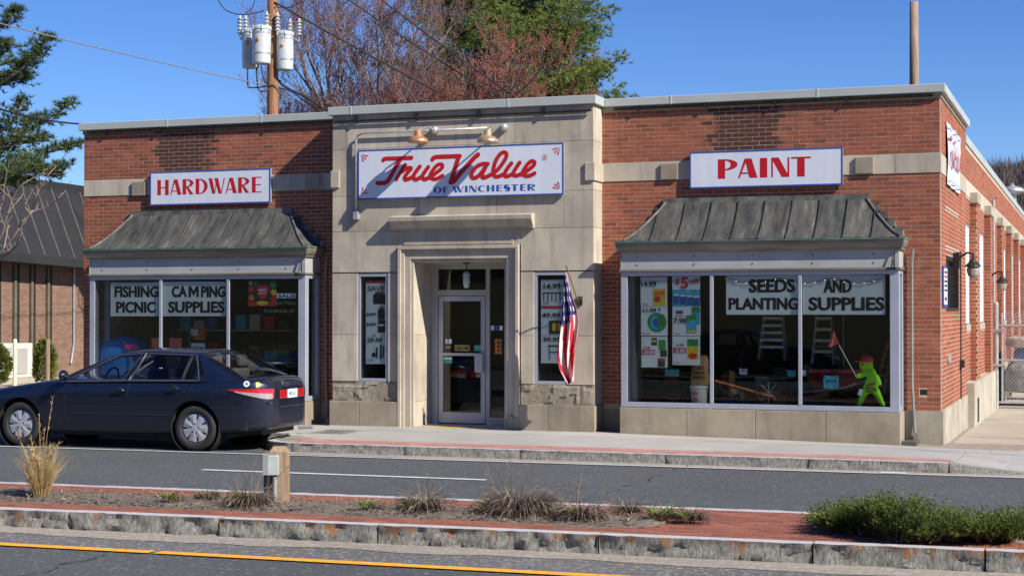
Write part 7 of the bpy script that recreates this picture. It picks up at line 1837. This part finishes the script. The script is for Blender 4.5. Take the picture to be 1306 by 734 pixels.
def lump(name, lab, x0, x1, y0, y1, z0, z1, mt, cat, seed):
    mb = MB(); P = []; n = 26; m_ = 14
    for j in range(m_+1):
        v = j/m_; row = []
        for k in range(n):
            th = 2*math.pi*k/n; c_ = math.copysign(abs(math.cos(th))**.35, math.cos(th)); s_ = math.copysign(abs(math.sin(th))**.35, math.sin(th)); sh = 1-.18*max(0, v-.75)*4
            q = Vector(((x0+x1)/2+c_*(x1-x0)/2*sh, (y0+y1)/2+s_*(y1-y0)/2*sh, lerp(z0, z1, v))); nn = noise.noise(q*2.3+Vector((seed,0,0)))
            row.append(q+Vector((c_, s_, .6))*nn*.09)
        P.append(row)
    mb.grid(P, close=True); mb.poly(P[-1]); o = mb.build(name, mt, smooth=True, recalc=True); return tag(o, lab, cat)
ya = fy+1.2
xa = at(1281, 500, 'Y', ya).x; zA = at(1290, 505, 'Y', ya).z; zB = at(1290, 461, 'Y', ya).z; zC = at(1290, 432, 'Y', ya).z
lump('wrapped_pallet', 'grey stretch wrapped pallet load on the ground behind the chain link fence', xa, xa+1.5, ya, ya+1.3, zA+.1, zB, B['wrap'], 'pallet load', 3)
mb = MB(); 
for i in range(7): mb.box(xa+.0, xa+1.5, ya+i*.19, ya+i*.19+.1, zA+.08, zA+.10)
for i in range(3): mb.box(xa+i*.68, xa+i*.68+.1, ya, ya+1.25, zA-.02, zA+.08)
tag(mb.build('wooden_pallet', B['post']), 'wooden pallet under the grey wrapped load', 'pallet')
xb = at(1291, 450, 'Y', ya).x
lump('tarp_bundle', 'blue tarp bundle lying on the wrapped pallet load behind the fence', xb, xb+1.4, ya+.1, ya+1.2, zB+.02, zB+.30, B['bluetarp'], 'tarp', 8)
lump('covered_stack', 'brown and grey netted stack on top of the blue tarp behind the fence', xb-.12, xb+1.4, ya+.05, ya+1.2, zB+.31, zC+.05, M('mixed netted goods', (0.33, 0.27, 0.22), .8, 0, .5, 5, .8, 8, bdist=.08), 'stack', 12)
lump('wrapped_pallet', 'farther wrapped pallet load behind the tarp bundle at the right edge', xb+.4, xb+2.0, ya+3, ya+4.3, zA, zC-.3, B['wrap'], 'pallet load', 15)

# ============================================================ MEDIAN PLANTS, POST
p = at(345, 640, 'Z', .15); pc = at(352, 643, 'Z', .15)
t = thing('timber_post', (pc.x, pc.y, .15), 'squat weathered timber post with a pointed top standing on the median', 'post')
ppm = FPX/((Vector((pc.x,pc.y,.5))-CAM).dot(_F)); hpx = 69/ppm; s = .095; mb = MB()
rot = R(28); 
def rp(x, y, z): return Vector((pc.x-.02+x*math.cos(rot)-y*math.sin(rot), pc.y+.1+x*math.sin(rot)+y*math.cos(rot), z))
base_z = .12; topz = base_z+hpx+.06
ring = lambda k, z: [rp(-s*k,-s*k,z), rp(s*k,-s*k,z), rp(s*k,s*k,z), rp(-s*k,s*k,z)]
mb.grid([ring(1, base_z), ring(1.0, topz-.05), ring(.97, topz-.04), ring(.62, topz)], close=True); mb.poly(ring(.62, topz)); bevel(mb.build('post', B['post'], t, recalc=True), .006)
t = thing('electrical_box', rp(-.2,-.1,.15), 'grey weatherproof outlet box with a corrugated conduit fixed to the timber post', 'electrical box')
mb = MB(); A_ = [rp(x, y, z) for z in (topz-.26, topz-.07) for x, y in ((-.13,-.15),(.0,-.15),(.0,-.087),(-.13,-.087))]; mb.add(A_, [(0,3,2,1),(4,5,6,7),(0,1,5,4),(1,2,6,5),(2,3,7,6),(3,0,4,7)]); bevel(mb.build('box', B['boxgrey'], t), .015, 3)
mb = MB(); A_ = [rp(x, y, z) for z in (topz-.25, topz-.06) for x, y in ((-.15,-.165),(-.10,-.18),(-.10,-.151),(-.15,-.145))]; mb.add(A_, [(0,3,2,1),(4,5,6,7),(0,1,5,4),(1,2,6,5),(2,3,7,6),(3,0,4,7)]); mb.build('lid', B['boxgrey'], t)
mb = MB(); pr = []
for i in range(22): z = i*(topz-.26-.16)/22; pr += [(.019, z), (.026, z+.01)]
c = rp(-.04,-.12,.15); mb.lathe(c, pr, 10); mb.build('conduit', B['galv'], t)
mb = MB(); mb.tube([rp(-.11,-.12,topz-.25), rp(-.115,-.11,topz-.35), rp(-.11,-.11,.15)], .03, 8); mb.build('outlet_plug', B['black'], t)

def blade(mb, p, d, L, w_, droop=.5, n=4):
    P = [p]; dd = d.normalized()
    for i in range(n): dd = (dd+Vector((random.gauss(0,.08), random.gauss(0,.08), -droop*(i/n)*.55))).normalized(); P.append(P[-1]+dd*L/n)
    s = dd.cross(Vector((random.uniform(-1,1),random.uniform(-1,1),.4))).normalized()
    rows = [(q-s*w_*(1-i/(n+.4)), q+s*w_*(1-i/(n+.4))) for i, q in enumerate(P)]
    mb.grid([list(r_) for r_ in rows])
def tuft(name, lab, px_, py_, wpx, hpx_, kind, seed, n=260, cat='plant', green=0, grp=None):
    random.seed(seed); c = at(px_, py_, 'Z', .17); dd = (c-CAM).dot(_F); k = dd/FPX; W2 = wpx*k/2*(1.2 if kind == 'stem' else 1); H2 = hpx_*k*(1.1 if kind == 'stem' else 1); n = int(n*(1.5 if kind == 'stem' else 1)); t = thing(name, c, lab, cat, grp); mb = MB()
    if kind == 'grass':
        for i in range(n):
            a = random.uniform(0, 6.283); rr = W2*.28*math.sqrt(random.random()); p = c+Vector((math.cos(a)*rr, math.sin(a)*rr, 0)); d = Vector((math.cos(a)*random.uniform(.02,.42), math.sin(a)*random.uniform(.02,.42), 1)); blade(mb, p, d, H2*random.uniform(.35,.98), .0026, random.uniform(.05,.9), 6)
        for i in range(90): # loose heads
            a = random.uniform(0, 6.283); p = c+Vector((math.cos(a)*W2*.5*random.random(), math.sin(a)*W2*.5, H2*random.uniform(.5,.85))); leafset(mb, p, Vector((0,0,1)), 5, .05, .004)
        mb.build('blades', B['straw'], t)
        m2 = MB()
        for (dx, hh) in ((-.02,1.35),(.13,1.65),(-.28,1.05),(.2,.9),(-.12,1.0),(.04,1.1)):
            P = cr([c, c+Vector((dx*.4,0,H2*hh*.5)), c+Vector((dx,0,H2*hh))], 6); m2.tube(P, [.0028]*len(P), 4)
            for q in P[-5:]: leafset(m2, q, Vector((0,0,2)), 4, .045, .004, .4)
        m2.build('seed_stalk', B['straw'], t)
    else:
        dk = MB()
        for i in range(n):
            a = random.uniform(0, 6.283); rr = W2*.5*math.sqrt(random.random()); p = c+Vector((math.cos(a)*rr, math.sin(a)*rr*.6, random.random()*.03)); d = Vector((math.cos(a)*random.uniform(.3,1.0), math.sin(a)*random.uniform(.3,1.0)*.7, random.choice((random.uniform(.1,.6), random.uniform(.5,1.1))))); blade(mb if i % 2 else dk, p, d, max(W2*random.uniform(.6,1.2), H2*random.uniform(.7,1.4))*(1 if i % 2 else .8), random.uniform(.002,.006), random.uniform(.9,2.6), 6)
        mb.build('dead_stems', B['deadstem'], t); dk.build('dark_stems', B['darkstem'], t)
        if green:
            m2 = MB()
            for i in range(int(green*.55)):
                a = random.uniform(0, 6.283); rr = W2*random.uniform(.05,.6); p = c+Vector((math.cos(a)*rr-.05, math.sin(a)*rr*.6-.06, .02+random.random()*.05)); d = Vector((math.cos(a)*.7, math.sin(a)*.7, random.uniform(.6,1.5))); blade(m2, p, d, random.uniform(.04,.10), .007, 1.6, 3)
            m2.build('new_leaves', B['leafg'], t)
    return t
tuft('grass_clump', 'tall clump of dry straw coloured ornamental grass at the left of the median', 52, 633, 62, 76, 'grass', 3, 900, 'grass clump')
PLG = None
tuft('perennial', 'low sprig of bright green leaves left of the timber post, beside the flattest brown clump', 226, 640, 32, 12, 'stem', 8, 60, green=110)
tuft('perennial', 'flat brown dormant clump between the green sprig and the larger clump by the post', 266, 637, 34, 16, 'stem', 9, 260, green=10)
tuft('perennial', 'large brown dormant clump with a few green shoots just left of the timber post', 318, 644, 56, 26, 'stem', 10, 620, green=120)
tuft('perennial', 'small green sprouting clump right of the timber post', 478, 650, 26, 12, 'stem', 12, 120, green=80)
tuft('perennial', 'brown and green clump with dark upright stalks under the gap between door and window', 541, 651, 50, 34, 'stem', 13, 480, green=160)
tuft('perennial', 'green leafed shoots at the left foot of the widest brown heap', 632, 655, 36, 22, 'stem', 14, 240, green=150)
tuft('perennial', 'widest heap of matted dead brown stems in the middle of the median', 662, 655, 92, 34, 'stem', 15, 1100, green=20)
tuft('perennial', 'drooping brown clump just right of the widest heap', 740, 662, 58, 26, 'stem', 16, 620, green=30)
tuft('perennial', 'sparse pale clump between the drooping clump and the bright green one', 802, 655, 36, 22, 'stem', 17, 260, green=25)
tuft('perennial', 'clump with the brightest green leaves near the end of the mulch bed', 853, 662, 44, 20, 'stem', 18, 240, green=260)
tuft('perennial', 'last pale green and brown clump at the right end of the mulch bed', 884, 664, 34, 18, 'stem', 19, 260, green=90)
for (lab, pts_) in (('tall thin bare stalks above the widest brown heap', [(640,650,620,590,604),(648,650,634,600,1),(655,650,652,592,1),(662,650,676,586,1),(652,650,668,600,1),(672,652,700,640,1),(700,655,735,622,1),(705,655,742,612,1),(690,655,720,618,1),(630,650,618,600,1),(655,650,650,590,1)]),
                    ('thin bare stalks right of the drooping brown clump', [(735,655,744,598,1),(735,655,741,620,1),(757,656,775,628,1),(770,656,783,636,1),(760,656,772,622,1),(727,655,724,618,1)]),
                    ('thin dark stalks sticking out of the clump left of the widest heap', [(540,640,548,606,1),(537,640,533,612,1),(542,640,576,614,1),(535,640,503,627,1),(545,640,554,608,1)]),
                    ('thin arching stalks in front of the timber post', [(322,640,340,588,1),(325,640,310,600,1),(330,640,372,590,1),(318,640,325,585,1),(315,640,300,606,1)])):
    random.seed(len(lab)); t = None; mb = MB()
    for q_ in pts_:
        x0_, y0_, x1_, y1_ = q_[:4]; b_ = at(x0_, y0_+4, 'Z', .17); d_ = (b_-CAM).dot(_F); tip_ = deep(x1_, y1_, d_+random.uniform(-.15,.15)); mid = b_.lerp(tip_, .5)+Vector((random.uniform(-.02,.02),0,.03)); P = cr([b_, mid, tip_], 5); mb.tube(P, [lerp(.0045,.002,i/(len(P)-1)) for i in range(len(P))], 4, cap=False)
        for i in range(3): q = P[-1-i*2]; mb.tube([q, q+Vector((random.uniform(-.06,.06), 0, random.uniform(.01,.07)))], .0018, 3, cap=False)
    tag(mb.build('bare_stalks', B['deadstem']), lab, 'stalks')
# junipers
def juniper(lab, outline, dmin, seed, n):
    random.seed(seed); cx = sum(o[0] for o in outline)/len(outline); base = at(cx, 684, 'Z', .17); t = thing('juniper', base, lab, 'juniper'); mb = MB(); st2 = MB()
    nb_ = int(n/24)
    for b_i in range(nb_):
        k = random.random()*(len(outline)-1); j = int(k); x_, yt_, yb_ = (lerp(outline[j][m], outline[j+1][m], k-j) for m in range(3))
        xs_ = x_ + (cx-x_)*random.uniform(.1,.45); f_ = random.random(); root = at(xs_, lerp(yb_, yb_-10, f_), 'Z', .17); d_ = (root-CAM).dot(_F)
        hh = lerp(.05, .93, random.random()**.8); tip = deep(x_+random.uniform(-7,7), lerp(yb_-2, yt_, hh), d_+random.uniform(-.25,.3)); st2.tube([root, root.lerp(tip, .5)+Vector((0,0,.03)), tip], [.008,.006,.003], 4, cap=False)
        dirn = (tip-root).normalized()
        for q_i in range(30):
            v = random.uniform(.06, .95); p = root.lerp(tip, v)+Vector((0,0,.03*math.sin(v*3.1))); d = (dirn*.9+Vector((random.gauss(0,.55), random.gauss(0,.5), abs(random.gauss(.25,.35))))).normalized(); L = random.uniform(.08,.22)*(1.2-v*.3)
            for s_i in range(6): leafset(mb, p+d*L*s_i/5, d*2.2, 4, .040*(1.2-s_i/8), .0042, .45)
    for i in range(60):
        k = random.random()*(len(outline)-1); j = int(k); x_, yt_, yb_ = (lerp(outline[j][m], outline[j+1][m], k-j) for m in range(3)); gb = at(x_, yb_-3, 'Z', .16); st2.tube([gb, gb+Vector((random.uniform(-.15,.15), random.uniform(-.05,.1), random.uniform(.03,.1)))], .006, 4, cap=False)
    mb.build('foliage', B['juniper'], t); st2.build('stem', B['deadstem'], t)
juniper('large spreading dark green juniper at the right of the median', [(1040,668,672),(1062,658,680),(1080,648,681),(1095,656,683),(1110,644,684),(1125,644,686),(1140,641,690),(1155,643,691),(1168,642,692),(1182,656,692),(1200,658,691),(1216,655,692),(1226,672,688)], 0, 61, 3000)
juniper('lower juniper trailing off at the right edge of the median', [(1222,676,688),(1240,674,690),(1258,670,691),(1275,674,691),(1290,666,690),(1310,668,690),(1350,672,692)], 0, 62, 1500)

# ============================================================ ACROSS THE STREET (seen mirrored in the windows)
random.seed(9)
mb = MB(); P = []
for i in range(61):
    x = -150+i*5; row = []
    for (y, z) in ((-24.2,.0),(-24.3,.13),(-30,.2),(-36,1.6),(-48,4.5),(-62,10),(-90,22),(-150,38)): row.append(Vector((x, y, z+ (0 if y > -31 else noise.noise(Vector((x*.05,y*.05,0)))*1.5))))
    P.append(row)
mb.grid(list(reversed(P))); tag(mb.build('opposite_bank', M('grassy bank', (0.05, 0.065, 0.025), .95, 0, .4, .15, col2=(0.045,0.038,0.028)), smooth=True), kind='structure')
if TREES:
    src = None
    for i in range(16):
        x = -62+i*8+random.uniform(-2,2); y = -50-random.uniform(0, 14)
        if src is None: src = pine('dark pine on the bank across the street', Vector((x, y, 3.5)), 11, 3.6, 71, zmin=.12, dens=.55, whorls=14, per=5, tuft=(.5,.08,10)); src['group'] = 'pines on the bank across the street'; o = src
        else: o = copy_tree(src)
        s_ = random.uniform(.8, 1.25); o.scale = (s_, s_, s_); o.location = (x, y, 3.5 + (-50-y)*.35); o.rotation_euler = (0, 0, random.uniform(0, 6))

c2_ = copy_tree(car); c2_.location = (-8.2, -22.3, 0.0); c2_.rotation_euler = (0, 0, R(180)); c2_['label'] = 'dark saloon parked across the street, mirrored in the shop windows'
